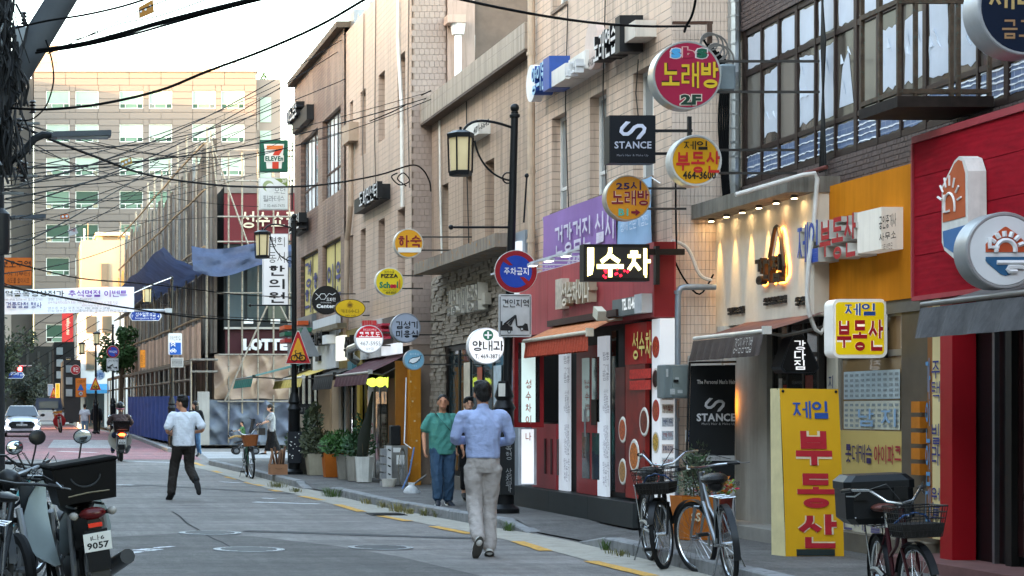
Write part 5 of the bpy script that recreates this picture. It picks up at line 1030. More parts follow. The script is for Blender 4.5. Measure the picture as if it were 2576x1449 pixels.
for x0,x1,y0,y1,c,l in((136,200,860,1040,'17191b','dark narrow building between the office and the white house'),(160,203,905,1040,'2b2c2e','dark shop front with pale sign boxes beside the white house')):
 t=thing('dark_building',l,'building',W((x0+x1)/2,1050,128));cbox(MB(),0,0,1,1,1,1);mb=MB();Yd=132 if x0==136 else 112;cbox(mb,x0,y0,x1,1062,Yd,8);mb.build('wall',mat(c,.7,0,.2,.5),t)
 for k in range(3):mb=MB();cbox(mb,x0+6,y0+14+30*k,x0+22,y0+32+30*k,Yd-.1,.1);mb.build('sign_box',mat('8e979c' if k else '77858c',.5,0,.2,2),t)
# ---- scaffolded shopping building
YP=72.0;tP=thing('shopping_building','maroon shopping building under renovation behind the scaffolding','building',(7.5,YP,gz(YP)))
cx0,cx1=wx(547,YP),wx(800,YP)
MB().box(cx0+.3,cx1+4,YP+.4,YP+30,0,wz(465,YP)).build('body',mat('4c4a48',.8),tP)
MB().box(cx0+.25,cx1+4,YP+.1,YP+.38,wz(612,YP),wz(468,YP)).build('maroon_band',mat('5c1e26',.6,0,.1,.8),tP);MB().box(cx0+.25,cx1+4,YP+.05,YP+.4,wz(485,YP),wz(465,YP)).build('roof_edge',mat('6d6a68',.7),tP)
MB().box(cx0+.3,cx1+4,YP+.1,YP+.38,wz(890,YP),wz(828,YP)).build('maroon_band',mat('3a151d',.6,0,.1,.8),tP);MB().box(cx0+.25,cx1+4,YP-.1,YP+.38,wz(828,YP),wz(823,YP)).build('ledge',mat('b5b2ad',.6),tP)
f=MB().box(cx0+.25,cx1+4,YP+.2,YP+.39,wz(822,YP),wz(613,YP)).build('window_band',mat('2a2f31',.4,.3),tP)
for k in range(6):MB().box(cx0+.35+k*.75,cx0+.98+k*.75,YP+.15,YP+.2,wz(805,YP),wz(640,YP)).build('pane',glassmat(('46545a','3c494c','555b52')[k%3],.05),f)
tt=thing('lettering_sign','cream raised letters on the maroon band of the scaffolded building','sign',W(670,575,YP));ctext('성수쇼핑',606,532,752,574,YP,mat('cfc6b0',.6),tt,.04,.02,.06);tt=thing('lettering_sign','white raised capital letters on the lower maroon band','sign',W(670,885,YP));ctext('LOTTE',611,852,722,882,YP,mat('d8dade',.5),tt,.08,.02,.1)
for x,y in((1330,518),(1625,515)):c=W(.6289*(500+x/2.76)+5,.6289*(1100+y/2.76),YP-.2);t=thing('security_camera','white security camera %s letters of the lower maroon band'%('above the first' if x<1500 else 'above the last'),'camera',c);MB().box(c.x-.14,c.x+.18,c.y-.25,c.y,c.z-.07,c.z+.08).build('housing',WHITE,t);MB().cyl((c.x+.05,c.y-.1,c.z+.05),(c.x+.05,c.y+.35,c.z+.1),.03).build('arm',WHITE,t)
# scaffold: facing poles and along the street
def SL(u):return Vector((6.95+(5.75-6.95)*u,YP+(112-YP)*u,0))
tQ=thing('scaffold','rusty tube scaffold with timber hoarding round the maroon building','scaffold',(6.9,YP,gz(YP)))
TUBE=mat('8a857c',.5,.5,.2,6,0,0,0,wear='6a5140');zt=wz(332,YP)
for x in(575,609,649,688,728,770):MB().cyl((wx(x,YP-.6),YP-.6,gz(YP)),(wx(x,YP-.6),YP-.6,wz(375,YP-.6)),.035,None,7).build('upright',TUBE,tQ)
for y in(378,455,545,608,737,892,1010):MB().cyl((wx(547,YP-.68),YP-.68,wz(y,YP-.68)),(wx(790,YP-.68),YP-.68,wz(y,YP-.68)),.033,None,7).build('ledger',TUBE,tQ)
for a,b in(((730,640),(565,1010)),((530,350),(640,660)),((760,880),(690,740)),((545,470),(530,330))):MB().cyl(W(*a,YP-.75),W(*b,YP-.75),.033,None,7).build('brace',TUBE,tQ)
HOARD=[mat(c,.8,.1,.25,3,0,0,.4)for c in('5f6363','6f6e69','544d47','665e56','74787a')]
nb=86
for i in range(nb):  # timber and sheet boards along the street side
 a,b=SL(i/nb),SL((i+.93)/nb);top=zt-.3+random.uniform(-.25,.3)-(.15*(i%7));d=Vector((-.05-.05*random.random(),0,0))
 MB().add([a+d+Vector((0,0,3.6)),b+d+Vector((0,0,3.6)),b+d+Vector((0,0,top)),a+d+Vector((0,0,top)),a+Vector((.05,0,3.6)),b+Vector((.05,0,3.6)),b+Vector((.05,0,top)),a+Vector((.05,0,top))],[(0,1,2,3),(7,6,5,4),(0,4,5,1),(3,2,6,7),(0,3,7,4),(1,5,6,2)]).build('board',HOARD[i%5]if random.random()<.8 else HOARD[2],tQ)
for k in range(13):a=SL(k/12);MB().cyl(a+Vector((-.35,0,gz(a.y))),a+Vector((-.3,0,zt+random.uniform(-.1,.9))),.045,None,6).build('upright',TUBE,tQ)
for z in(zt-.35,zt-2.1,zt-4.1,4.9,3.3):MB().tube([SL(k/8)+Vector((-.4,0,z+random.uniform(-.06,.06)))for k in range(9)],.045,6).build('bamboo_rail',mat('8d7a60',.8,0,.3,6),tQ)
for k in range(40):a=SL(k/40);MB().cyl(a+Vector((-.75,0,zt-4.6-.012*k)),a+Vector((.1,0,zt-4.3-.012*k)),.035,None,6).build('putlog',TUBE,tQ)
PINK=[mat(c,.85,0,.2,4)for c in('b0937f','9f8672','bb9f8b','8a7566')]
for i in range(34):a,b=SL(.02+i*.022),SL(.02+(i+.8)*.022);z1=4.75-.1*random.random();MB().add([a+Vector((-.5,0,3.35)),b+Vector((-.5,0,3.35)),b+Vector((-.5,0,z1)),a+Vector((-.5,0,z1)),a+Vector((-.44,0,3.35)),b+Vector((-.44,0,3.35)),b+Vector((-.44,0,z1)),a+Vector((-.44,0,z1))],[(0,1,2,3),(7,6,5,4),(0,4,5,1),(3,2,6,7),(0,3,7,4),(1,5,6,2)]).build('timber_board',PINK[i%4],tQ)
# gallery over the pavement: uprights, rails and sheets
GA=lambda u:Vector((5.95-1.35*u,YP-1.2+38*u,0))
for i in range(22):a=GA(i/21);MB().cyl(a+Vector((0,0,gz(a.y))),a+Vector((0,0,3.25)),.035,None,6).build('upright',TUBE,tQ)
for z in(3.25,3.18,2.6):MB().tube([GA(k/6)+Vector((0,0,z+.02*math.sin(k*3)))for k in range(7)],.045,6).build('bamboo_rail',mat('6f6455',.8,0,.3,6),tQ)
for y in(905,935):MB().cyl(W(478,y,YP-1.2),W(548,y,YP-1.2),.04,None,6).build('ledger',TUBE,tQ)
mb=MB();mb.add([GA(0)+Vector((0,0,3.32)),GA(1)+Vector((0,0,3.32)),SL(.95)+Vector((0,0,3.6)),Vector((6.9,YP-1.2,3.4))],[(0,1,2,3)]);mb.build('gallery_roof',mat('4e4a44',.9),tQ)
for i in range(40):a,b=SL(i/40),SL((i+.85)/40);MB().add([a+Vector((.1,0,.1)),b+Vector((.1,0,.1)),b+Vector((.1,0,3.5)),a+Vector((.1,0,3.5))],[(0,1,2,3)]).build('inner_board',random.choice(PINK+HOARD[:2]),tQ)
mb=MB();cbox(mb,497,985,527,1122,YP-.9,.08);mb.build('metal_gate',mat('a5a3a0',.5,.4,.1,2,0,0,.25),tQ)
def tarp(label,fn,nu,nv,m,name='tarpaulin'):tag(MB().grid(fn,nu,nv).build(name,m,None,True),label,'tarpaulin','tarpaulins on the scaffold')
rnd=lambda u,v,k=1:math.sin(u*17.3*k+v*5.1)*.5+math.sin(u*7.1-v*11.7*k+1.3)*.35+math.sin(u*31+v*23*k)*.15
BLT=tarpmat('45526f',.4);GRT=tarpmat('5d6675',.1,.1);PKT=tarpmat('a08a78',.15,.08)
gp=lambda x,y,Y:W(x,y,Y)
tarp('pale pink tarpaulin hung on the scaffold above the grey one',lambda u,v:gp(540+190*u,892+112*v,YP-.72)+Vector((0,.1*rnd(u,v)+.16*abs(math.sin(u*10-v*2.2))+.08*abs(math.sin(v*4+u*7)),.03*rnd(v,u))),50,26,PKT)
tarp('grey blue tarpaulin along the foot of the scaffold behind the pram',lambda u,v:gp(526+206*u,1006+118*v,YP-.85)+Vector((0,.12*rnd(u,v,1.3)+.22*abs(math.sin(u*9+.8*v))+.12*abs(math.sin(v*5+u*3))+.1*abs(math.sin(u*14-v*6)),.03*rnd(v,u))),50,26,GRT)
tarp('dark blue pleated tarpaulin behind the motorcycle rider',lambda u,v:GA(.62*u)+Vector((-.12+.1*math.sin(u*95)+.03*rnd(u,v),0,gz(GA(.62*u).y)+.12+1.75*(1-v))),150,8,mat('37477e',.6,0,.2,3,.1))
tarp('blue net canopy sagging out from the scaffold over the street',lambda u,v:SL(.95*u)+Vector((-.1-(1.85-.95*u)*v,-.8*v,6.55+.4*u+.85*v-.25*math.sin(PI*v)+.1*rnd(u,v))),60,16,BLT)
tarp('blue net canopy above the shop windows of the maroon building',lambda u,v:gp(482+255*u,618+(64+8*math.sin(u*6))*v,YP-.8)+Vector((0,-.5*v+.14*rnd(u,v),-.12*math.sin(PI*u*2))),40,12,BLT)
# ---- tree and shrubs far down the street
def leafy(name,label,c,rx,rz,n,sz,col,trunk,group=None):
 t=thing(name,label,'tree',(c.x,c.y,gz(c.y)),group);MB().tube([(c.x,c.y,gz(c.y)),(c.x+.1,c.y,c.z-rz*.3),(c.x,c.y,c.z+rz*.4)],[trunk,trunk*.8,trunk*.3],7).build('trunk',mat('4a3c2f',.9),t);mb=MB()
 for k in range(5):a=k*1.3;MB().tube([(c.x,c.y,c.z-rz*.4),(c.x+rx*.6*math.cos(a),c.y+rx*.6*math.sin(a),c.z+rz*.2*(k-2))],[trunk*.5,trunk*.15],5).build('limb',mat('4a3c2f',.9),t)
 cl=[(random.gauss(0,.45),random.gauss(0,.45),random.gauss(0,.42),random.uniform(.25,.5))for _ in range(26)]
 for _ in range(n):
  a=random.choice(cl);v=Vector((random.gauss(0,1),random.gauss(0,1),random.gauss(0,1))).normalized()*a[3]*random.random()**.4;p=c+Vector(((a[0]+v.x)*rx,(a[1]+v.y)*rx,(a[2]+v.z)*rz));q=Vector((random.gauss(0,1),random.gauss(0,1),random.gauss(0,1))).normalized()*sz;w=q.orthogonal().normalized()*sz*.5;mb.add([p-q,p+w,p+q,p-w],[(0,1,2,3)])
 mb.build('crown',mat(col,.7,0,.35,2.5),t)
leafy('street_tree','dark green street tree beside the scaffold',W(303,880,99),.95,1.15,2600,.12,'35502c',.12);leafy('street_tree','tree at the edge of the picture before the dark office base',W(2,905,150),1.6,3.2,1800,.2,'222b1b',.15);leafy('street_tree','shaded tree in front of the dark office base',W(60,985,170),1.8,1.8,1500,.2,'1b2118',.12)
# ================================================================ lamp posts and road signs
LMP=mat('1c1e20',.4,.4,.1,6);LGL=mat('b8ab84',.4,0,.08,3,0,.15)
def lamp(label,X,Y,H,side=-1,arm=.9,wid=1.0,panel=None,tilt=0.0):
 z0=gz(Y)+(.12 if Y<60 else.05);t=thing('street_lamp',label,'street lamp',(X,Y,z0),'lantern street lamps along the kerb');tx=X+tilt
 mb=MB();mb.tube([(X,Y,z0),(X+tilt*.3,Y,z0+1.7),(tx,Y,H)],[.065,.06,.048],12);mb.ball((tx,Y,H+.05),.06,None,None,10,6);mb.lathe([(.055,0),(.07,.01),(.07,.04),(.05,.05)],(tx,Y,H-.08),12);mb.build('post',LMP,t,True)
 mb=MB();mb.lathe([(.2,0),(.2,.06),(.13,.12),(.125,1.35),(.15,1.4),(.1,1.5),(.13,1.55),(.1,1.65),(.08,1.75)],(X,Y,z0),14);mb.build('base',LMP,t,True)
 lx=tx+side*arm;lz=H-.75;n=12
 mb=MB();mb.tube([(tx,Y,H-.22)]+[(tx+side*arm*(1-math.cos(R(90*k/n)))if False else tx+side*arm*math.sin(R(90*k/n)),Y,H-.22-.0+.12*math.sin(R(180*k/n))-.2*(k/n)**3)for k in range(1,n+1)]+[(lx,Y,lz+.55)],.018,7)
 mb.tube([(tx,Y,H-.95)]+[(tx+side*arm*.75*math.sin(R(80*k/n)),Y,H-.95+.68*(1-math.cos(R(80*k/n))*.95))for k in range(1,n+1)],.013,6);mb.ring((tx+side*.09,Y,H-.88),.07,.011,'y',14,5);mb.build('arm',LMP,t)
 w=.16*wid;ln=MB();ln.lathe([(w*.6,.5),(w*1.15,.46),(w*1.12,.4),(w*.9,.4)],(lx,Y,lz-.0),6).lathe([(w*.8,-.1),(w*.95,-.1),(w*.98,-.04),(w*.8,-.03)],(lx,Y,lz),6)
 for k in range(6):a=PI/3*k;ln.cyl((lx+w*.95*math.cos(a),Y+w*.95*math.sin(a),lz-.06),(lx+w*1.05*math.cos(a),Y+w*1.05*math.sin(a),lz+.43),.012,None,5)
 f=ln.build('lantern',LMP,t);MB().lathe([(w*.8,-.03),(w*.92,.41)],(lx,Y,lz),6).build('lantern_glass',LGL,f)
 if panel:panel(t,X,Y,z0)
 return t,tx
def roadarm(t,tx,Y,z,L,m=LMP):MB().cyl((tx,Y-.02,z),(tx-L,Y-.02,z),.016,None,7).ball((tx-L,Y-.02,z),.035,None,None,8,5).build('sign_arm',m,t)
def pan1(t,X,Y,z0):
 MB().box(X-.09,X+.1,Y-.16,Y-.12,z0+.25,z0+1.1).build('panel',mat('1e2123',.5),t);text_map('골\n목\n형\n \n상\n점\n가',lambda u,v,d:(X-.02+.08*u,Y-.163-d*.001,z0+.28+.75*v),mat('a5a8aa',.5),t,.0)
 MB().box(X-.1,X-.02,Y-.14,Y-.1,z0+1.55,z0+1.72).build('notice',mat('e2e0d6',.5,0,.1,8),t)
t1,tx1=lamp('nearest lantern lamp post, behind the man in the blue shirt',6.38,26.4,5.45,-1,.72,1.0,pan1,.14);roadarm(t1,tx1,26.4,wz(572,26.4),.85)
MB().cyl((tx1+.16,26.4,wz(445,26.4)),(tx1+.12,26.4,wz(560,26.4)),.012).ball((tx1+.16,26.4,wz(442,26.4)),.03).build('flag_holder',LMP,t1)
def pan2(t,X,Y,z0):
 MB().box(X-.16,X+.13,Y-.2,Y-.15,z0+.25,z0+.92).build('panel',mat('23262c',.5),t)
 for k in range(16):MB().ball((X-.13+random.random()*.23,Y-.2,z0+.28+random.random()*.6),.008+.006*random.random(),.004,None,6,4).build('dot',WHITE,t)
t2,tx2=lamp('lantern lamp post carrying the cycle warning triangle',wx(740,42.6),42.6,5.6,-1,.68,1.0,pan2);roadarm(t2,tx2,42.6,wz(768,42.6),.95)
t3,tx3=lamp('lantern lamp post with the street name sign beside the blue canopy',wx(432,68),68,6.0,-1,.85);t4,_=lamp('lantern lamp post in front of the sunlit house',wx(284,92),92,5.4,-1,.75);t5,_=lamp('small lantern lamp post beyond the white house',wx(241,100),100,5.2,-1,.7);lamp('smallest lantern lamp post beside the lottery sign',wx(203,128),128,5.2,-1,.8)
t6,_=lamp('distant lantern lamp post left of the lottery sign',wx(180,140),140,4.9,-1,.8)
def rod(label,cx,cy,r,Y,par_name='no_parking_sign'):
 t=thing(par_name,label,'road sign',W(cx,cy+r,Y),'no parking discs');mb=MB();circle_c(mb,cx,cy,r,Y,.02,44);mb.build('plate',mat('c9c6c2',.4,.3),t);mb=MB();circle_c(mb,cx,cy,r*.97,Y-.006,.004,44);rd=mb.build('red_ring',mat('8c1a22',.45),t);mb=MB();circle_c(mb,cx,cy,r*.75,Y-.011,.003,44);mb.build('blue_disc',mat('1c3f9c',.45),t)
 k=r/54;mb=MB();poly_c(mb,[(cx-42*k,cy-32*k),(cx-33*k,cy-41*k),(cx-8*k,cy-16*k),(cx-18*k,cy-16*k)],Y-.014,.002);poly_c(mb,[(cx+42*k,cy+32*k),(cx+33*k,cy+41*k),(cx+10*k,cy+14*k),(cx+20*k,cy+14*k)],Y-.014,.002);mb.build('red_bar',mat('8c1a22',.45),t);ctext('주차금지',cx-31*k,cy-10*k,cx+31*k,cy+9*k,Y,mat('dcdde2',.5),t,.03,.017)
def tow(label,x0,y0,x1,y1,Y):
 t=thing('tow_zone_sign',label,'road sign',W((x0+x1)/2,y1,Y),'tow zone plates');k=(x1-x0)/82;P=lambda a,b:(x0+a*k,y0+b*k*((y1-y0)/108/k));mb=MB();poly_c(mb,rrect(x0,y0,x1,y1,4*k),Y,.02);mb.build('plate',mat('bfc2c2',.4,.1),t);BK=mat('1f2022',.5)
 mb=MB()
 for a,b in((P(5,3),P(77,4.5)),(P(5,102.5),P(77,104)),(P(2.5,6),P(4,101)),(P(78,6),P(79.5,101))):cbox(mb,*a,*b,Y-.005,.004)
 mb.build('border',BK,t);ctext('견인지역',*P(9,13),*P(75,33),Y,BK,t,.03)
 mb=MB();poly_c(mb,[P(5,68),P(9,68),P(9,79),P(14,74),P(22,74),P(26,80),P(34,82),P(35,92),P(5,91)],Y-.006,.004);poly_c(mb,[P(45,80),P(60,79),P(66,73),P(72,75),P(75,93),P(60,90),P(46,83)],Y-.006,.004);q=.013*k*Y/26
 for a,b in((P(13,75),P(42,53)),(P(24,75),P(42,53)),(P(42,53),P(45,80)),(P(42,53),P(28,78))):mb.tube([W(*a,Y-.004),W(*b,Y-.004)],q,4)
 mb.build('tow_truck_emblem',BK,t);mb=MB();[circle_c(mb,*P(a,b),4.6*k,Y-.009,.003,16)for a,b in((26,94),(58,88))];mb.build('wheel_emblem',BK,t);mb=MB();[circle_c(mb,*P(a,b),2.8*k,Y-.012,.002,14)for a,b in((26,94),(58,88))];mb.build('hub_emblem',mat('bfc2c2',.4),t)
rod('large no parking disc on the nearest lamp post',1298,683,54,26.25);tow('large tow zone plate under the no parking disc on the nearest lamp post',1255,740,1337,848,26.25);rod('small distant no parking disc above the far tow zone plate',284,885,16,90);tow('small distant tow zone plate beside the street tree',268,901,298,932,90)
def triangle(label,cx,y0,y1,w,Y,fc='e0a02a'):
 t=thing('cycle_warning_sign',label,'road sign',W(cx,y1,Y),'cycle warning triangles');h=y1-y0;T=lambda s:[(cx-(w/2)*s-(3 if s==1 else 0)*0,y1-h*.33+h*.33*s),(cx+(w/2)*s,y1-h*.33+h*.33*s),(cx+w*.04*s,y1-h*.33-h*.67*s),(cx-w*.04*s,y1-h*.33-h*.67*s)]
 mb=MB();poly_c(mb,T(1.04),Y,.02);mb.build('plate',mat('cfccc6',.4,.3),t);mb=MB();poly_c(mb,T(.98),Y-.006,.004);mb.build('red_border',mat('b8242a',.45),t);mb=MB();poly_c(mb,T(.68),Y-.011,.003);mb.build('yellow_field',mat(fc,.45),t)
 k=w/62;q=.011*k*Y/42;cy=y1-h*.2;mb=MB();P=lambda a,b:W(cx+a*k,cy+b*k,Y-.016)
 for a in(-10,11):mb.ring(P(a,3),7.5*k*Y/F,q,'y',18,4)
 for a,b in(((-10,3),(-6,-9)),((-6,-9),(5,-9)),((-6,-7),(1,4)),((1,4),(6,-9)),((1,4),(11,3)),((11,3),(6,-9)),((-6,-9),(-8,-15)),((-8,-15),(-4,-17)),((3,-11),(8,-11))):mb.tube([P(*a),P(*b)],q,4)
 mb.build('bicycle_emblem',mat('2a2420',.5),t);return t
tb=thing('sign_back','plain grey back of a triangular sign behind the cycle warning triangle','road sign',W(770,900,43));mb=MB();poly_c(mb,[(732,897),(800,897),(803,892),(770,822),(764,822)],42.9,.02);mb.build('plate',mat('8d9093',.45,.4),tb)
triangle('cycle warning triangle on the second lamp post',750,834,914,62,42.3);triangle('small distant cycle warning triangle beside the blue awning',240,949,981,28,96);triangle('tiny cycle warning triangle beside the yellow notice',135,975,1001,20,125)
def plate(name,label,x0,y0,x1,y1,Y,face,texts,e=0,rad=0,frame='c9c9c5',brd=1.2,group=None):return bsign(name,label,x0,y0,x1,y1,Y,face,texts,.025,frame,rad,brd,e,None,(),'road sign',group)
def arrowplate(label,x0,y0,x1,y1,Y,texts):
 t=thing('street_name_sign',label,'road sign',W((x0+x1)/2,y1,Y),'blue street name signs');m=(y0+y1)/2;k=(y1-y0)*.35;mb=MB();poly_c(mb,[(x0,m),(x0+k,y0),(x1-k,y0),(x1,m),(x1-k,y1),(x0+k,y1)],Y,.03);mb.build('plate',mat('d5d8dc',.5),t);o=(y1-y0)*.06;mb=MB();poly_c(mb,[(x0+2*o,m),(x0+k+o*.6,y0+o),(x1-k-o*.6,y0+o),(x1-2*o,m),(x1-k-o*.6,y1-o),(x0+k+o*.6,y1-o)],Y-.006,.004);fc=mb.build('face',mat('22418f',.5),t)
 for q in texts:ctext(q[0],*q[1:5],Y,mat('e4e6ec',.5),fc,q[5]if len(q)>5 else.02,.01)
arrowplate('blue arrow-ended street name sign beside the event banner',324,783,408,807,67,[('성수일로12길',341,786,391,796,.02),('Seongsuil-ro 12-gil',340,798,391,804,.0),('37',327,792,335,799,.0),('41',396,792,404,799,.0)]);arrowplate('small blue arrow-ended sign under the red traffic light',11,936,62,952,150,[('광나루로',27,938,48,944,.02),('253',14,941,22,946,.0),('237',51,941,59,946,.0)])
MB().cyl(W(338,781,67),W(426,781,67),.045,None,8).box(wx(415,67),wx(432,67),66.85,67.1,wz(787,67),wz(776,67)).build('sign_arm',mat('a5a9ac',.5,.3),t3)
t,fc=plate('priority_road_sign','blue and white cycle priority road plate on the street name post',423,838,458,893,67,'d3d6d8',[('아차산로7길',427,845,454,856,'2c2e30',.0)],0,4);mb=MB();cbox(mb,427,862,455,892,66.98,.004);mb.build('blue_field',mat('2458a8',.5),fc)
mb=MB()
for a in(0,5):mb.tube([W(430,871-a,66.97),W(435.5,866-a,66.97),W(441,871-a,66.97)],.02,4)
for a in(432,440):mb.ring(W(a,883,66.97),.04,.012,'y',12,4)
mb.tube([W(432,883,66.97),W(434,877,66.97),W(439,877,66.97),W(436,883,66.97),W(440,883,66.97)],.012,4);mb.build('bicycle_emblem',mat('e4e6ec',.5),fc)
t,fc=plate('speed_zone_sign','orange elderly zone sign with a thirty limit disc',190,951,217,999,96,'d2701f',[('노인보호구역',193,956,214,963,'3a1a10',.0),('30',199,987,207,993,'2a2a2a',.05)],0,0,'b8601a');mb=MB();circle_c(mb,203,990,6.2,95.98,.004,24);mb.build('red_ring',mat('b3262a',.5),fc);mb=MB();circle_c(mb,203,990,4.8,95.972,.003,24);mb.build('white_disc',mat('e4e4e2',.5),fc);ctext('30',199.5,987,206.5,993,95.96,mat('222222',.5),fc,.05);mb=MB();poly_c(mb,[(195,982),(211,982),(204,967),(202,967)],95.98,.004);mb.build('blue_triangle',mat('2f5fa8',.5),fc)
plate('school_zone_sign','large orange slow down sign cut by the left edge of the picture',-40,648,80,718,40,'c9641c',[('노인보호구역',-34,656,77,674,'2c1610',.03),('여기부터',18,683,74,695,'2c1610',.0),('속도를 줄이시오',18,699,74,712,'2c1610',.0)],0,3,'a8531a')
plate('notice_plate','yellow vertical notice beside the tiny warning triangle',139,964,151,1004,124,'d9c23a',[('불\n법\n쓰\n레\n기\n투\n기',142,967,148,1001,'3a3420',.0)]);plate('notice_plate','orange vertical CCTV notice on the scaffold gallery',352,880,366,925,70.5,'d07f22',[('불\n법\n주\n정',354,892,359,920,'2c2018',.0),('C\nC\nT\nV',361,885,364,918,'2c2018',.0)],0,2,'a05e1a');plate('priority_road_sign','distant blue and white cycle plate near the truck',120,966,134,996,126,'8fa8c4',[('자전거',121,968,132,973,'33507a',.0)])
plate('parked_notice','grey plate back under the cycle priority plate',430,900,461,924,66.8,'8a8c8c',[('자전거우선도로',433,908,458,916,'3c3e40',.0)])
rsign('small red round lottery sign on the far shops',190,930,12.5,110,'b02a30',[('복권',184,924,197,936,'e6e2de',.05)],'c9c4be',.2,.8);rsign('small pale blue round laundry sign on the far shops',251,943,13,108,'a8c4dc',[('세탁',243,937,259,950,'3a6ab0',.05)],'c9c9c9',.2,.8)
t,_=bsign('vertical_sign','red vertical banner sign hanging on the office corner',156,788,184,860,124,'a8323a',[],.2,'9a2a32',0,.5);text_map('inspiroom',lambda u,v,d:(wx(177-12*v,124),123.98,wz(800+42*u,124)),mat('e2dcd8',.5),_,.02)
t=thing('traffic_light','distant traffic light glowing red over the far crossing','traffic light',W(45,935,155));MB().box(wx(20,155),wx(58,155),155,155.3,wz(934,155),wz(922,155)).build('housing',BLACK,t);c=W(50,928,154.9);MB().ball(c,.17).build('red_lamp',mat('ff3030',.4,0,0,3,0,25),t);MB().cyl(W(-20,920,155),W(80,920,155),.05).build('mast_arm',mat('8a8d8f',.5,.4),t)
# event banner across the street
t=thing('event_banner','white printed event banner strung across the street','banner',W(170,788,66));MB().grid(lambda u,v:W(-140+477*u,788-63*v+3*math.sin(u*5),66)+Vector((0,.08*math.sin(u*11+v),0)),40,4).build('cloth',mat('d9dbe4',.7,0,.05,.6),t);yb_=65.85
for s,a,b,c,d,col,bo in(('성수역골목형상점가',-30,731,161,746,'3a4038',.05),('추석명절',172,730,252,747,'6a3f96',.06),('이벤트',262,730,320,747,'6a3f96',.06),('11:00~17:00 파리바게뜨 맞은편 오거리',10,750,106,757,'6a4a4a',.0),('100% 경품당첨 행사',-20,760,105,775,'34386e',.05),('경품: 와인, 멀티탭, 종합비타민',120,750,232,756,'44464a',.0),('성수역골목형상점가 회원 구매 영수증: 3만원 이상 시 경품 지급',120,758,296,764,'8a4a50',.0),('5만원 이상 시 1만원 상당 경품 지급',206,766,296,771,'8a4a50',.0),('영수증 수집 유효기간: 9월 15일 ~ 17일',120,772,276,778,'44464a',.0),('인정 영수증: 카드매출영수증, 소득공제 현금영수증',120,779,320,785,'44464a',.0)):ctext(s,a,b,c,d,yb_,mat(col,.7),t,bo)
MB().tube([W(337,737,66),W(374,720,66.5),W(432,698,68)],.015,5).build('tie_rope',WHITE,t)
# ================================================================ people
from mathutils import noise as mnoise
_Q=[]
def fuse(mb,name,m,parent,voxel,smooth=4,fold=0.0,fs=9.0,xf=None,seed=0.0):
 """join overlapping closed shapes into one continuous surface (done for everybody at once in flush())"""
 me=mb.mesh(name+'_raw');o=bpy.data.objects.new(name+'_raw',me);COL.objects.link(o)
 r=o.modifiers.new('r','REMESH');r.mode='VOXEL';r.voxel_size=voxel;r.use_smooth_shade=True
 if smooth:s=o.modifiers.new('s','SMOOTH');s.iterations=smooth;s.factor=.5
 t=bpy.data.objects.new(name,bpy.data.meshes.new(name));COL.objects.link(t);t.parent=parent
 _Q.append((o,t,m,fold,fs,xf,seed,name));return t
def flush():
 dg=bpy.context.evaluated_depsgraph_get()
 for o,t,m,fold,fs,xf,seed,name in _Q:
  me=bpy.data.meshes.new_from_object(o.evaluated_get(dg));me.name=name;me.materials.clear();me.materials.append(m)
  if fold:
   nr=[v.normal.copy()for v in me.vertices]
   for v,n in zip(me.vertices,nr):
    c=v.co;q=Vector((c.x*fs,c.y*fs,c.z*fs*.55+seed));k=mnoise.noise(q)+.55*mnoise.noise(q*2.3)+0.8*(abs(mnoise.noise(Vector((c.x*fs*.8+c.z*fs*.7,c.y*fs,c.z*fs*.5-seed))))-.3)
    v.co=c+n*k*fold
  me.polygons.foreach_set('use_smooth',[True]*len(me.polygons))
  old=t.data;t.data=me;bpy.data.meshes.remove(old);raw=o.data;bpy.data.objects.remove(o);bpy.data.meshes.remove(raw)
 _Q.clear()
def cap(mb,a,b,r0,r1=None,n=10):
 a,b=Vector(a),Vector(b);r1=r0 if r1 is None else r1;d=(b-a);L=d.length;d.normalize()
 return mb.tube([a-d*r0,a-d*r0*.7,a,b,b+d*r1*.7,b+d*r1],[r0*.15,r0*.72,r0,r1,r1*.72,r1*.15],n)
def limb(mb,pts,rs,n=12):
 """smoothly bending tapered limb"""
 P=[Vector(p)for p in pts];out=[];rr=[]
 for i in range(len(P)-1):
  for k in range(4):t=k/4;out.append(P[i].lerp(P[i+1],t));rr.append(rs[i]+(rs[i+1]-rs[i])*t)
 out.append(P[-1]);rr.append(rs[-1]);sm=[out[0]]+[(out[i-1]+out[i]*2+out[i+1])/4 for i in range(1,len(out)-1)]+[out[-1]]
 d0=(sm[0]-sm[1]).normalized();d1=(sm[-1]-sm[-2]).normalized()
 return mb.tube([sm[0]+d0*rr[0]*.6]+sm+[sm[-1]+d1*rr[-1]*.6],[rr[0]*.5]+rr+[rr[-1]*.5],n)
def torso(mb,rings,n=16):
 return mb.loft([[Vector((cx+rx*math.copysign(abs(math.cos(2*PI*k/n))**.85,math.cos(2*PI*k/n)),cy+ry*math.sin(2*PI*k/n),z))for k in range(n)]for z,rx,ry,cx,cy in rings])
SKIN=mat('c08a6c',.55,0,.08,12,.05);SKIN2=mat('cf9e82',.55,0,.08,12,.05);HAIR=mat('15120f',.45,0,.3,60,.6)
BASE=dict(hip=(.095,0,.92),hipL=(-.095,0,.92),kneeR=(.1,.03,.5),kneeL=(-.1,.03,.5),ankR=(.1,-.01,.085),ankL=(-.1,-.01,.085),toeR=(.12,.16,.03),toeL=(-.12,.16,.03),
   shR=(.185,0,1.42),shL=(-.185,0,1.42),elR=(.25,-.03,1.13),elL=(-.25,-.03,1.13),wrR=(.25,.06,.88),wrL=(-.25,.06,.88),head=(0,.02,1.62),yaw=0.0,pitch=0.0,pelvis=(0,0,.95),chest=(0,0,1.3))
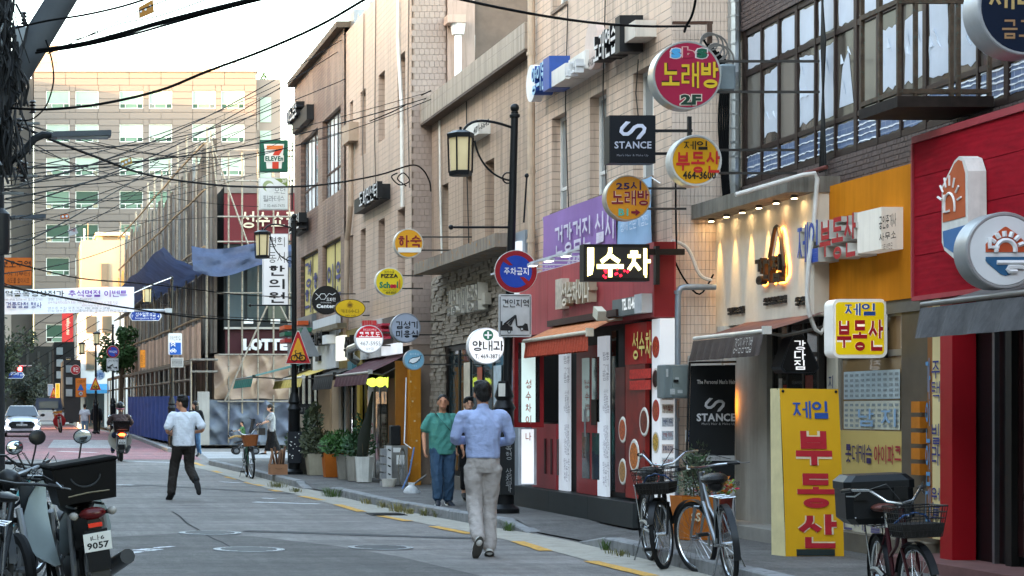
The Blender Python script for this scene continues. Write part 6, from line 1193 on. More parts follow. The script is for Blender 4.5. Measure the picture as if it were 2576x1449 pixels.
def person(label,origin,heading,H,pose=None,skin=SKIN,hair=HAIR,hairstyle='short',top='8fa3c8',sleeve='long',bottom='9d958f',bot='trousers',shoes='d8d6d0',sole='77746e',belt=None,vox=.011,fit=1.0,group='people in the street',untuck=0.06,build=1.0,face=True,strap=None,hipw=1.0,legw=1.0,topname='shirt',cuffs=0.0):
 p=dict(BASE);p.update(pose or{});k=H/1.75;V=lambda n:Vector(p[n])
 t=thing('person',label,'person',origin,group,(0,0,-R(heading)));t.scale=(k,k,k);sd=random.uniform(0,50)
 b=MB();hd=V('head');Rh=Matrix.Rotation(-R(p['yaw']),3,'Z')@Matrix.Rotation(R(p['pitch']),3,'X');hp=lambda x,y,z:hd+Rh@Vector((x,y,z));ch,pv=V('chest'),V('pelvis')
 # head, neck
 b.ball(hp(0,-.006,.018),.078,.097,.1,14,10,Rh);b.ball(hp(0,.022,-.052),.058,.068,.07,12,8,Rh);b.ball(hp(0,.098,-.018),.013,.018,.022,8,6,Rh);b.ball(hp(0,.088,.012),.01,.012,.03,8,6,Rh)
 for s in(-1,1):b.ball(hp(s*.08,-.008,-.012),.012,.024,.034,8,6,Rh)
 b.ball(hp(0,.085,-.068),.028,.016,.014,8,6,Rh);nb=(V('shR')+V('shL'))/2+Vector((0,0,.03));cap(b,nb,hp(0,-.018,-.07),.056,.052)
 torso(b,[(pv.z-.1,.1,.08,pv.x,pv.y),(pv.z,.115,.085,pv.x,pv.y),((pv.z+ch.z)/2,.115,.09,(pv.x+ch.x)/2,(pv.y+ch.y)/2),(ch.z,.14,.09,ch.x,ch.y),(nb.z-.06,.12,.065,nb.x,nb.y),(nb.z+.01,.06,.05,nb.x,nb.y)])
 for S in 'RL':
  sh,el,wr=V('sh'+S),V('el'+S),V('wr'+S);limb(b,[sh.lerp(el,.12),el,wr],[.036,.036,.027]);d=(wr-el).normalized();sg=1 if S=='R' else-1
  ax=Vector((0,0,1));sidev=d.cross(Vector((sg,0,0)));sidev=sidev.normalized()if sidev.length>.1 else Vector((0,1,0));nrm=d.cross(sidev).normalized()
  pm=wr+d*.05;M=Matrix((sidev,nrm,d)).transposed();b.ball(pm,.04,.018,.052,10,7,M);curl=-nrm*sg*-1
  for i,(o,l)in enumerate(((-.028,.062),(-.009,.072),(.01,.068),(.028,.052))):
   r0=pm+d*.042+sidev*o;r1=r0+d*l*.5+nrm*.012;r2=r1+d*l*.28+nrm*.028;limb(b,[r0,r1,r2],[.0098,.009,.0078],7)
  th=pm-d*.012+sidev*.036;limb(b,[th,th+sidev*.024+d*.03+nrm*.012,th+sidev*.022+d*.056+nrm*.024],[.013,.011,.009],7)
  hj=Vector(p['hip']if S=='R' else p['hipL']);kn,an,to=V('knee'+S),V('ank'+S),V('toe'+S);limb(b,[hj,kn,an],[.068,.05,.036]);cap(b,an,an.lerp(to,.6),.036,.03)
 fuse(b,'body',skin,t,vox*.85,3)
 # trousers or skirt
 c=MB();w=legw
 if bot=='skirt':
  torso(c,[(pv.z+.1,.145,.11,pv.x,pv.y),(pv.z-.05,.17,.13,pv.x,pv.y),(.55,.19,.18,pv.x*.7,pv.y-.02),(.16,.2,.3,pv.x*.5,-.05)])
 else:
  torso(c,[(pv.z-.12,.12*hipw,.1,pv.x,pv.y),(pv.z-.05,.165*hipw,.118,pv.x,pv.y),(pv.z+.03,.16*hipw,.112,pv.x,pv.y),(pv.z+.1,.148*hipw,.104,pv.x,pv.y)])
  for S in 'RL':
   hj=Vector(p['hip']if S=='R' else p['hipL']);kn,an=V('knee'+S),V('ank'+S);e=kn.lerp(an,(1.0 if bot=='trousers' else.88)-cuffs);limb(c,[hj+Vector((0,0,-.02)),kn,e],[.098*w,.078*w,.068*w],14)
 fuse(c,'skirt' if bot=='skirt' else 'trousers',clothmat(bottom),t,vox,3,.009,12,None,sd)
 # shirt
 c=MB();f=fit;lo=pv.z+(.03 if untuck<0 else.0)-max(untuck,0);flare=1.0 if untuck<0 else 1.06
 torso(c,[(lo,.16*f*flare,.122*f,pv.x,pv.y),((pv.z+ch.z)/2,.158*f*build,.122*f*build,(pv.x+ch.x)/2,(pv.y+ch.y)/2),(ch.z,.178*f,.122*f,ch.x,ch.y),(nb.z-.07,.18*f,.1,nb.x,nb.y),(nb.z+.012,.075,.062,nb.x,nb.y)])
 for S in 'RL':
  sh,el,wr=V('sh'+S),V('el'+S),V('wr'+S)
  if sleeve=='long':limb(c,[sh+(nb-sh)*.5-Vector((0,0,.03)),sh.lerp(el,.06),sh.lerp(el,.5),el,wr],[.05,.058*f,.054*f,.05*f,.038*f],12)
  else:limb(c,[sh+(nb-sh)*.5-Vector((0,0,.03)),sh.lerp(el,.06),sh.lerp(el,.78)],[.05,.058*f,.066*f],12)
 if sleeve=='long':cap(c,nb+Vector((0,-.005,.01)),nb+Vector((0,-.002,.045)),.062,.06)
 fuse(c,topname,clothmat(top),t,vox,3,.009,10,None,sd+7)
 if belt:mb=MB();torso(mb,[(pv.z+.075,.155,.112,pv.x,pv.y),(pv.z+.105,.154,.111,pv.x,pv.y)],24);mb.build('belt',mat(belt,.5),t,True,False)
 # shoes
 for S in 'RL':
  an,to=V('ank'+S),V('toe'+S);d=(to-an);d2=d.normalized();heel=an-d2*.05-Vector((0,0,.02))if abs(d2.z)<.7 else an-Vector((0,.03,0));c=MB()
  up=Vector((0,0,1))if abs(d2.z)<.75 else Vector((0,1,0));sv=d2.cross(up).normalized();up=sv.cross(d2).normalized();M=Matrix((sv,d2,up)).transposed();mid=an.lerp(to,.5)
  c.ball(an+d2*.0-up*.02,.042,.06,.055,12,8,M);c.ball(mid+up*.0,.045,.1,.042,12,8,M);c.ball(to-up*.0,.043,.06,.032,12,8,M);so=fuse(c,'shoe',mat(shoes,.6,0,.08,10),t,.01,2)
  c=MB();lowp=an.lerp(to,.45)-up*.045;c.ball(lowp,.05,.155,.018,14,6,M);c.build('sole',mat(sole,.7),t,True,False)
 # hair
 c=MB()
 if hairstyle in('short','crop'):
  q=1.0 if hairstyle=='short' else.94;c.ball(hp(0,-.02,.045),.09*q,.105*q,.092*q,16,10,Rh);c.ball(hp(0,-.055,-.01),.08*q,.06,.075,14,9,Rh)
  if hairstyle=='short':c.ball(hp(.02,.03,.1),.06,.06,.035,12,8,Rh);c.ball(hp(-.03,-.01,.11),.055,.07,.03,12,8,Rh);c.ball(hp(0,-.07,-.05),.06,.03,.045,12,8,Rh)
 elif hairstyle=='bob':c.ball(hp(0,-.02,.04),.095,.112,.1,16,10,Rh);c.ball(hp(0,-.05,-.05),.09,.075,.1,14,9,Rh)
 elif hairstyle=='long':c.ball(hp(0,-.02,.035),.096,.112,.102,16,10,Rh);c.ball(hp(0,-.06,-.1),.1,.07,.17,14,9,Rh);c.ball(hp(.07,.0,-.1),.03,.05,.14,10,8,Rh);c.ball(hp(-.07,.0,-.1),.03,.05,.14,10,8,Rh)
 if hairstyle:fuse(c,'hair',hair,t,.009,2,.006,38,None,sd)
 if face:
  mb=MB();[mb.ball(hp(s*.031,.0815,.012),.0125,.006,.006,8,5,Rh)for s in(-1,1)];mb.build('eyes',mat('241a16',.3),t,True,False)
  mb=MB();[mb.ball(hp(s*.032,.0835,.034),.02,.008,.0045,8,5,Rh)for s in(-1,1)];mb.build('eyebrows',mat('1f1815',.7),t,True,False)
  mb=MB();mb.ball(hp(0,.099,-.066),.024,.006,.006,10,5,Rh);mb.build('lips',mat('9a5548',.5),t,True,False)
 if strap:
  a,e=V('shR' if strap[0]=='R' else 'shL')+Vector((0,0,.06)),pv+Vector((.17 if strap[0]=='L' else-.17,.03,.12));mb=MB()
  pts=[a+Vector((-.05 if strap[0]=='R' else.05,.04,0)),a.lerp(e,.2)+Vector((0,.135*f,0)),a.lerp(e,.5)+Vector((0,.15*f,0)),a.lerp(e,.8)+Vector((0,.13*f,0)),e]
  mb.loft([[q+Vector(o)for o in((-.02,0,-.02),(.02,0,.02),(.02,.012,.02),(-.02,.012,-.02))]for q in pts]);mb.build('bag_strap',mat('1a1a1c',.7),t,True,False)
 return t
def at_px(x,y,Y):return(wx(x,Y),Y,wz(y,Y))
# man in the blue shirt, walking away
person('man in a light blue shirt and pale grey trousers walking away up the road',at_px(1215,1400,20.1),2,1.77,
       dict(kneeR=(.075,.08,.5),ankR=(.06,-.02,.085),toeR=(.09,.15,.03),kneeL=(-.085,.0,.52),ankL=(-.1,-.3,.19),toeL=(-.11,-.2,.06),elR=(.285,.02,1.16),elL=(-.285,.02,1.16),wrR=(.13,.24,1.13),wrL=(-.1,.25,1.16),head=(0,.03,1.625),pitch=-8,shR=(.2,0,1.43),shL=(-.2,0,1.43)),
       top='a3b1d6',bottom='b0a8a3',shoes='dcdad4',belt='1d1f2a',untuck=-1,vox=.011,fit=1.07,hipw=1.02,legw=1.0,cuffs=.0,sole='55524c')
# running man
person('man in a white T-shirt and dark trousers running away up the road',at_px(462,1258,33),-6,1.76,
       dict(pelvis=(0,-.02,.96),chest=(0,.02,1.3),hip=(.095,-.02,.93),hipL=(-.095,-.02,.93),kneeL=(-.14,.1,.53),ankL=(-.21,.0,.11),toeL=(-.24,.1,.03),kneeR=(.1,.04,.53),ankR=(.13,-.36,.34),toeR=(.17,-.42,.15),elR=(.31,-.12,1.15),elL=(-.3,-.1,1.13),wrR=(.2,.1,1.12),wrL=(-.2,.12,1.1),head=(-.02,.06,1.6),yaw=-58,shR=(.2,.0,1.42),shL=(-.2,.0,1.42)),
       top='e2e6ec',sleeve='short',bottom='332f2c',shoes='191a1c',sole='222222',untuck=.07,fit=1.16,legw=1.06,vox=.012)
# man in the teal T-shirt, walking towards the camera
person('man in a teal T-shirt and cuffed jeans with a black strap walking towards us',at_px(1113,1276,28.5),176,1.62,
       dict(kneeR=(.11,.1,.5),ankR=(.1,.1,.1),toeR=(.14,.25,.05),kneeL=(-.09,.05,.5),ankL=(-.1,-.05,.085),toeL=(-.13,.1,.03),elR=(.285,-.05,1.14),wrR=(.31,.1,.9),elL=(-.27,-.03,1.14),wrL=(-.3,.06,.9),yaw=16,head=(0,.03,1.62)),
       top='4f8d83',sleeve='short',bottom='3a526b',shoes='2a2f38',sole='d8d6d0',untuck=.13,fit=1.2,build=1.12,hairstyle='crop',strap='R',legw=1.16,cuffs=.1,hipw=1.08)
# person half hidden behind the man in the blue shirt
person('dark haired person in black half hidden behind the man in the blue shirt',at_px(1178,1255,29.2),172,1.5,dict(kneeR=(.1,.08,.5),ankR=(.1,.05,.09),yaw=8),top='2e2c2e',sleeve='long',bottom='1c1b1d',shoes='23211f',untuck=.05,skin=SKIN2,legw=.92,bot='short_trousers',cuffs=.12)
# woman behind the runner
person('long haired woman in a black cardigan and blue jeans behind the running man',at_px(491,1148,58),205,1.62,dict(kneeR=(.1,.12,.5),ankR=(.12,.16,.1),toeR=(.14,.32,.05),ankL=(-.1,-.12,.1),yaw=30),top='232326',bottom='4a6a8c',shoes='1d1c1c',hairstyle='long',skin=SKIN2,untuck=.1,fit=1.1,vox=.014)
# woman with the pram
person('short haired woman in a grey T-shirt and long black skirt pushing the pram',at_px(683,1146,63),-90,1.64,dict(elR=(.22,.14,1.15),wrR=(.14,.38,1.06),elL=(-.22,.14,1.15),wrL=(-.14,.38,1.06),ankR=(.07,.22,.08),toeR=(.08,.38,.04),ankL=(-.07,-.2,.1),toeL=(-.08,-.06,.03),head=(0,.05,1.61)),top='8d9094',sleeve='short',bottom='151517',bot='skirt',shoes='1c1a19',hairstyle='bob',skin=SKIN2,untuck=.14,fit=1.08,vox=.014)
# two men far down the pavement
person('man in a white printed T-shirt and pale jeans beside the man in black',at_px(213,1100,100),8,1.68,dict(ankR=(.1,.05,.09)),top='c3c1c6',sleeve='short',bottom='7d93a8',shoes='c9c7c2',untuck=.1,fit=1.15,vox=.018,hairstyle='crop',face=False)
person('man dressed all in black far down the pavement',at_px(243,1101,101),12,1.78,dict(ankL=(-.1,.06,.09),yaw=-60),top='1f2024',bottom='17181b',shoes='1a1a1a',untuck=.1,fit=1.2,vox=.018)
# rider
RD=dict(pelvis=(0,-.1,.82),chest=(0,-.02,1.15),hip=(.1,-.06,.8),hipL=(-.1,-.06,.8),kneeR=(.2,.3,.68),kneeL=(-.2,.3,.68),ankR=(.2,.32,.26),ankL=(-.2,.32,.26),toeR=(.21,.48,.24),toeL=(-.21,.48,.24),shR=(.2,.0,1.28),shL=(-.2,.0,1.28),elR=(.34,.18,1.08),elL=(-.34,.18,1.08),wrR=(.33,.42,1.02),wrL=(-.33,.42,1.02),head=(0,.06,1.5))
rt=person('motorcycle rider in a brown jacket and black helmet seen from behind',at_px(303,1157,56.2),0,1.72,RD,top='4a3d3d',bottom='2c3650',shoes='1d1d1e',untuck=.02,fit=1.16,vox=.014,hairstyle=None,face=False)
mb=MB();mb.ball((0,.055,1.55),.125,.145,.13,16,10);mb.build('helmet',mat('1b1c1f',.25),rt,True,False);mb=MB();mb.ring((0,.05,1.47),.1,.022,'z',16,6);mb.build('scarf',mat('b0707f',.8),rt,True,False)
# child in the pram
KID=dict(pelvis=(0,-.1,.55),chest=(0,-.05,.95),hip=(.1,-.05,.5),hipL=(-.1,-.05,.5),kneeR=(.13,.42,.55),kneeL=(-.13,.42,.55),ankR=(.13,.82,.42),ankL=(-.13,.82,.42),toeR=(.13,.9,.58),toeL=(-.13,.9,.58),shR=(.19,-.02,1.12),shL=(-.19,-.02,1.12),elR=(.24,.2,.92),elL=(-.24,.2,.92),wrR=(.2,.45,.88),wrL=(-.2,.45,.88),head=(0,.04,1.36))
person('small child in a green top sitting in the pram',(wx(610,62.6),62.6,gz(62.6)+.32),-90,.86,KID,top='5d8a5c',sleeve='short',bottom='a5885c',shoes='20242e',untuck=.02,fit=1.1,vox=.022,hairstyle='crop',skin=SKIN2,face=False)
flush()
# ================================================================ bicycles and motorcycles (x forward, y left, z up in their own space)
RUB=mat('17181a',.75,0,.15,20);CHR=mat('b5b8bb',.22,.95,.05,10);ALUM=mat('9a9d9f',.35,.9,.1,10);PLB=mat('18191b',.4,0,.12,8)
def wheel(par,hub,r,rot=0.0,tw=.022,spokes=24,rimm=CHR,name='wheel',tyre=RUB,alloy=False):
 """rot turns the wheel about the vertical through its hub (steering)"""
 Mz=Matrix.Rotation(rot,3,'Z');h=Vector(hub)
 def fin(mb):mb.v=[tuple(h+Mz@Vector(v))for v in mb.v];return mb
 w=fin(MB().ring((0,0,0),r-tw,tw,'y',40,8)).build(name,tyre,par,True,False)
 fin(MB().ring((0,0,0),r-tw*2.1,tw*.5,'y',40,6)).build('rim',rimm,w,True,False)
 mb=MB();mb.cyl((0,-.045,0),(0,.045,0),.022,None,10)
 if alloy:
  for k in range(5):a=2*PI*k/5;mb.tube([(0,0,0),((r-tw*2)*math.cos(a),0,(r-tw*2)*math.sin(a))],[.035,.02],6)
 fin(mb).build('hub',rimm,w,False,False)
 if not alloy:
  mb=MB()
  for k in range(spokes):a=2*PI*k/spokes;b=a+(.35 if k%2 else-.35);mb.tube([(.02*math.cos(b),.03*(1 if k%4<2 else-1),.02*math.sin(b)),((r-tw*2.2)*math.cos(a),0,(r-tw*2.2)*math.sin(a))],.0017,3)
  fin(mb).build('spokes',CHR,w,False,False)
 return w
def bicycle(label,loc,heading,frame='8d9093',metal=.7,steer=0.0,lean=0.0,bar='high',saddle='161617',basket=None,box=False,fender='1d1e20',group='parked bicycles',bag=True,rack=True,r=.33,stand=True,k=1.0):
 FM=mat(frame,.3,metal,.08,10);t=thing('bicycle',label,'bicycle',loc,group,(R(lean),0,R(90-heading)));t.scale=(k,k,k)
 P=lambda*a:Vector(a);rh,fh,bb,st,ht,hb=P(-.52,0,r),P(.55,0,r),P(-.05,0,.29),P(-.2,0,.74),P(.33,0,.9),P(.37,0,.66);Mz=Matrix.Rotation(R(steer),3,'Z');piv=P(.36,0,0)
 def S(v):v=Vector(v);return piv+Mz@(v-piv)
 mb=MB();mb.tube([hb,P(.15,0,.45),bb],[.024,.022,.024],8).tube([bb,st],.018,8).tube([ht,P(.1,0,.62),P(-.13,0,.52)],.016,8).tube([hb-P(0,0,.03),ht+P(-.01,0,.03)],.022,8)
 for s in(-.05,.05):mb.tube([bb,P(-.2,s,.3),rh+P(0,s,0)],.011,6).tube([st,rh+P(0,s,0)],.009,6)
 mb.build('frame',FM,t,True,False)
 wheel(t,rh,r,0,name='rear_wheel');fw=S(fh);wheel(t,fw,r,R(steer),name='front_wheel')
 mb=MB();d=S(fh)
 for s in(-.05,.05):mb.tube([S(hb-P(-.01,-s*.6,.05)),S(P(.42,s,.62)),S(fh+P(0,s,0))],[.016,.015,.01],6)
 mb.build('fork',FM,t,True,False)
 for c,a0,a1,rr in((rh,5,200,0),(fh,20,165,1)):
  mb=MB();n=16;L=[]
  for k in range(n+1):a=R(a0+(a1-a0)*k/n);q=c+P(math.cos(a),0,math.sin(a))*(r+.018);L.append([(S(q+P(0,o,0))if rr else q+P(0,o,0))for o in(-.028,-.012,.012,.028)])
  mb.loft(L,False,False);mb.build('mudguard',mat(fender,.35,.2),t,True,False)
 hbz=1.02 if bar!='flat' else.98;mb=MB();mb.tube([S(ht),S(P(.3,0,hbz-.05))],.013,7)
 mb.tube([S(P(*q))for q in([(-.02,.3,hbz+.04),(.1,.28,hbz+.05),(.24,.2,hbz+.05),(.32,.1,hbz-.04),(.34,0,hbz-.06),(.32,-.1,hbz-.04),(.24,-.2,hbz+.05),(.1,-.28,hbz+.05),(-.02,-.3,hbz+.04)]if bar=='high' else[(.22,.3,hbz),(.3,.15,hbz),(.33,0,hbz-.01),(.3,-.15,hbz),(.22,-.3,hbz)])],.011,8);mb.build('handlebar',CHR if group=='parked bicycles' else PLB,t,True,False)
 for s in(-1,1):
  e=[S(P(-.03,s*.3,hbz+.038)),S(P(.1,s*.283,hbz+.05))]if bar=='high' else[S(P(.2,s*.31,hbz)),S(P(.26,s*.22,hbz))]
  MB().tube(e,.017,8).build('grip',PLB,t,True,False);MB().tube([S(P(.17,s*.24,hbz+.03)),S(P(.13,s*.27,hbz-.0)),S(P(.04,s*.3,hbz-.0))],.006,5).build('brake_lever',ALUM,t,False,False)
  MB().tube([S(P(.2,s*.22,hbz+.04)),S(P(.42,s*.14,hbz+.1)),S(P(.46,s*.03,hbz-.06)),S(P(.4,s*.02,.75))],.004,5).build('brake_cable',PLB,t,False,False)
 MB().cyl(st,P(-.225,0,.88),.013).build('seat_post',CHR,t,True,False)
 mb=MB();mb.ball((-.27,0,.9),.11,.1,.035,12,8);mb.ball((-.12,0,.905),.12,.045,.028,12,8)
 if bag:mb.ball((-.24,0,.885),.15,.115,.055,12,8);mb.ball((-.26,0,.83),.09,.07,.06,10,7)
 mb.build('saddle',mat(saddle,.3 if bag else.45,0,.2,25,.6 if bag else.1),t,True,False)
 mb=MB();mb.lathe([(.085,-.06),(.085,-.053)],bb,20,'y').tube([bb+P(0,-.07,0),bb+P(.11,-.08,-.12)],.011,6).tube([bb+P(0,.07,0),bb+P(-.11,.08,.12)],.011,6);mb.build('crank',ALUM,t,False,False)
 MB().box(.02,.12,-.18,-.09,.15,.18).box(-.21,-.11,.09,.18,.39,.42).build('pedal',PLB,t,False,False)
 mb=MB();mb.tube([bb+P(-.02,-.065,.07),P(-.3,-.06,.4),rh+P(.02,-.06,.06)],.025,6);mb.build('chain_guard',mat(fender if metal<.5 else '6d7073',.4,.4),t,True,False)
 if rack:
  mb=MB()
  for s in(-.06,0,.06):mb.tube([P(-.25,s,.74),P(-.75,s,.74)],.006,5)
  for x in(-.3,-.52,-.74):mb.tube([P(x,-.065,.742),P(x,.065,.742)],.006,5)
  for s in(-.065,.065):mb.tube([P(-.68,s,.74),rh+P(0,s,0)],.006,5)
  mb.build('rear_rack',CHR,t,False,False)
 if stand:MB().tube([rh+P(.04,.06,-.02),P(-.5,.16,.02),P(-.42,.17,.01)],.009,6).tube([rh+P(.04,-.06,-.02),P(-.5,-.16,.02)],.009,6).build('kickstand',CHR,t,False,False)
 if basket:
  kind=basket;x0,x1,hw,z0,z1=.42,.74,.18,.72,.95;mb=MB();ring=lambda z,g:[S(P(*q))for q in((x0+g,-hw+g,z),(x1-g,-hw+g,z),(x1-g,hw-g,z),(x0+g,hw-g,z),(x0+g,-hw+g,z))]
  if kind=='wicker':
   n=28;L=[]
   for z,g in((z0,.05),(z0+.08,.03),(z0+.16,.015),(z1,0),(z1+.012,-.006)):L.append([S(P((x0+x1)/2+((x1-x0)/2-g)*math.copysign(abs(math.cos(2*PI*k/n))**.5,math.cos(2*PI*k/n)),(hw-g)*math.copysign(abs(math.sin(2*PI*k/n))**.5,math.sin(2*PI*k/n)),z))for k in range(n)])
   mb.loft(L);mb.build('basket',mat('9a5a32',.7,0,.3,60,.8),t,False,False)
  else:
   for j in range(6):mb.tube(ring(z0+(z1-z0)*j/5,.04*(1-j/5)),.0035 if j<5 else.006,4)
   for j in range(11):
    y=-hw+2*hw*j/10;yy=y*.8
    for xx,gx in((x0,.04),(x1,-.04)):mb.tube([S(P(xx+gx,yy,z0)),S(P(xx,y,z1))],.0025,4)
   for j in range(8):
    x=x0+(x1-x0)*j/7
    for s in(-1,1):mb.tube([S(P(x0+.04+(x1-x0-.08)*j/7,s*(hw-.04),z0)),S(P(x,s*hw,z1))],.0025,4)
    mb.tube([S(P(x0+.04+(x1-x0-.08)*j/7,-hw+.04,z0)),S(P(x0+.04+(x1-x0-.08)*j/7,hw-.04,z0))],.0025,4)
   mb.build('basket',mat('2b2a29' if kind=='dark' else 'a9adb0',.4,.6),t,False,False)
   if kind=='dark':
    mb=MB();mb.loft([ring(z0-.005,.045)[:4],ring(z0+.1,.02)[:4]]);mb.build('basket_liner',mat('221f1d',.8,0,.4,40,.8),t,False,False);MB().tube([S(P(.5,-.15,.8)),S(P(.56,-.08,.88)),S(P(.58,0,.9)),S(P(.56,.08,.88)),S(P(.5,.15,.8))],.008,6).build('cable_lock',mat('2a4a78',.4),t,True,False)
 if box:
  mb=MB();mb.bbox(-.86,-.36,-.26,.26,.76,1.1,.05);mb.bbox(-.87,-.35,-.27,.27,1.0,1.16,.05);b=mb.build('delivery_box',mat('101214',.45,0,.12,6,.05,0,0,None,.25),t,False,False)
  for s in(-.15,.15):MB().box(-.345,-.335,s-.05,s+.05,.96,1.06).build('latch',mat('0f1011',.4),b,False,False)
  for s in(-.2,0,.2):MB().ball((-.345,s,.82),.008).build('rivet',CHR,b,False,False)
 return t
def hx(x,y,Y=None):q=G(x,y);return(q.x,q.y,0)
bicycle('silver bicycle with a black bagged saddle leaning at the kerb',(6.16,17.6,0),8,'8f9396',.85,22,-6,'flat',fender='25272a');bicycle('black bicycle with a wire basket parked behind the silver bicycle',(6.12,19.05,0),186,'26282b',.3,-28,5,'high',basket='dark',fender='1a1b1d')
bicycle('dark red bicycle with a large black delivery box and wire basket at the picture corner',(6.07,13.8,0),191,'3a141b',.3,10,3,'high',saddle='5a2e24',basket='dark',box=True,bag=False,fender='1a1a1c',k=.88)
bicycle('green bicycle with a wicker basket standing by the far kerb',(4.93,43.6,0),182,'25503f',.2,8,3,'high',saddle='6d3f2c',basket='wicker',bag=False,fender='2c2e2e')
bicycle('teal bicycle with a brown saddle at the picture edge',(-.22,17.4,0),40,'4f8f96',.1,15,4,'high',saddle='4a3830',basket='wire',bag=False,group='bicycles and motorcycles parked by the pole');bicycle('white bicycle with black grips beside the parked motorcycle',(.1,15.7,0),200,'c9cccb',.1,-18,-5,'flat',saddle='1c1c1e',bag=False,group='bicycles and motorcycles parked by the pole');bicycle('dark bicycle in the picture corner before the pole',(-.2,13.6,0),5,'202326',.2,25,6,'flat',saddle='151516',bag=False,group='bicycles and motorcycles parked by the pole')
bicycle('black bicycle with a dark basket squeezed between the pole and the motorcycle',(-.38,15.3,0),12,'1c1e21',.2,30,8,'flat',saddle='121213',basket='dark',bag=True,group='bicycles and motorcycles parked by the pole');bicycle('dark blue bicycle farthest back in the row by the pole',(-.15,18.6,0),150,'232c3a',.2,-20,-6,'flat',saddle='2a2320',basket='wire',bag=False,group='bicycles and motorcycles parked by the pole')
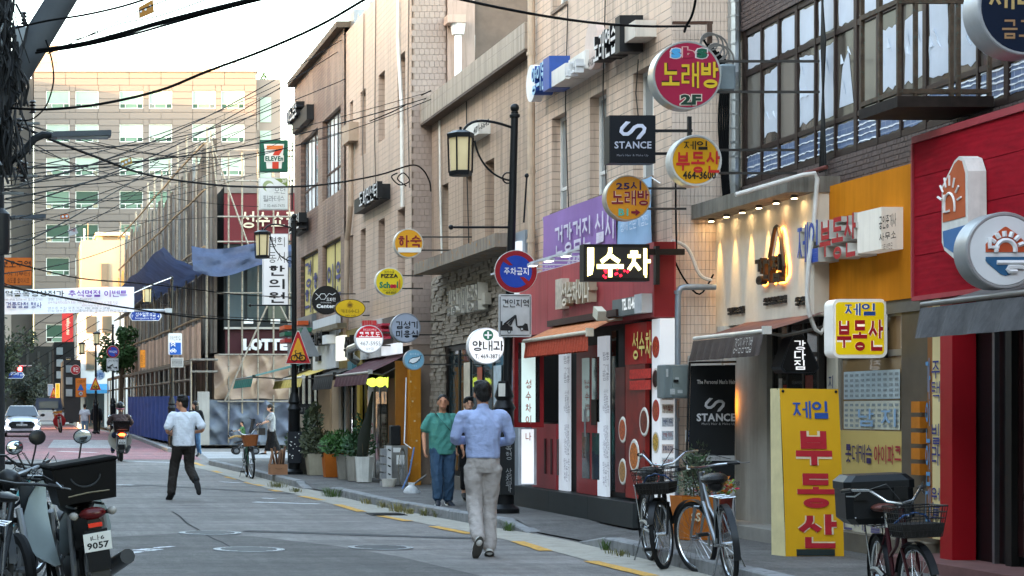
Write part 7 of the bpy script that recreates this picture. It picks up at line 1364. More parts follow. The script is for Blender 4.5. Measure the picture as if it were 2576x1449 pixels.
# scooters
def scooter(label,loc,heading,lean,shield='b9bdb8',body='1b1c1f',plate=None,lit=0.0,box=True,name='motorcycle',mirrors=True,group='motorcycles',mstyle=1,boxc='0b0b0c'):
 t=thing(name,label,'motorcycle',loc,group,(R(lean),0,R(90-heading)));BM=mat(body,.35,0,.12,6);SH=mat(shield,.4,0,.06,4);P=lambda*a:Vector(a)
 wheel(t,(-.6,0,.28),.28,0,.05,name='rear_wheel',alloy=True,rimm=ALUM);wheel(t,(.62,0,.28),.28,R(6),.045,name='front_wheel',alloy=True,rimm=ALUM)
 mb=MB();prof=[(-.98,.055,.62,.74),(-.85,.1,.55,.8),(-.55,.13,.48,.8),(-.2,.13,.42,.76),(.05,.1,.36,.6),(.2,.09,.36,.52)]
 mb.loft([[P(x,w*math.cos(2*PI*k/12),(z0+z1)/2+(z1-z0)/2*math.sin(2*PI*k/12))for k in range(12)]for x,w,z0,z1 in prof]);mb.build('body',BM,t,True,False)
 mb=MB();mb.ball((-.35,0,.8),.33,.13,.07,14,8);mb.build('seat',mat('141415',.5,0,.1,30,.1),t,True,False)
 for s in(-1,1):
  L=[]
  for x,y0,y1,z in((.44,.06,.14,.96),(.38,.09,.24,.86),(.3,.11,.33,.7),(.25,.11,.335,.55),(.22,.1,.28,.42),(.2,.09,.15,.32)):L.append([P(x,s*y0,z),P(x-.02,s*(y0+y1)/2,z),P(x-.1,s*y1,z),P(x-.085,s*y1,z),P(x,s*(y0+y1)/2,z),P(x+.02,s*y0,z)])
  mb=MB();mb.loft(L);mb.build('leg_shield',SH,t,True,False)
  mb=MB();mb.tube([P(.42,s*.07,.72),P(.62,s*.07,.28)],.03,8);mb.build('fork',ALUM,t,True,False)
  MB().tube([P(.36,s*.33,1.03),P(.33,s*.22,1.03)],.02,8).build('grip',PLB,t,True,False)
  MB().tube([P(-.58,s*.13,.3),P(-.72,s*.12,.76)],.022,8).build('shock',ALUM,t,True,False)
  c=P(-.98,s*.14,.76);mb=MB();mb.ball(c,.04,.035,.03,10,7);mb.build('turn_signal',mat('8a8782',.25),t,True,False);MB().cyl(c,P(-.9,s*.05,.75),.014).build('signal_stalk',PLB,t,False,False)
  if mirrors:
   m0=P(.42,s*.2,1.03);m1=P(.43,s*.24,1.15);c=P(.42,s*.27,1.25);MB().tube([m0,m1,c],.008,6).build('mirror_stalk',PLB,t,True,False);Mr=Matrix.Rotation(R(15*s),3,'Z');mb=MB();mb.ball(c,.016,.075,.058,14,8,Mr);q=mb.build('mirror',PLB,t,True,False);mb=MB();mb.ball(c-P(.008,0,0),.011,.068,.051,14,8,Mr);mb.build('mirror_glass',mat('cdd6da',.03,.95,.02),q,True,False)
 mb=MB();mb.tube([P(.34,.3,1.03),P(.42,.15,1.0),P(.45,0,.97),P(.42,-.15,1.0),P(.34,-.3,1.03)],.014,8);mb.build('handlebar',ALUM,t,True,False);mb=MB();mb.ball((.48,0,.95),.1,.1,.09,12,8);mb.build('headlight_cowl',BM,t,True,False)
 mb=MB();mb.tube([P(.05,-.12,.22),P(-.3,-.17,.24),P(-.55,-.18,.33),P(-.98,-.2,.42)],[.02,.025,.06,.055],10);mb.build('muffler',mat('232426',.35,.5),t,True,False);mb=MB();mb.ball((-.05,0,.3),.2,.12,.13,12,8);mb.build('engine',mat('4b4c4e',.5,.5,.2,8),t,True,False)
 L=[]
 for k in range(13):a=R(20+165*k/12);L.append([P(-.6+.33*math.cos(a),o,.28+.33*math.sin(a))for o in(-.07,-.03,.03,.07)])
 mb=MB();mb.loft(L,False,False);mb.build('rear_mudguard',BM,t,True,False);MB().obox((-.97,0,.5),(.02,.16,.3),Matrix.Rotation(R(-12),3,'Y')).build('mud_flap',PLB,t,False,False)
 mb=MB();mb.ball((-.97,0,.76),.05,.1,.045,12,8);mb.build('tail_light',mat('4a0f11' if not lit else 'ff4a20',.25,0,.05,3,0,lit),t,True,False);MB().box(-1.01,-.995,-.05,.05,.665,.695).build('reflector',mat('c8321f',.2),t,False,False)
 if plate:
  M=Matrix.Rotation(R(-14),3,'Y');pc=P(-1.0,0,.56);q=MB().obox(pc,(.006,.2,.135),M).build('number_plate',mat('d3d4d2',.5,0,.04,6),t,False,False)
  fn=lambda z0,z1,y0,y1:(lambda u,v,d:tuple(pc+M@P(-.0045-d*.001,y0+(y1-y0)*u,z0+(z1-z0)*v)))
  def addt(s,z0,z1,y0,y1,b):
   vs,fs,x0,x1,yy0,yy1=glyph(s,b);f=fn(z0,z1,y0,y1);me=bpy.data.meshes.new('lettering');me.from_pydata([f((v[0]-x0)/(x1-x0),(v[1]-yy0)/(yy1-yy0),v[2])for v in vs],[],fs);me.materials.append(mat('26282a',.6));link('lettering',me,q,False)
  addt(plate[0],.012,.052,.05,-.05,.02);addt(plate[1],-.05,.0,.08,-.08,.035)
 MB().tube([P(-.35,.1,.8),P(-.9,.1,.81)],.01,5).tube([P(-.35,-.1,.8),P(-.9,-.1,.81)],.01,5).build('rack',PLB,t,False,False)
 if box:
  x0,x1,w,z0,z1=-.93,-.53,.235,.84,1.1;L=[[P(x0+.05,-w+.03,z0),P(x1,-w+.03,z0),P(x1,w-.03,z0),P(x0+.05,w-.03,z0)],[P(x0,-w,z1),P(x1+.02,-w,z1),P(x1+.02,w,z1),P(x0,w,z1)]]
  mb=MB();mb.loft(L);b=mb.build('delivery_box',mat(boxc,.35,0,.2,5,.1,0,0,None,.2),t,False,False);mb=MB();mb.bbox(x0-.015,x1+.03,-w-.012,w+.012,z1+.001,z1+.035,.012);mb.build('box_lid',mat(boxc,.8,0,.3,6,.5,0,0,None,.1),b,False,False)
  mb=MB();mb.tube([P(x0+.012,.11*math.cos(R(a)),1.04+.09*math.sin(R(a)))for a in range(190,351,16)],.008,6);mb.build('carry_handle',mat('2d2f31',.25),b,True,False);MB().tube([P(x0+.03,-.16,.9),P(x0+.028,0,.905),P(x0+.03,.14,.895)],.006,5).build('scuff_strip',mat('6a6350',.5),b,False,False)
 return t
scooter('black motorcycle with pale leg shields and a black delivery box beside the pole',(.45,15.0,0),-9,-9,'87918f','17181a',('1나6','9057'),.35*0)
scooter('dark scooter under the rider with its tail light glowing',(2.72,56.1,gz(56.1)),0,0,'9a968c','1c1d20',('1나1','8123'),6.0,True,'motorcycle',True)
scooter('black motorcycle at the picture edge behind the bicycles',(-.12,15.6,0),168,6,'3a3d40','1b1c1e',None,0,False);scooter('red delivery motorcycle parked far up the street',(wx(152,104),104,gz(104)),178,6,'9a2226','8c1c22',None,0,True,'motorcycle',True,boxc='b0702a')
# ================================================================ car and truck
YC=92.0;zg=gz(YC);s_=F/YC;cx=wx(55,YC)
t=thing('car','white hatchback with its headlights on driving towards us','car',(cx,YC,zg));WH=mat('c9cdd3',.25,.15,.03,3);p=lambda x,y,z:Vector((cx+x,YC+y,zg+z))
def sec(y,w,zb,zt,k=.6,top=.8):return[p(w*a,y,zb+(zt-zb)*b)for a,b in((-.92,0),(-1,.18),(-1,k),(-top,.92),(-.45,1),(0,1.02),(.45,1),(top,.92),(1,k),(1,.18),(.92,0),(0,-.02))]
mb=MB();mb.loft([sec(-.02,.6,.3,.55),sec(.06,.8,.22,.68),sec(.3,.87,.2,.8),sec(.8,.89,.2,.9),sec(1.25,.89,.2,.98),sec(3.9,.89,.22,1.0),sec(4.2,.8,.3,.9)]);mb.build('body',WH,t,True)
g1=lambda y,wb,wt,zb,zt:[p(-wb,y,zb),p(-wt,y,zt-.06),p(-wt*.85,y,zt),p(wt*.85,y,zt),p(wt,y,zt-.06),p(wb,y,zb)]
mb=MB();mb.loft([[p(-.8,1.15,.96),p(-.78,1.17,.965),p(-.4,1.17,.97),p(.4,1.17,.97),p(.78,1.17,.965),p(.8,1.15,.96)],g1(1.75,.82,.62,.97,1.42),g1(2.6,.83,.62,.98,1.47),g1(3.5,.82,.6,.98,1.4),g1(4.05,.76,.55,.95,1.05)]);mb.build('cabin',WH,t,True)
mb=MB();mb.add([p(-.74,1.18,.985),p(.74,1.18,.985),p(.56,1.72,1.405),p(-.56,1.72,1.405),p(-.76,1.15,.965),p(.76,1.15,.965),p(.58,1.7,1.425),p(-.58,1.7,1.425)],[(4,5,6,7),(3,2,1,0),(4,0,1,5),(5,1,2,6),(6,2,3,7),(7,3,0,4)])
for i,v in enumerate(mb.v):mb.v[i]=(v[0],v[1]-.03,v[2]+.015)
mb.build('windscreen',glassmat('3a4650',.05),t)
mb=MB();mb.prism([p(-.62,-.03,.6),p(-.5,-.05,.4),p(.5,-.05,.4),p(.62,-.03,.6),p(.45,-.04,.72),p(-.45,-.04,.72)],(0,.3,0));gr=mb.build('grille',mat('1c1e21',.35,.3),t)
for k in range(3):MB().box(cx-.5,cx+.5,YC-.07,YC-.052,zg+.46+k*.08,zg+.475+k*.08).build('grille_bar',mat('3a3c3f',.3,.6),gr)
mb=MB();c=p(0,-.075,.665);mb.ring(c,.055,.008,'y',18,5);mb.v=[(v[0]+(v[0]-c.x)*.4,v[1],c.z+(v[2]-c.z)*.7)for v in mb.v];mb.tube([p(-.035,-.075,.645),p(-.02,-.075,.685)],.008,5).tube([p(.02,-.075,.645),p(.035,-.075,.685)],.008,5).tube([p(-.03,-.075,.66),p(.03,-.075,.672)],.008,5);mb.build('emblem',CHR,t)
pl=MB().box(cx-.25,cx+.25,YC-.09,YC-.075,zg+.52,zg+.6).build('number_plate',mat('d8d8d4',.5),t);text_map('63부 6964',lambda u,v,d:(cx-.22+.44*u,YC-.092-d*.001,zg+.535+.05*v),mat('2a2a2c',.6),pl,.03)
for s in(-1,1):
 mb=MB();mb.prism([p(s*.86,.18,.82),p(s*.6,.0,.66),p(s*.56,.02,.72),p(s*.7,.12,.84),p(s*.85,.3,.88)],(0,.12,.0));h=mb.build('headlight',mat('9aa0a8',.15,.3),t);MB().ball(p(s*.66,.0,.74),.065,.04,.06).build('headlight_beam',mat('f4f6ff',.3,0,0,3,0,14),h,True)
 mb=MB();mb.tube([p(s*.82,.03,.48),p(s*.74,-.03,.4),p(s*.55,-.05,.38)],[.02,.03,.02],6);mb.build('day_light',mat('f4f6ff',.3,0,0,3,0,5),t)
 MB().ball(p(s*.98,1.35,1.02),.11,.07,.075).cyl(p(s*.85,1.35,.98),p(s*.95,1.35,1.0),.03).build('mirror',PLB,t,True)
 for yy in(.85,3.4):
  w=MB().ring(p(s*.78,yy,.31),.24,.075,'x',28,8).build('wheel',RUB,t,True);MB().lathe([(.2,0),(.2,.03),(.05,.05)],p(s*.8-.02,yy,.31),16,'x').build('rim',ALUM,w,True)
mb=MB();mb.box(cx-.75,cx+.75,YC-.01,YC+.3,zg+.2,zg+.3);mb.build('lower_lip',mat('2a2c2f',.5),t)
YT=112.0;zg=gz(YT);cx=wx(124,YT);q=lambda x,y,z:Vector((cx+x,YT+y,zg+z));t=thing('truck','small white flatbed truck parked behind the car','truck',(cx,YT,zg));WT=mat('c2c6c8',.4,0,.08,3)
MB().box(cx-.82,cx+.82,YT,YT+2.6,zg+.62,zg+.72).build('bed',WT,t);MB().box(cx-.82,cx+.82,YT-.04,YT,zg+.55,zg+1.02).build('tailgate',WT,t)
for s in(-1,1):MB().box(cx+s*.82-.02,cx+s*.82+.02,YT,YT+2.6,zg+.73,zg+1.02).build('side_board',WT,t);MB().ring(q(s*.68,.7,.3),.22,.08,'x',22,6).build('wheel',RUB,t,True);MB().box(cx+s*.65-.1,cx+s*.65+.1,YT-.06,YT-.04,zg+.45,zg+.54).build('tail_light',mat('8a1f1f',.3),t)
mb=MB();mb.loft([[q(-.8,2.7,.5),q(.8,2.7,.5),q(.8,2.7,1.15),q(.72,2.7,1.85),q(-.72,2.7,1.85),q(-.8,2.7,1.15)],[q(-.8,4.0,.5),q(.8,4.0,.5),q(.8,4.0,1.15),q(.66,3.7,1.8),q(-.66,3.7,1.8),q(-.8,4.0,1.15)]]);mb.build('cab',mat('2c3a52',.4),t);MB().box(cx-.55,cx+.55,YT+2.66,YT+2.69,zg+1.25,zg+1.65).build('cab_window',glassmat('4a555c'),t)
MB().box(cx-.6,cx+.4,YT+.4,YT+2.2,zg+.74,zg+1.15).build('load_box',mat('b5b7b5',.6),t)
# ================================================================ pram
YB=62.6;zg=gz(YB);x0=wx(617,YB);t=thing('pram','black pram with a raised hood in front of the grey tarpaulin','pram',(x0,YB,zg));q=lambda x,z,y=0:Vector((x0+x,YB+y,zg+z));BF=mat('1b1c20',.7,0,.1,8)
for s in(-.24,.24):
 mb=MB();mb.tube([q(.5,1.02,s),q(.2,.7,s),q(-.02,.42,s),q(-.32,.16,s)],.016,6).tube([q(.3,.16,s),q(.05,.5,s),q(-.1,.5,s)],.014,6);mb.build('frame',mat('4a4c50',.4,.6),t)
 for x in(-.3,.3):
  w=MB().ring(q(x,.13,s),.1,.025,'y',22,6).build('wheel',RUB,t,True);MB().lathe([(.07,-.012),(.07,.012)],q(x,.13,s),5,'y').build('rim',mat('6a6c70',.4,.5),w)
MB().tube([q(.5,1.02,-.24),q(.5,1.02,.24)],.018,8).build('handle',BF,t);mb=MB();mb.loft([[q(a,b,-.22),q(a,b,.22),q(a+c,b+d,.22),q(a+c,b+d,-.22)]for a,b,c,d in((-.35,.36,.04,.05),(-.1,.4,.03,.06),(.1,.42,-.02,.07),(.26,.95,-.06,.02),(.3,1.12,-.08,.02))]);mb.build('seat',BF,t)
mb=MB();mb.grid(lambda u,v:q(.3-.02-.28*math.sin(u*1.9)*.9+.02,1.1+.1*math.sin(u*2.4)-.02*u,-.23+.46*v)if False else q(.33-.26*math.sin(u*1.5),.85+.42*math.sin(.35+u*1.3)*1.0-.12*u,-.23+.46*v),10,4);mb.build('hood',BF,t,True);MB().box(x0+.42,x0+.62,YB-.1,YB+.1,zg+.62,zg+.84).build('hand_bag',mat('241f1e',.6,0,.2,10),t);MB().box(x0-.2,x0+.18,YB-.2,YB+.2,zg+.2,zg+.32).build('storage_basket',mat('2a2b2e',.8),t)
# ================================================================ things on the pavement
def leaves(mb,c,rx,ry,rz,n,sz,up=.3,long=1.0):
 for _ in range(n):
  v=Vector((random.gauss(0,1),random.gauss(0,1),random.gauss(0,1))).normalized()*random.random()**.45;p=Vector(c)+Vector((v.x*rx,v.y*ry,v.z*rz));q=(v+Vector((random.gauss(0,.6),random.gauss(0,.6),up+random.gauss(0,.4)))).normalized()*sz*random.uniform(.6,1.2)*long;w=q.orthogonal().normalized()*sz*.3;m=p+q*.5
  mb.add([p,m+w,p+q,m-w],[(0,1,2,3)])
def pot_plant(label,x,y,Y,pw,ph,pc,crowns,lc,shape='box',stems=3,cat='plant',group='potted plants outside the shops'):
 b=Vector((wx(x,Y),Y,.13));t=thing('potted_plant',label,cat,b,group);mb=MB();n=4 if shape=='box' else 8;rr=pw/2;a0=PI/4 if n==4 else PI/8;f=1.414 if n==4 else 1.0
 ring=lambda r,z:[b+Vector((r*f*math.cos(a0+2*PI*k/n),r*f*math.sin(a0+2*PI*k/n),z))for k in range(n)]
 mb.loft([ring(rr*.82,0),ring(rr,ph),ring(rr*.9,ph),ring(rr*.88,ph-.04)]);mb.build('pot',mat(pc,.7,0,.1,5,.1,0,.15),t);mb=MB()
 for k in range(stems):a=2*PI*k/stems;mb.tube([b+Vector((.04*math.cos(a),.04*math.sin(a),ph-.05)),b+Vector((.1*math.cos(a),.1*math.sin(a),ph+.25))],.008,5)
 mb.build('stem',mat('4a4030',.9),t);mb=MB()
 for(ox,oz,rx,rz,nn,sz,up)in crowns:leaves(mb,b+Vector((ox,0,ph+oz)),rx,rx*.9,rz,nn,sz,up)
 mb.build('leaves',mat(lc,.6,0,.35,14),t);return t
pot_plant('grey potted dark conifer spray at the far end of the planters',768,1190,43.0,.5,.5,'6d6a62',[(-.1,.15,.32,.3,700,.09,.2),(.1,.55,.12,.4,200,.1,.6)],'3a4a34');pot_plant('tall feathery plant in a cream planter beside the dark conifer',800,1195,42.0,.5,.45,'a8a08c',[(0,.2,.38,.3,800,.09,.1),(-.05,.7,.13,.4,220,.1,.6)],'4a4f38')
pot_plant('orange square planter with trailing dark leaves',838,1200,40.6,.42,.5,'b8641e',[(0,.1,.3,.22,600,.08,-.2),(.12,-.2,.14,.22,200,.07,-.6)],'3f4a34');pot_plant('grey fluted planter with a bright green bush',876,1205,39.2,.5,.5,'8c887f',[(-.15,.2,.38,.25,900,.08,.2)],'3f6330','fluted');pot_plant('second grey fluted planter with broad dark leaves',897,1207,38.4,.42,.48,'938f86',[(.05,.2,.3,.28,500,.1,.3),(.1,.5,.14,.3,160,.09,.5)],'3a5538','fluted')
t=pot_plant('white octagonal planter with one tall dark folded leaf',916,1210,37.8,.36,.48,'d2d2cc',[(0,.04,.1,.05,40,.05,.5)],'2f3a2c','oct');b=Vector((wx(916,37.8),37.8,.6));mb=MB();mb.loft([[b+Vector((o[0]*w,o[1]*w*.5,z))+Vector((dx,0,0))for o in((-1,0),(0,-.7),(1,0),(0,.7))]for z,w,dx in((0,.09,-.05),(.4,.12,0),(.75,.07,.08),(1.25,.015,.16))]);mb.build('tall_leaf',mat('22261e',.6),t,True)
tp=pot_plant('grey green shrub in an orange lettered planter behind the bicycles',1748,1330,20.9,.4,.45,'b5661f',[(0,.16,.2,.2,700,.04,.5),(.03,.38,.13,.2,250,.04,.9)],'5a6650',group='potted plants outside the shops');ctext('SS',1738,1290,1762,1312,20.68,mat('d9c9a8',.6),tp,.03)
t=thing('flower_pot','small pot of orange and red flowers beside the plaster pillar','plant',(wx(1800,21.5),21.5,.14),'potted plants outside the shops');c=Vector((wx(1800,21.5),21.5,.14));MB().lathe([(.13,0),(.18,.4),(.16,.4)],c,14).build('pot',mat('6d2a22',.7),t)
for col,n in(('d87a2a',120),('b83a48',80),('7a9a4a',150)):mb=MB();leaves(mb,c+Vector((0,0,.52)),.2,.2,.13,n,.06,.4);mb.build('flowers' if col!='7a9a4a' else 'leaves',mat(col,.6,0,.2,20),t)
# hair salon stand board
t=thing('salon_board','beige hair salon pavement board with scissors and black letters','sign board',W(770,1170,43.6));Y=43.6;mb=MB();cbox(mb,747,1016,795,1160,Y,.06);mb.build('frame',mat('1f1f20',.6),t);mb=MB();cbox(mb,752,1042,791,1156,Y-.006,.005);fc=mb.build('face',mat('b5a592',.6),t)
for k,s in enumerate('은지헤'):ctext(s,757,1066+k*30,787,1092+k*30,Y,mat('232122',.6),fc,.04,.012)
mb=MB();mb.ring(W(775,1054,Y-.02),.025,.008,'y',12,4).ring(W(766,1060,Y-.02),.025,.008,'y',12,4).tube([W(772,1055,Y-.02),W(757,1046,Y-.02)],.008,4).tube([W(766,1057,Y-.02),W(764,1042,Y-.02)],.008,4);mb.build('scissors_emblem',mat('232122',.6),fc)
for k in range(2):mb=MB();cbox(mb,750+23*k,1020,770+23*k,1040,Y-.006,.005);q=mb.build('notice',mat('2a2a2b',.6),t);ctext('헤어 컷\n염색 펌',752+23*k,1025,768+23*k,1036,Y-.006,mat('a5a5a0',.6),q,.0)
# cardboard boxes
t=thing('cardboard_box','open cardboard box full of flattened cartons at the foot of the second lamp post','box',W(700,1196,41.6));CB=mat('9a6f52',.85,0,.12,6);a,b=W(679,1194,41.4),W(722,1168,41.4);mb=MB();mb.box(a.x,b.x,41.3,41.31,a.z,b.z).box(a.x,b.x,41.7,41.71,a.z,b.z).box(a.x,a.x+.01,41.311,41.699,a.z,b.z).box(b.x-.01,b.x,41.311,41.699,a.z,b.z).box(a.x+.011,b.x-.011,41.311,41.699,a.z,a.z+.01);mb.build('carton',CB,t)
for k in range(6):x=a.x+.03+k*.055;MB().obox((x,41.5,b.z+.08+.05*(k%3)),(.012,.3,.36+.05*(k%2)),Matrix.Rotation(R(random.uniform(-14,14)),3,'Y')).build('flattened_carton',mat(('8a6248','a87a58','6d4f3c')[k%3],.85),t)
mb=MB();mb.tube([W(693+17*u/6,1178+2*math.sin(u/6*PI),41.295)for u in range(7)],.004,4);mb.build('smile_print',mat('4a3426',.8),t)
# steel cabinet, crate tower, black cover, white pots
t=thing('steel_cabinet','grey steel cabinet with notices in front of the orange pillar','cabinet',W(1005,1222,36.0));a,b=W(975,1220,35.9),W(1026,1121,35.9);MB().box(a.x,b.x,35.9,36.28,a.z,b.z).build('body',mat('8a8884',.5,.3,.08,4,0,0,.2),t);MB().box(a.x+.1,a.x+.24,35.893,35.899,b.z-.12,b.z-.04).build('notice',WHITE,t);MB().box(a.x+.16,a.x+.3,35.893,35.899,b.z-.34,b.z-.17).build('notice',WHITE,t)
a2,b2=W(984,1120,36),W(1009,1070,36);tag(MB().bbox(a2.x,b2.x,36.0,36.25,b.z+.003,b2.z,.02).build('black_cover',mat('17181a',.5,0,.2,8,.3)),'black plastic cover standing on the steel cabinet','cover')
t=thing('slotted_rack','white slotted rack tower beside the steel cabinet','rack',W(972,1220,35.6));a,b=W(973,1225,35.6),W(985,1122,35.6);MB().box(a.x,b.x,35.6,35.66,a.z,b.z).build('slotted_panel',mat('c9c9c8',.5),t)
for k in range(5):z=b.z-.07-k*.145;MB().obox((a.x+.045,35.596,z),(.05,.006,.022),Matrix.Rotation(R(30),3,'Y')).build('slot',BLACK,t);MB().box(a.x-.09,a.x-.004,35.6,35.8,z-.1,z+.02).build('tray',mat('8d8e90',.5),t)
for k,(x,l)in enumerate(((972,'small white pot under the slotted rack'),(983,'wider white pot beside the small one'))):c=W(x,1233,35.4);tag(MB().lathe([(.07,0),(.085+.03*k,.14),(.08+.03*k,.14),(.06,.02)],(c.x,35.4,.13),14).build('white_pot',mat('cfcac0',.6)),l,'pot','white pots by the rack')
t=thing('bicycle_wreck','abandoned bicycle wheel with taped tyre leaning on the steel cabinet','bicycle wheel',(wx(1012,35.2),35.2,.13));c=Vector((wx(1012,35.2),35.2,.48));w=MB().ring(c,.33,.024,'y',36,8);w.v=[(c.x+(v[0]-c.x)*.35,v[1]+(v[0]-c.x)*.8,v[2])for v in w.v];w.build('tyre',mat('8a8070',.7,0,.5,9),t,True);mb=MB()
for k in range(16):a=2*PI*k/16;mb.tube([c,c+Vector((.3*.35*math.cos(a),.3*.8*math.cos(a),.3*math.sin(a)))],.003,4)
mb.build('spokes',ALUM,t);MB().tube([W(1042,1125,35.1),W(1030,1190,35.0),W(1012,1230,34.6),W(1000,1243,34.4)],.014,6).build('blue_tube',mat('5d7aa8',.5),t);MB().tube([W(1020,1228,34.9),W(1045,1215,34.8),W(1072,1196,34.8)],.018,6).build('frame_tube',mat('6d6a66',.5,.4,.3,20),t)
MB().tube([W(1022,950,35.8),W(1019,1060,35.6),W(1017,1115,35.4),W(1035,1128,35.3)],.011,6).build('white_pole',WHITE,t)
t=MB();b=W(1035,1245,32.8);t.loft([[b+Vector((rx*math.cos(2*PI*k/12)*(1+.18*math.sin(k*2.3+z*40)),.12*math.sin(2*PI*k/12),z))for k in range(12)]for z,rx in((0,.1),(.05,.13),(.12,.1),(.16,.04),(.2,.05))]);tag(t.build('plastic_bag',mat('d9dcdf',.4,0,.06,10,.3),None,True),'crumpled white plastic bag on the pavement','bag')
# banner stands
t=thing('banner_stand','tall yellow estate agent banner stand leaning in front of the grey shop','banner stand',W(2045,1425,18.9));Y=18.7;A,B,C_,D_=W(1961,977,Y),W(2109,979,Y),W(2124,1424,Y-.25),W(1977,1424,Y-.25)
bil=lambda u,v:(D_.lerp(C_,u)).lerp(A.lerp(B,u),v)+Vector((0,-.02*math.sin(v*PI)*(1-.3*u),0));MB().grid(bil,10,14).build('cloth',mat('d9a41a',.5,0,.07,2),t,True);MB().grid(lambda u,v:bil(u,v)+Vector((-.05*u,.2*u,0))if False else(D_.lerp(A,v)+Vector((-.05*u*(1-.9*v),.22*u,0))),4,6).build('cloth_side',mat('d8ca9a',.6),t)
def btext(s,u0,u1,v0,v1,col,bo,ol=None):
 f=lambda o:(lambda u,v,d:tuple(bil(u0+(u1-u0)*u,v0+(v1-v0)*v)+Vector((0,-o-d*.0015,0))))
 if ol:text_map(s,f(.006),mat(ol,.6),t,bo+.05,0,'lettering_outline',bo)
 text_map(s,f(.01),mat(col,.6),t,bo)
btext('제일',.2,.8,.83,.93,'2a4f96',.05);btext('부',.22,.84,.565,.76,'b2242f',.07,'e0d0b0');btext('동',.22,.86,.325,.52,'b2242f',.07,'e0d0b0');btext('산',.22,.88,.1,.29,'b2242f',.07,'e0d0b0')
for u,v in((.05,.985),(.95,.985),(.05,.015),(.95,.015)):MB().ball(bil(u,v)+Vector((0,-.01,0)),.014,.008,.014,8,5).build('eyelet',BLACK,t)
MB().tube([A+Vector((0,.05,0)),W(2050,1200,Y+.1),C_+Vector((-.1,.2,.02))],.008,5).tube([B+Vector((0,.05,0)),W(2030,1200,Y+.1),D_+Vector((.1,.2,.02))],.008,5).build('cross_poles',BLACK,t);MB().box(wx(2000,Y-.2),wx(2095,Y-.2),Y-.25,Y+.1,.13,.19).build('water_base',mat('2c3634',.6),t)
Y=21.9;t=thing('banner_stand','black hair salon banner in a tube frame beside the electric box','banner stand',W(1780,1265,Y));cl=lambda x,y:W(x,y,Y);MB().add([cl(1738,920),cl(1850,918),cl(1848,1207),cl(1730,1207)],[(0,1,2,3)]).build('cloth',mat('1e2124',.6,0,.06,2),t);MB().add([cl(1730,1207.5),cl(1848,1207.5),cl(1846,1300),cl(1726,1300)],[(0,1,2,3)]).build('lower_cloth',mat('c2c3c8',.6),t)
mb=MB();mb.tube([cl(1733,912),cl(1852,910)],.012,6).tube([cl(1735,912),cl(1722,1320)],.012,6);mb.build('frame',BLACK,t)
for s,a,b,c,d,col,bo in(("The Personal Man's Hair",1753,955,1850,966,'d0d0d0',.03),('STANCE',1752,1040,1850,1060,'cfd0d4',.03),("Man's Hair & Make Up",1765,1063,1850,1071,'a8a9ad',.0),('NAVER',1744,1147,1774,1157,'3c9a4a',.06),('of the beginning',1752,1208,1860,1222,'3c3c40',.0)):ctext(s,a,b,c,d,Y,mat(col,.6),t,bo)
swoosh(t,Y-.0,1798,1016,.8,'c9cace');mb=MB();cbox(mb,1777,1146,1848,1159,Y-.006,.004);q=mb.build('search_field',mat('b9bbbd',.6),t);ctext('스탠스 성수점',1780,1149,1812,1156,Y-.006,mat('3c3c40',.6),q,.0)
# electric box, pipes, small street plate on the tiled end wall
Y=22.1;t=thing('electric_box','grey steel electric meter box on the tiled end wall','meter box',W(1702,1003,Y));a,b=W(1671,1002,Y),W(1733,917,Y);MB().bbox(a.x,b.x,Y,Y+.26,a.z,b.z,.01).build('body',mat('7f8a8c',.45,.4,.08,4,0,0,.2),t);d=MB().box(a.x+.09,b.x-.02,Y-.008,Y,a.z+.03,b.z-.03).build('door',mat('87918f',.45,.4,.08,4),t);MB().box(a.x+.1,a.x+.15,Y-.03,Y-.008,(a.z+b.z)/2-.01,(a.z+b.z)/2+.02).build('latch',BLACK,d)
for x,y,w,h in((1686,985,12,14),(1699,953,9,8),(1705,985,12,8),(1676,938,5,20)):mb=MB();cbox(mb,x,y-h/2,x+w,y+h/2,Y-.011,.002);mb.build('torn_sticker',mat('b5b9b8',.6,0,.2,30),d)
PIPE=mat('8d99a4',.4,.4,.12,6,0,0,.2);t=thing('drain_pipe','pale blue grey steel drain pipe turning along the tiled end wall','pipe',W(1705,1200,22.5));P=lambda x,y:W(x,y,22.5);MB().tube([P(1800,722),P(1722,722),P(1712,725),P(1707,735),P(1705,750),P(1704,1000)],.035,10).build('pipe',PIPE,t,True);MB().tube([P(1700,1003),P(1700,1250)],.035,10).build('lower_pipe',PIPE,t,True)
for y in(740,1060):c=P(1704 if y<900 else 1700,y);MB().lathe([(.045,0),(.045,.04)],c,12).build('collar',PIPE,t)
plate('street_plate','small blue street number plate beside the hair salon banner',1726,1082,1760,1112,22.1,'2a4a8c',[('아차산로',1729,1084,1757,1096,'d8dce4',.0),('Acha',1729,1099,1750,1108,'d8dce4',.0)])
t=thing('air_conditioner','white air conditioner unit half hidden by the brown awning','air conditioner',W(1785,915,22.6));mb=MB();cbox(mb,1752,893,1815,920,22.3,.3);mb.build('body',mat('c9c9c4',.5,0,.06),t);mb=MB();cbox(mb,1768,898,1808,903,22.29,.01);mb.build('louvre',mat('3a3a3a',.6),t)
t=thing('insulated_pipe','white insulated pipe sagging down beside the grey fascia','pipe',W(2030,835,19.8));MB().tube([W(x,y,19.75)for x,y in((1850,490),(1980,452),(2020,440),(2050,436),(2056,450),(2048,560),(2036,650),(2030,740),(2036,790),(2050,828),(2065,838),(2075,820),(2080,790))],.022,8).build('pipe',mat('d2cfc8',.7,0,.1,12,.2),t,True)
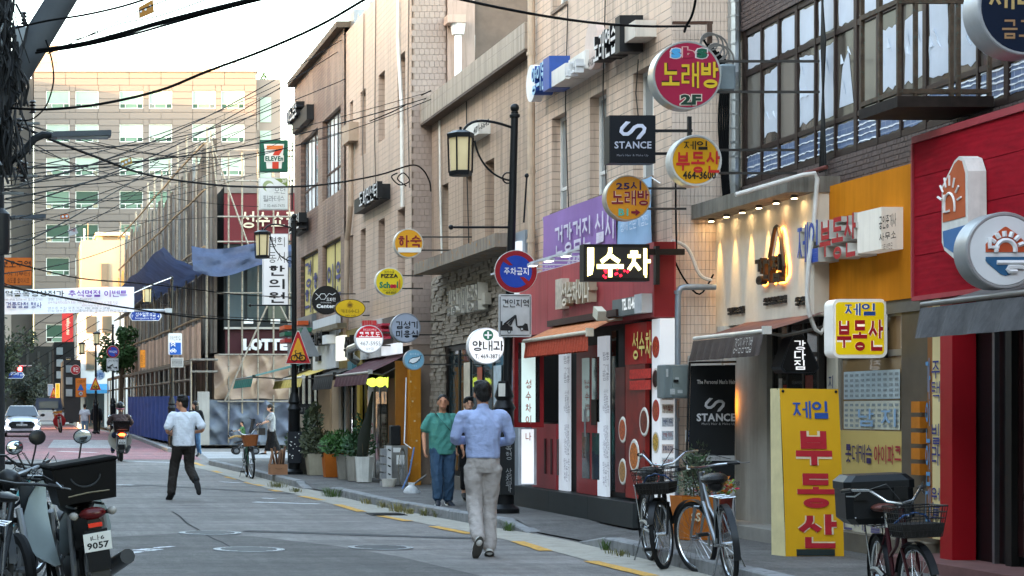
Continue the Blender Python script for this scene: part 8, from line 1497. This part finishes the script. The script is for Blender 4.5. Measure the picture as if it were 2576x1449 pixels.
t=thing('rust_pipe','thin rusty pipe along the top of the concrete ledge','pipe',W(1960,455,20));MB().tube([W(1850,495,21.9),W(1930,470,21.0),W(2030,435,20),W(2080,420,19.8)],.022,8).build('pipe',mat('6d3f38',.7,.2,.2,8),t,True)
t=thing('flood_lamp','cream security floodlight on the restaurant fascia','lamp',W(1510,800,24));c=W(1508,789,23.6);MB().obox(c,(.1,.2,.12),Matrix.Rotation(R(20),3,'X')).build('head',mat('d2ccb8',.5),t);MB().tube([c,c+Vector((.12,.05,-.08)),c+Vector((.35,.1,-.05))],.02,6).build('arm',mat('d2ccb8',.5),t)
t=thing('red_display_case','red framed open sash cabinet lit from inside with red letters','display case',W(1330,1075,26.8));Y=26.6;mb=MB();cbox(mb,1294,848,1368,1075,Y,.1);mb.build('frame',DRED,t);mb=MB();cbox(mb,1304,862,1358,1062,Y-.006,.005);q=mb.build('pane',glassmat('20262a',.05),t);mb=MB();cbox(mb,1312,862,1347,1062,Y-.011,.004);q=mb.build('lit_panel',mat('c4d9d6',.5,0,.04,2,0,.3),t)
for k,s in enumerate('성수차이'):ctext(s,1322,955+k*30,1336,977+k*30,Y-.011,mat('b8635c',.6),q,.03)
t=thing('lit_panel','bright white lit panel below the red framed cabinet','light panel',W(1330,1222,27.2));mb=MB();cbox(mb,1309,1078,1350,1220,27.0,.12);mb.build('casing',mat('c9ccd2',.5),t);mb=MB();cbox(mb,1312,1080,1343,1217,26.995,.004);q=mb.build('face',mat('e6ecf2',.5,0,.02,2,0,.3),t);ctext('나',1322,1088,1336,1108,26.995,mat('b8635c',.6),q,.03)
# ================================================================ leaning pole, main pole, cables
PY=17.2;CON=mat('484c50',.8,0,.12,3,.2);t=thing('leaning_pole','grey concrete brace pole leaning in from the top left corner','utility pole',W(-60,330,PY));MB().tube([W(232,-130,PY),W(150,5,PY),W(20,215,PY),W(-150,480,PY)],[.118,.125,.135,.15],18).build('shaft',CON,t,True)
t=thing('utility_pole','black wrapped utility pole at the left edge loaded with cable gear','utility pole',(wx(-34,PY+.6),PY+.6,0));xp=wx(-34,PY+.6);MB().tube([(xp,PY+.6,0),(xp,PY+.6,9)],[.17,.14],16).build('shaft',mat('26282b',.8,0,.2,5,.3),t,True)
MB().bbox(wx(-30,PY),wx(28,PY),PY,PY+.25,wz(352,PY),wz(262,PY),.03).build('junction_case',mat('1f2226',.5,0,.1,5),t)
for k in range(9):MB().box(wx(-30,PY),wx(29,PY),PY-.012,PY,wz(349-k*10,PY),wz(345-k*10,PY)).build('case_rib',mat('181a1d',.5),t)
MB().lathe([(.07,0),(.085,.03),(.085,.4),(.06,.45)],W(8,262,PY),14).build('splice_closure',mat('17191c',.5),t,True);MB().lathe([(.06,0),(.07,.02),(.07,.3),(.05,.33)],W(4,440,PY),12).build('splice_closure',mat('17191c',.5),t,True);MB().lathe([(.09,0),(.1,.05),(.1,.35),(.05,.4)],W(-4,640,PY+.1),12).build('splice_closure',mat('1d1f22',.5),t,True)
for y,l in((60,90),(290,100),(425,95),(470,60)):MB().box(xp,wx(l,PY+.4),PY+.4,PY+.46,wz(y+5,PY),wz(y,PY)).build('cross_arm',mat('7d8285',.5,.6),t)
for x,y in((48,435),(62,440),(82,285),(60,62),(58,458),(48,330)):c=W(x,y,PY+.43);mb=MB();[mb.lathe([(.018,0),(.034,.01),(.018,.025)],c+Vector((0,0,k*.03)),10)for k in range(4)];mb.build('insulator',mat('3a3230',.35),t,True)
MB().bbox(wx(30,PY),wx(68,PY),PY-.1,PY+.05,wz(140,PY),wz(68,PY),.02).build('cable_box',mat('9aa0a4',.45,.3),t);MB().bbox(wx(-10,PY),wx(30,PY),PY-.1,PY+.05,wz(230,PY),wz(200,PY),.02).build('cable_box',mat('2a2d30',.45,.3),t)
for k in range(9):MB().tube([W(-14+4.5*k+2*math.sin(y*.03+k),y,PY-.05-.02*(k%3))for y in range(-40,470-25*(k%4),60)],.014+.006*(k%3),6).build('cable_run',mat('131416',.6),t,True)
for k in range(56):
 x0,y0=random.uniform(-10,45),random.uniform(-40,330);pts=[W(x0,y0,PY-.15)]
 for j in range(4):x0+=random.uniform(-16,22);y0+=random.uniform(10,60);pts.append(W(max(-20,min(x0,75)),y0,PY-.15-.1*random.random()))
 MB().tube(pts,random.choice((.006,.009,.012)),5).build('looped_wire',mat(('111213','1c1d1f','7a7f82')[k%3 if k%7==0 else k%2],.6),t,True)
def spot(label,base,tip,Y,head,grp='pole mounted LED street lights'):
 t=thing('street_light',label,'street light',W(*base[0],Y),grp);MB().tube([W(*q,Y)for q in base],[.035]*(len(base)-1)+[.025],8).build('arm',mat('232629',.5,.3),t,True);x0,y0,x1,y1=head;mb=MB();h=(y1-y0)
 mb.prism([W(x0,y0+h*.3,Y-.08),W(x0+8,y0,Y-.08),W(x1,y0-h*.25,Y-.08),W(x1,y0+h*.7,Y-.08),W(x0+8,y1,Y-.08),W(x0,y1-h*.1,Y-.08)],(0,.2,0));mb.build('head',mat('4a5158',.4,.3),t);mb=MB();mb.box(wx(x0+14,Y),wx(x1-8,Y),Y-.06,Y+.08,wz(y1+1,Y)-.01,wz(y1,Y));mb.build('lens',mat('9aa0a4',.3),t)
spot('large LED street light reaching in from the left pole',[(-20,405),(25,404),(48,395),(68,372),(86,349),(108,339),(132,340)],None,PY+.2,(130,330,280,344));spot('small distant LED street light under the first one',[(-30,600),(0,572),(18,550),(40,545)],None,30,(38,541,116,550))
BW=mat('0c0d0e',.8,0,.1,6,0,0,0,None,.1)
def cable(label,pts,r,group='overhead cables',m=BW,name='cable'):
 P=[W(x,y,Y)for x,y,Y in pts];out=[]
 for i in range(len(P)-1):
  p0,p1,p2,p3=P[max(i-1,0)],P[i],P[i+1],P[min(i+2,len(P)-1)]
  for k in range(5):u=k/5;out.append(.5*((2*p1)+(p2-p0)*u+(2*p0-5*p1+4*p2-p3)*u*u+(3*p1-p0-3*p2+p3)*u**3))
 out.append(P[-1]);tag(MB().tube(out,r,6).build(name,m,None,True),label,'cable',group)
Z=lambda pts,a,b:[(x,y,a+(b-a)*i/(len(pts)-1))for i,(x,y)in enumerate(pts)]
cable('thickest black cable bundle sweeping from the leaning pole to the top of the sky',Z([(95,128),(200,112),(300,87),(400,58),(520,27),(640,-2),(720,-22)],17,14),.019);cable('second strand twisted along the thickest cable bundle',Z([(90,133),(200,117),(320,90),(420,62),(520,34),(640,3),(720,-14)],17,14),.009)
cable('black cable rising over the sunlit office roof to the top edge',Z([(26,272),(120,275),(250,262),(400,228),(520,180),(660,128),(800,66),(915,0),(960,-26)],17,13),.0105);cable('upper black cable across the leaning pole into the sky',Z([(40,70),(120,52),(210,38),(300,18),(372,-4)],17,15),.009)
cable('thin cable pair above the orange warning tag',Z([(120,135),(220,90),(300,52),(352,26),(430,-4)],17,15),.005);cable('thin cable below the orange warning tag',Z([(150,110),(230,88),(300,60),(400,40),(520,-2)],17,15),.005);cable('very thin wire crossing the open sky',Z([(150,58),(300,92),(480,125),(640,155),(720,168)],30,50),.012/2)
cable('heavy sagging cable from the left pole to the low tiled building',[(25,298,17),(60,320,18),(130,352,19),(250,398,21),(350,434,23),(470,457,26),(620,470,29),(800,466,32),(950,441,35),(1032,416,36),(1062,425,36.2),(1080,455,36.2),(1084,482,36.2)],.014);cable('thick cable from the top edge to the karaoke sign bracket',Z([(1150,-4),(1250,18),(1380,42),(1500,58),(1620,66),(1735,66)],15,20.6),.0125);cable('cable rising from the karaoke sign bracket',Z([(1722,80),(1726,66),(1738,45),(1746,20),(1750,-5)],20.6,20),.013)
cable('dark cable crossing in front of the orange slow down sign',Z([(-10,645),(60,668),(200,700),(330,711),(460,724),(600,741),(745,748)],26,48),.012);cable('thick cable over the event banner',Z([(-10,716),(90,735),(200,756),(330,776),(480,797),(620,806),(745,812)],24,48),.016);cable('second cable over the event banner',Z([(-10,708),(120,742),(260,766),(400,785),(560,797),(740,803)],24,50),.008)
cable('thick cable falling from the scaffold to the lower left',Z([(-10,628),(80,600),(180,548),(260,500),(340,452),(400,405)],26,60),.014);cable('cable looping beside the leaning pole',Z([(115,100),(130,150),(135,200),(125,245),(110,275),(80,300),(50,303)],16.9,17),.007)
ends=[(742,205,52),(790,170,49),(860,100,44.5),(1084,230,36.3),(742,255,51),(742,230,51),(742,300,51),(700,250,53),(850,130,45),(742,340,51),(866,330,44),(1084,244,36.3)]
srcs=[(20,470),(25,430),(10,480),(20,455),(0,560),(15,500),(-5,585),(20,445),(0,530),(-5,610),(10,475),(25,425)]
for i,((xe,ye,Ye),(xs,ys))in enumerate(zip(ends,srcs)):
 n=7;pts=[]
 for k in range(n):u=k/(n-1);pts.append((xs+(xe-xs)*u,ys+(ye-ys)*u+(26+9*(i%3))*math.sin(PI*u),18+(Ye-18)*u))
 cable('thin black wire strung between the left pole and the roofs',pts,.005+.002*(i%3))
for i,(a,b)in enumerate((((30,362),(545,350)),((20,300),(600,420)),((20,310),(560,440)),((0,400),(500,418)),((0,510),(480,470)),((0,420),(560,400)),((-5,545),(560,545)),((0,500),(430,520)))):
 pts=[(a[0]+(b[0]-a[0])*u/5,a[1]+(b[1]-a[1])*u/5+12*math.sin(PI*u/5),22+30*u/5)for u in range(6)];cable('thin black wire strung low across the office facade',pts,.0065,'low wires across the office facade')
for i,(a,b,s_)in enumerate((((20,640),(545,330),40),((-5,600),(480,520),30),((20,480),(742,400),60),((25,350),(742,420),70),((30,380),(866,200),55),((20,300),(1084,250),120),((-5,690),(430,560),25),((25,330),(650,520),50),((30,440),(742,360),35),((0,470),(600,330),22))):
 cable('black wire crossing from the left pole to the scaffold and roofs',[(a[0]+(b[0]-a[0])*u/7,a[1]+(b[1]-a[1])*u/7+s_*math.sin(PI*u/7),20+(50 if b[0]<860 else 16)*u/7*(.6 if b[0]<700 else.8))for u in range(8)],.0065,'wires crossing to the scaffold')
for i in range(6):cable('fine far wire fanning above the far crossing',Z([(-5,1010-22*i),(100,960-30*i),(250,860-26*i)],100,110),.02,'fine wires over the far crossing')
cable('slack wire loop coiled on the tiled corner',Z([(1000,435),(985,445),(1005,465),(1030,455),(1015,435),(1000,450),(1022,468)],36.2,36.25),.012);cable('wire bundle reaching the low tiled building corner',Z([(930,305),(1000,275),(1050,245),(1084,228)],37.5,36.3),.011)
for k in range(5):cable('cables hanging down the dark corner beside the steel duct',Z([(1770+12*k,100+10*k),(1812+5*k,180),(1808+6*k,300),(1815+4*k,430),(1822+4*k,520)],22.5,22.4),.012,'cables hanging at the duct corner')
for k,q in enumerate((((1690,605),(1730,625),(1760,690),(1790,705)),((1690,640),(1720,700),(1760,740),(1795,690)),((1700,420),(1700,520),(1702,640)))):cable(('white insulated cable on the tiled end wall','black cable drooping on the tiled end wall','straight black cable down the tiled end wall')[k],Z(list(q),22.55,22.5),.02 if k==0 else.01,None,mat('d0cdc4',.6)if k==0 else BW)
t=thing('power_bracket','rusty steel bracket with wire loops above the karaoke sign','bracket',W(1720,62,22.5));MB().box(wx(1690,22.5),wx(1790,22.5),22.45,22.5,wz(62,22.5),wz(56,22.5)).build('arm',mat('5d4438',.7,.4),t);MB().box(wx(1778,22.4),wx(1788,22.4),22.35,22.4,wz(110,22.4),wz(58,22.4)).build('strut',mat('5d4a40',.7,.4),t)
mb=MB();[mb.ring(W(1785+5*k,105+9*k,22.3),.1+.03*(k%3),.01,'y',18,5)for k in range(6)];mb.build('wire_loops',mat('6d6a66',.6),t);MB().bbox(wx(1812,20.4),wx(1852,20.4),20.4,20.6,wz(228,20.4),wz(160,20.4),.02).build('grey_case',mat('7f898c',.5,.2),t)
# hanging warning tags on the cables
def wtag(label,pts,Y,col,holes):
 t=thing('warning_tag',label,'tag',W(*pts[0],Y),'warning tags hung on cables');mb=MB();poly_c(mb,pts,Y,.02);fc=mb.build('plate',mat(col,.5,0,.1,8),t);mb=MB();[circle_c(mb,*h,3.2,Y-.004,.003,12)for h in holes];mb.build('hole',mat('e6ecee',.5),fc)
wtag('larger orange tag with three holes hung at the top of the sky',[(349,18),(385,-2),(388,30),(350,46)],15.6,'a8722a',[(354,28),(366,23),(378,15)]);wtag('small yellow tag with three holes hung over the office windows',[(303,405),(330,396),(333,411),(308,419)],22,'a8823a',[(309,412),(317,408),(325,404)]);wtag('red orange bead tag on the lower wires',[(152,540),(172,538),(174,549),(152,551)],32,'c0622a',[(158,545),(168,544)])
t=thing('danger_tag','white danger height tag hung on a thick cable','tag',W(180,590,30));mb=MB();poly_c(mb,[(170,579),(190,572),(197,586),(176,594)],30,.02);fc=mb.build('plate',mat('d5d3d3',.6),t);ctext('위험',174,575,189,582,30,mat('a8323a',.6),fc,.03)
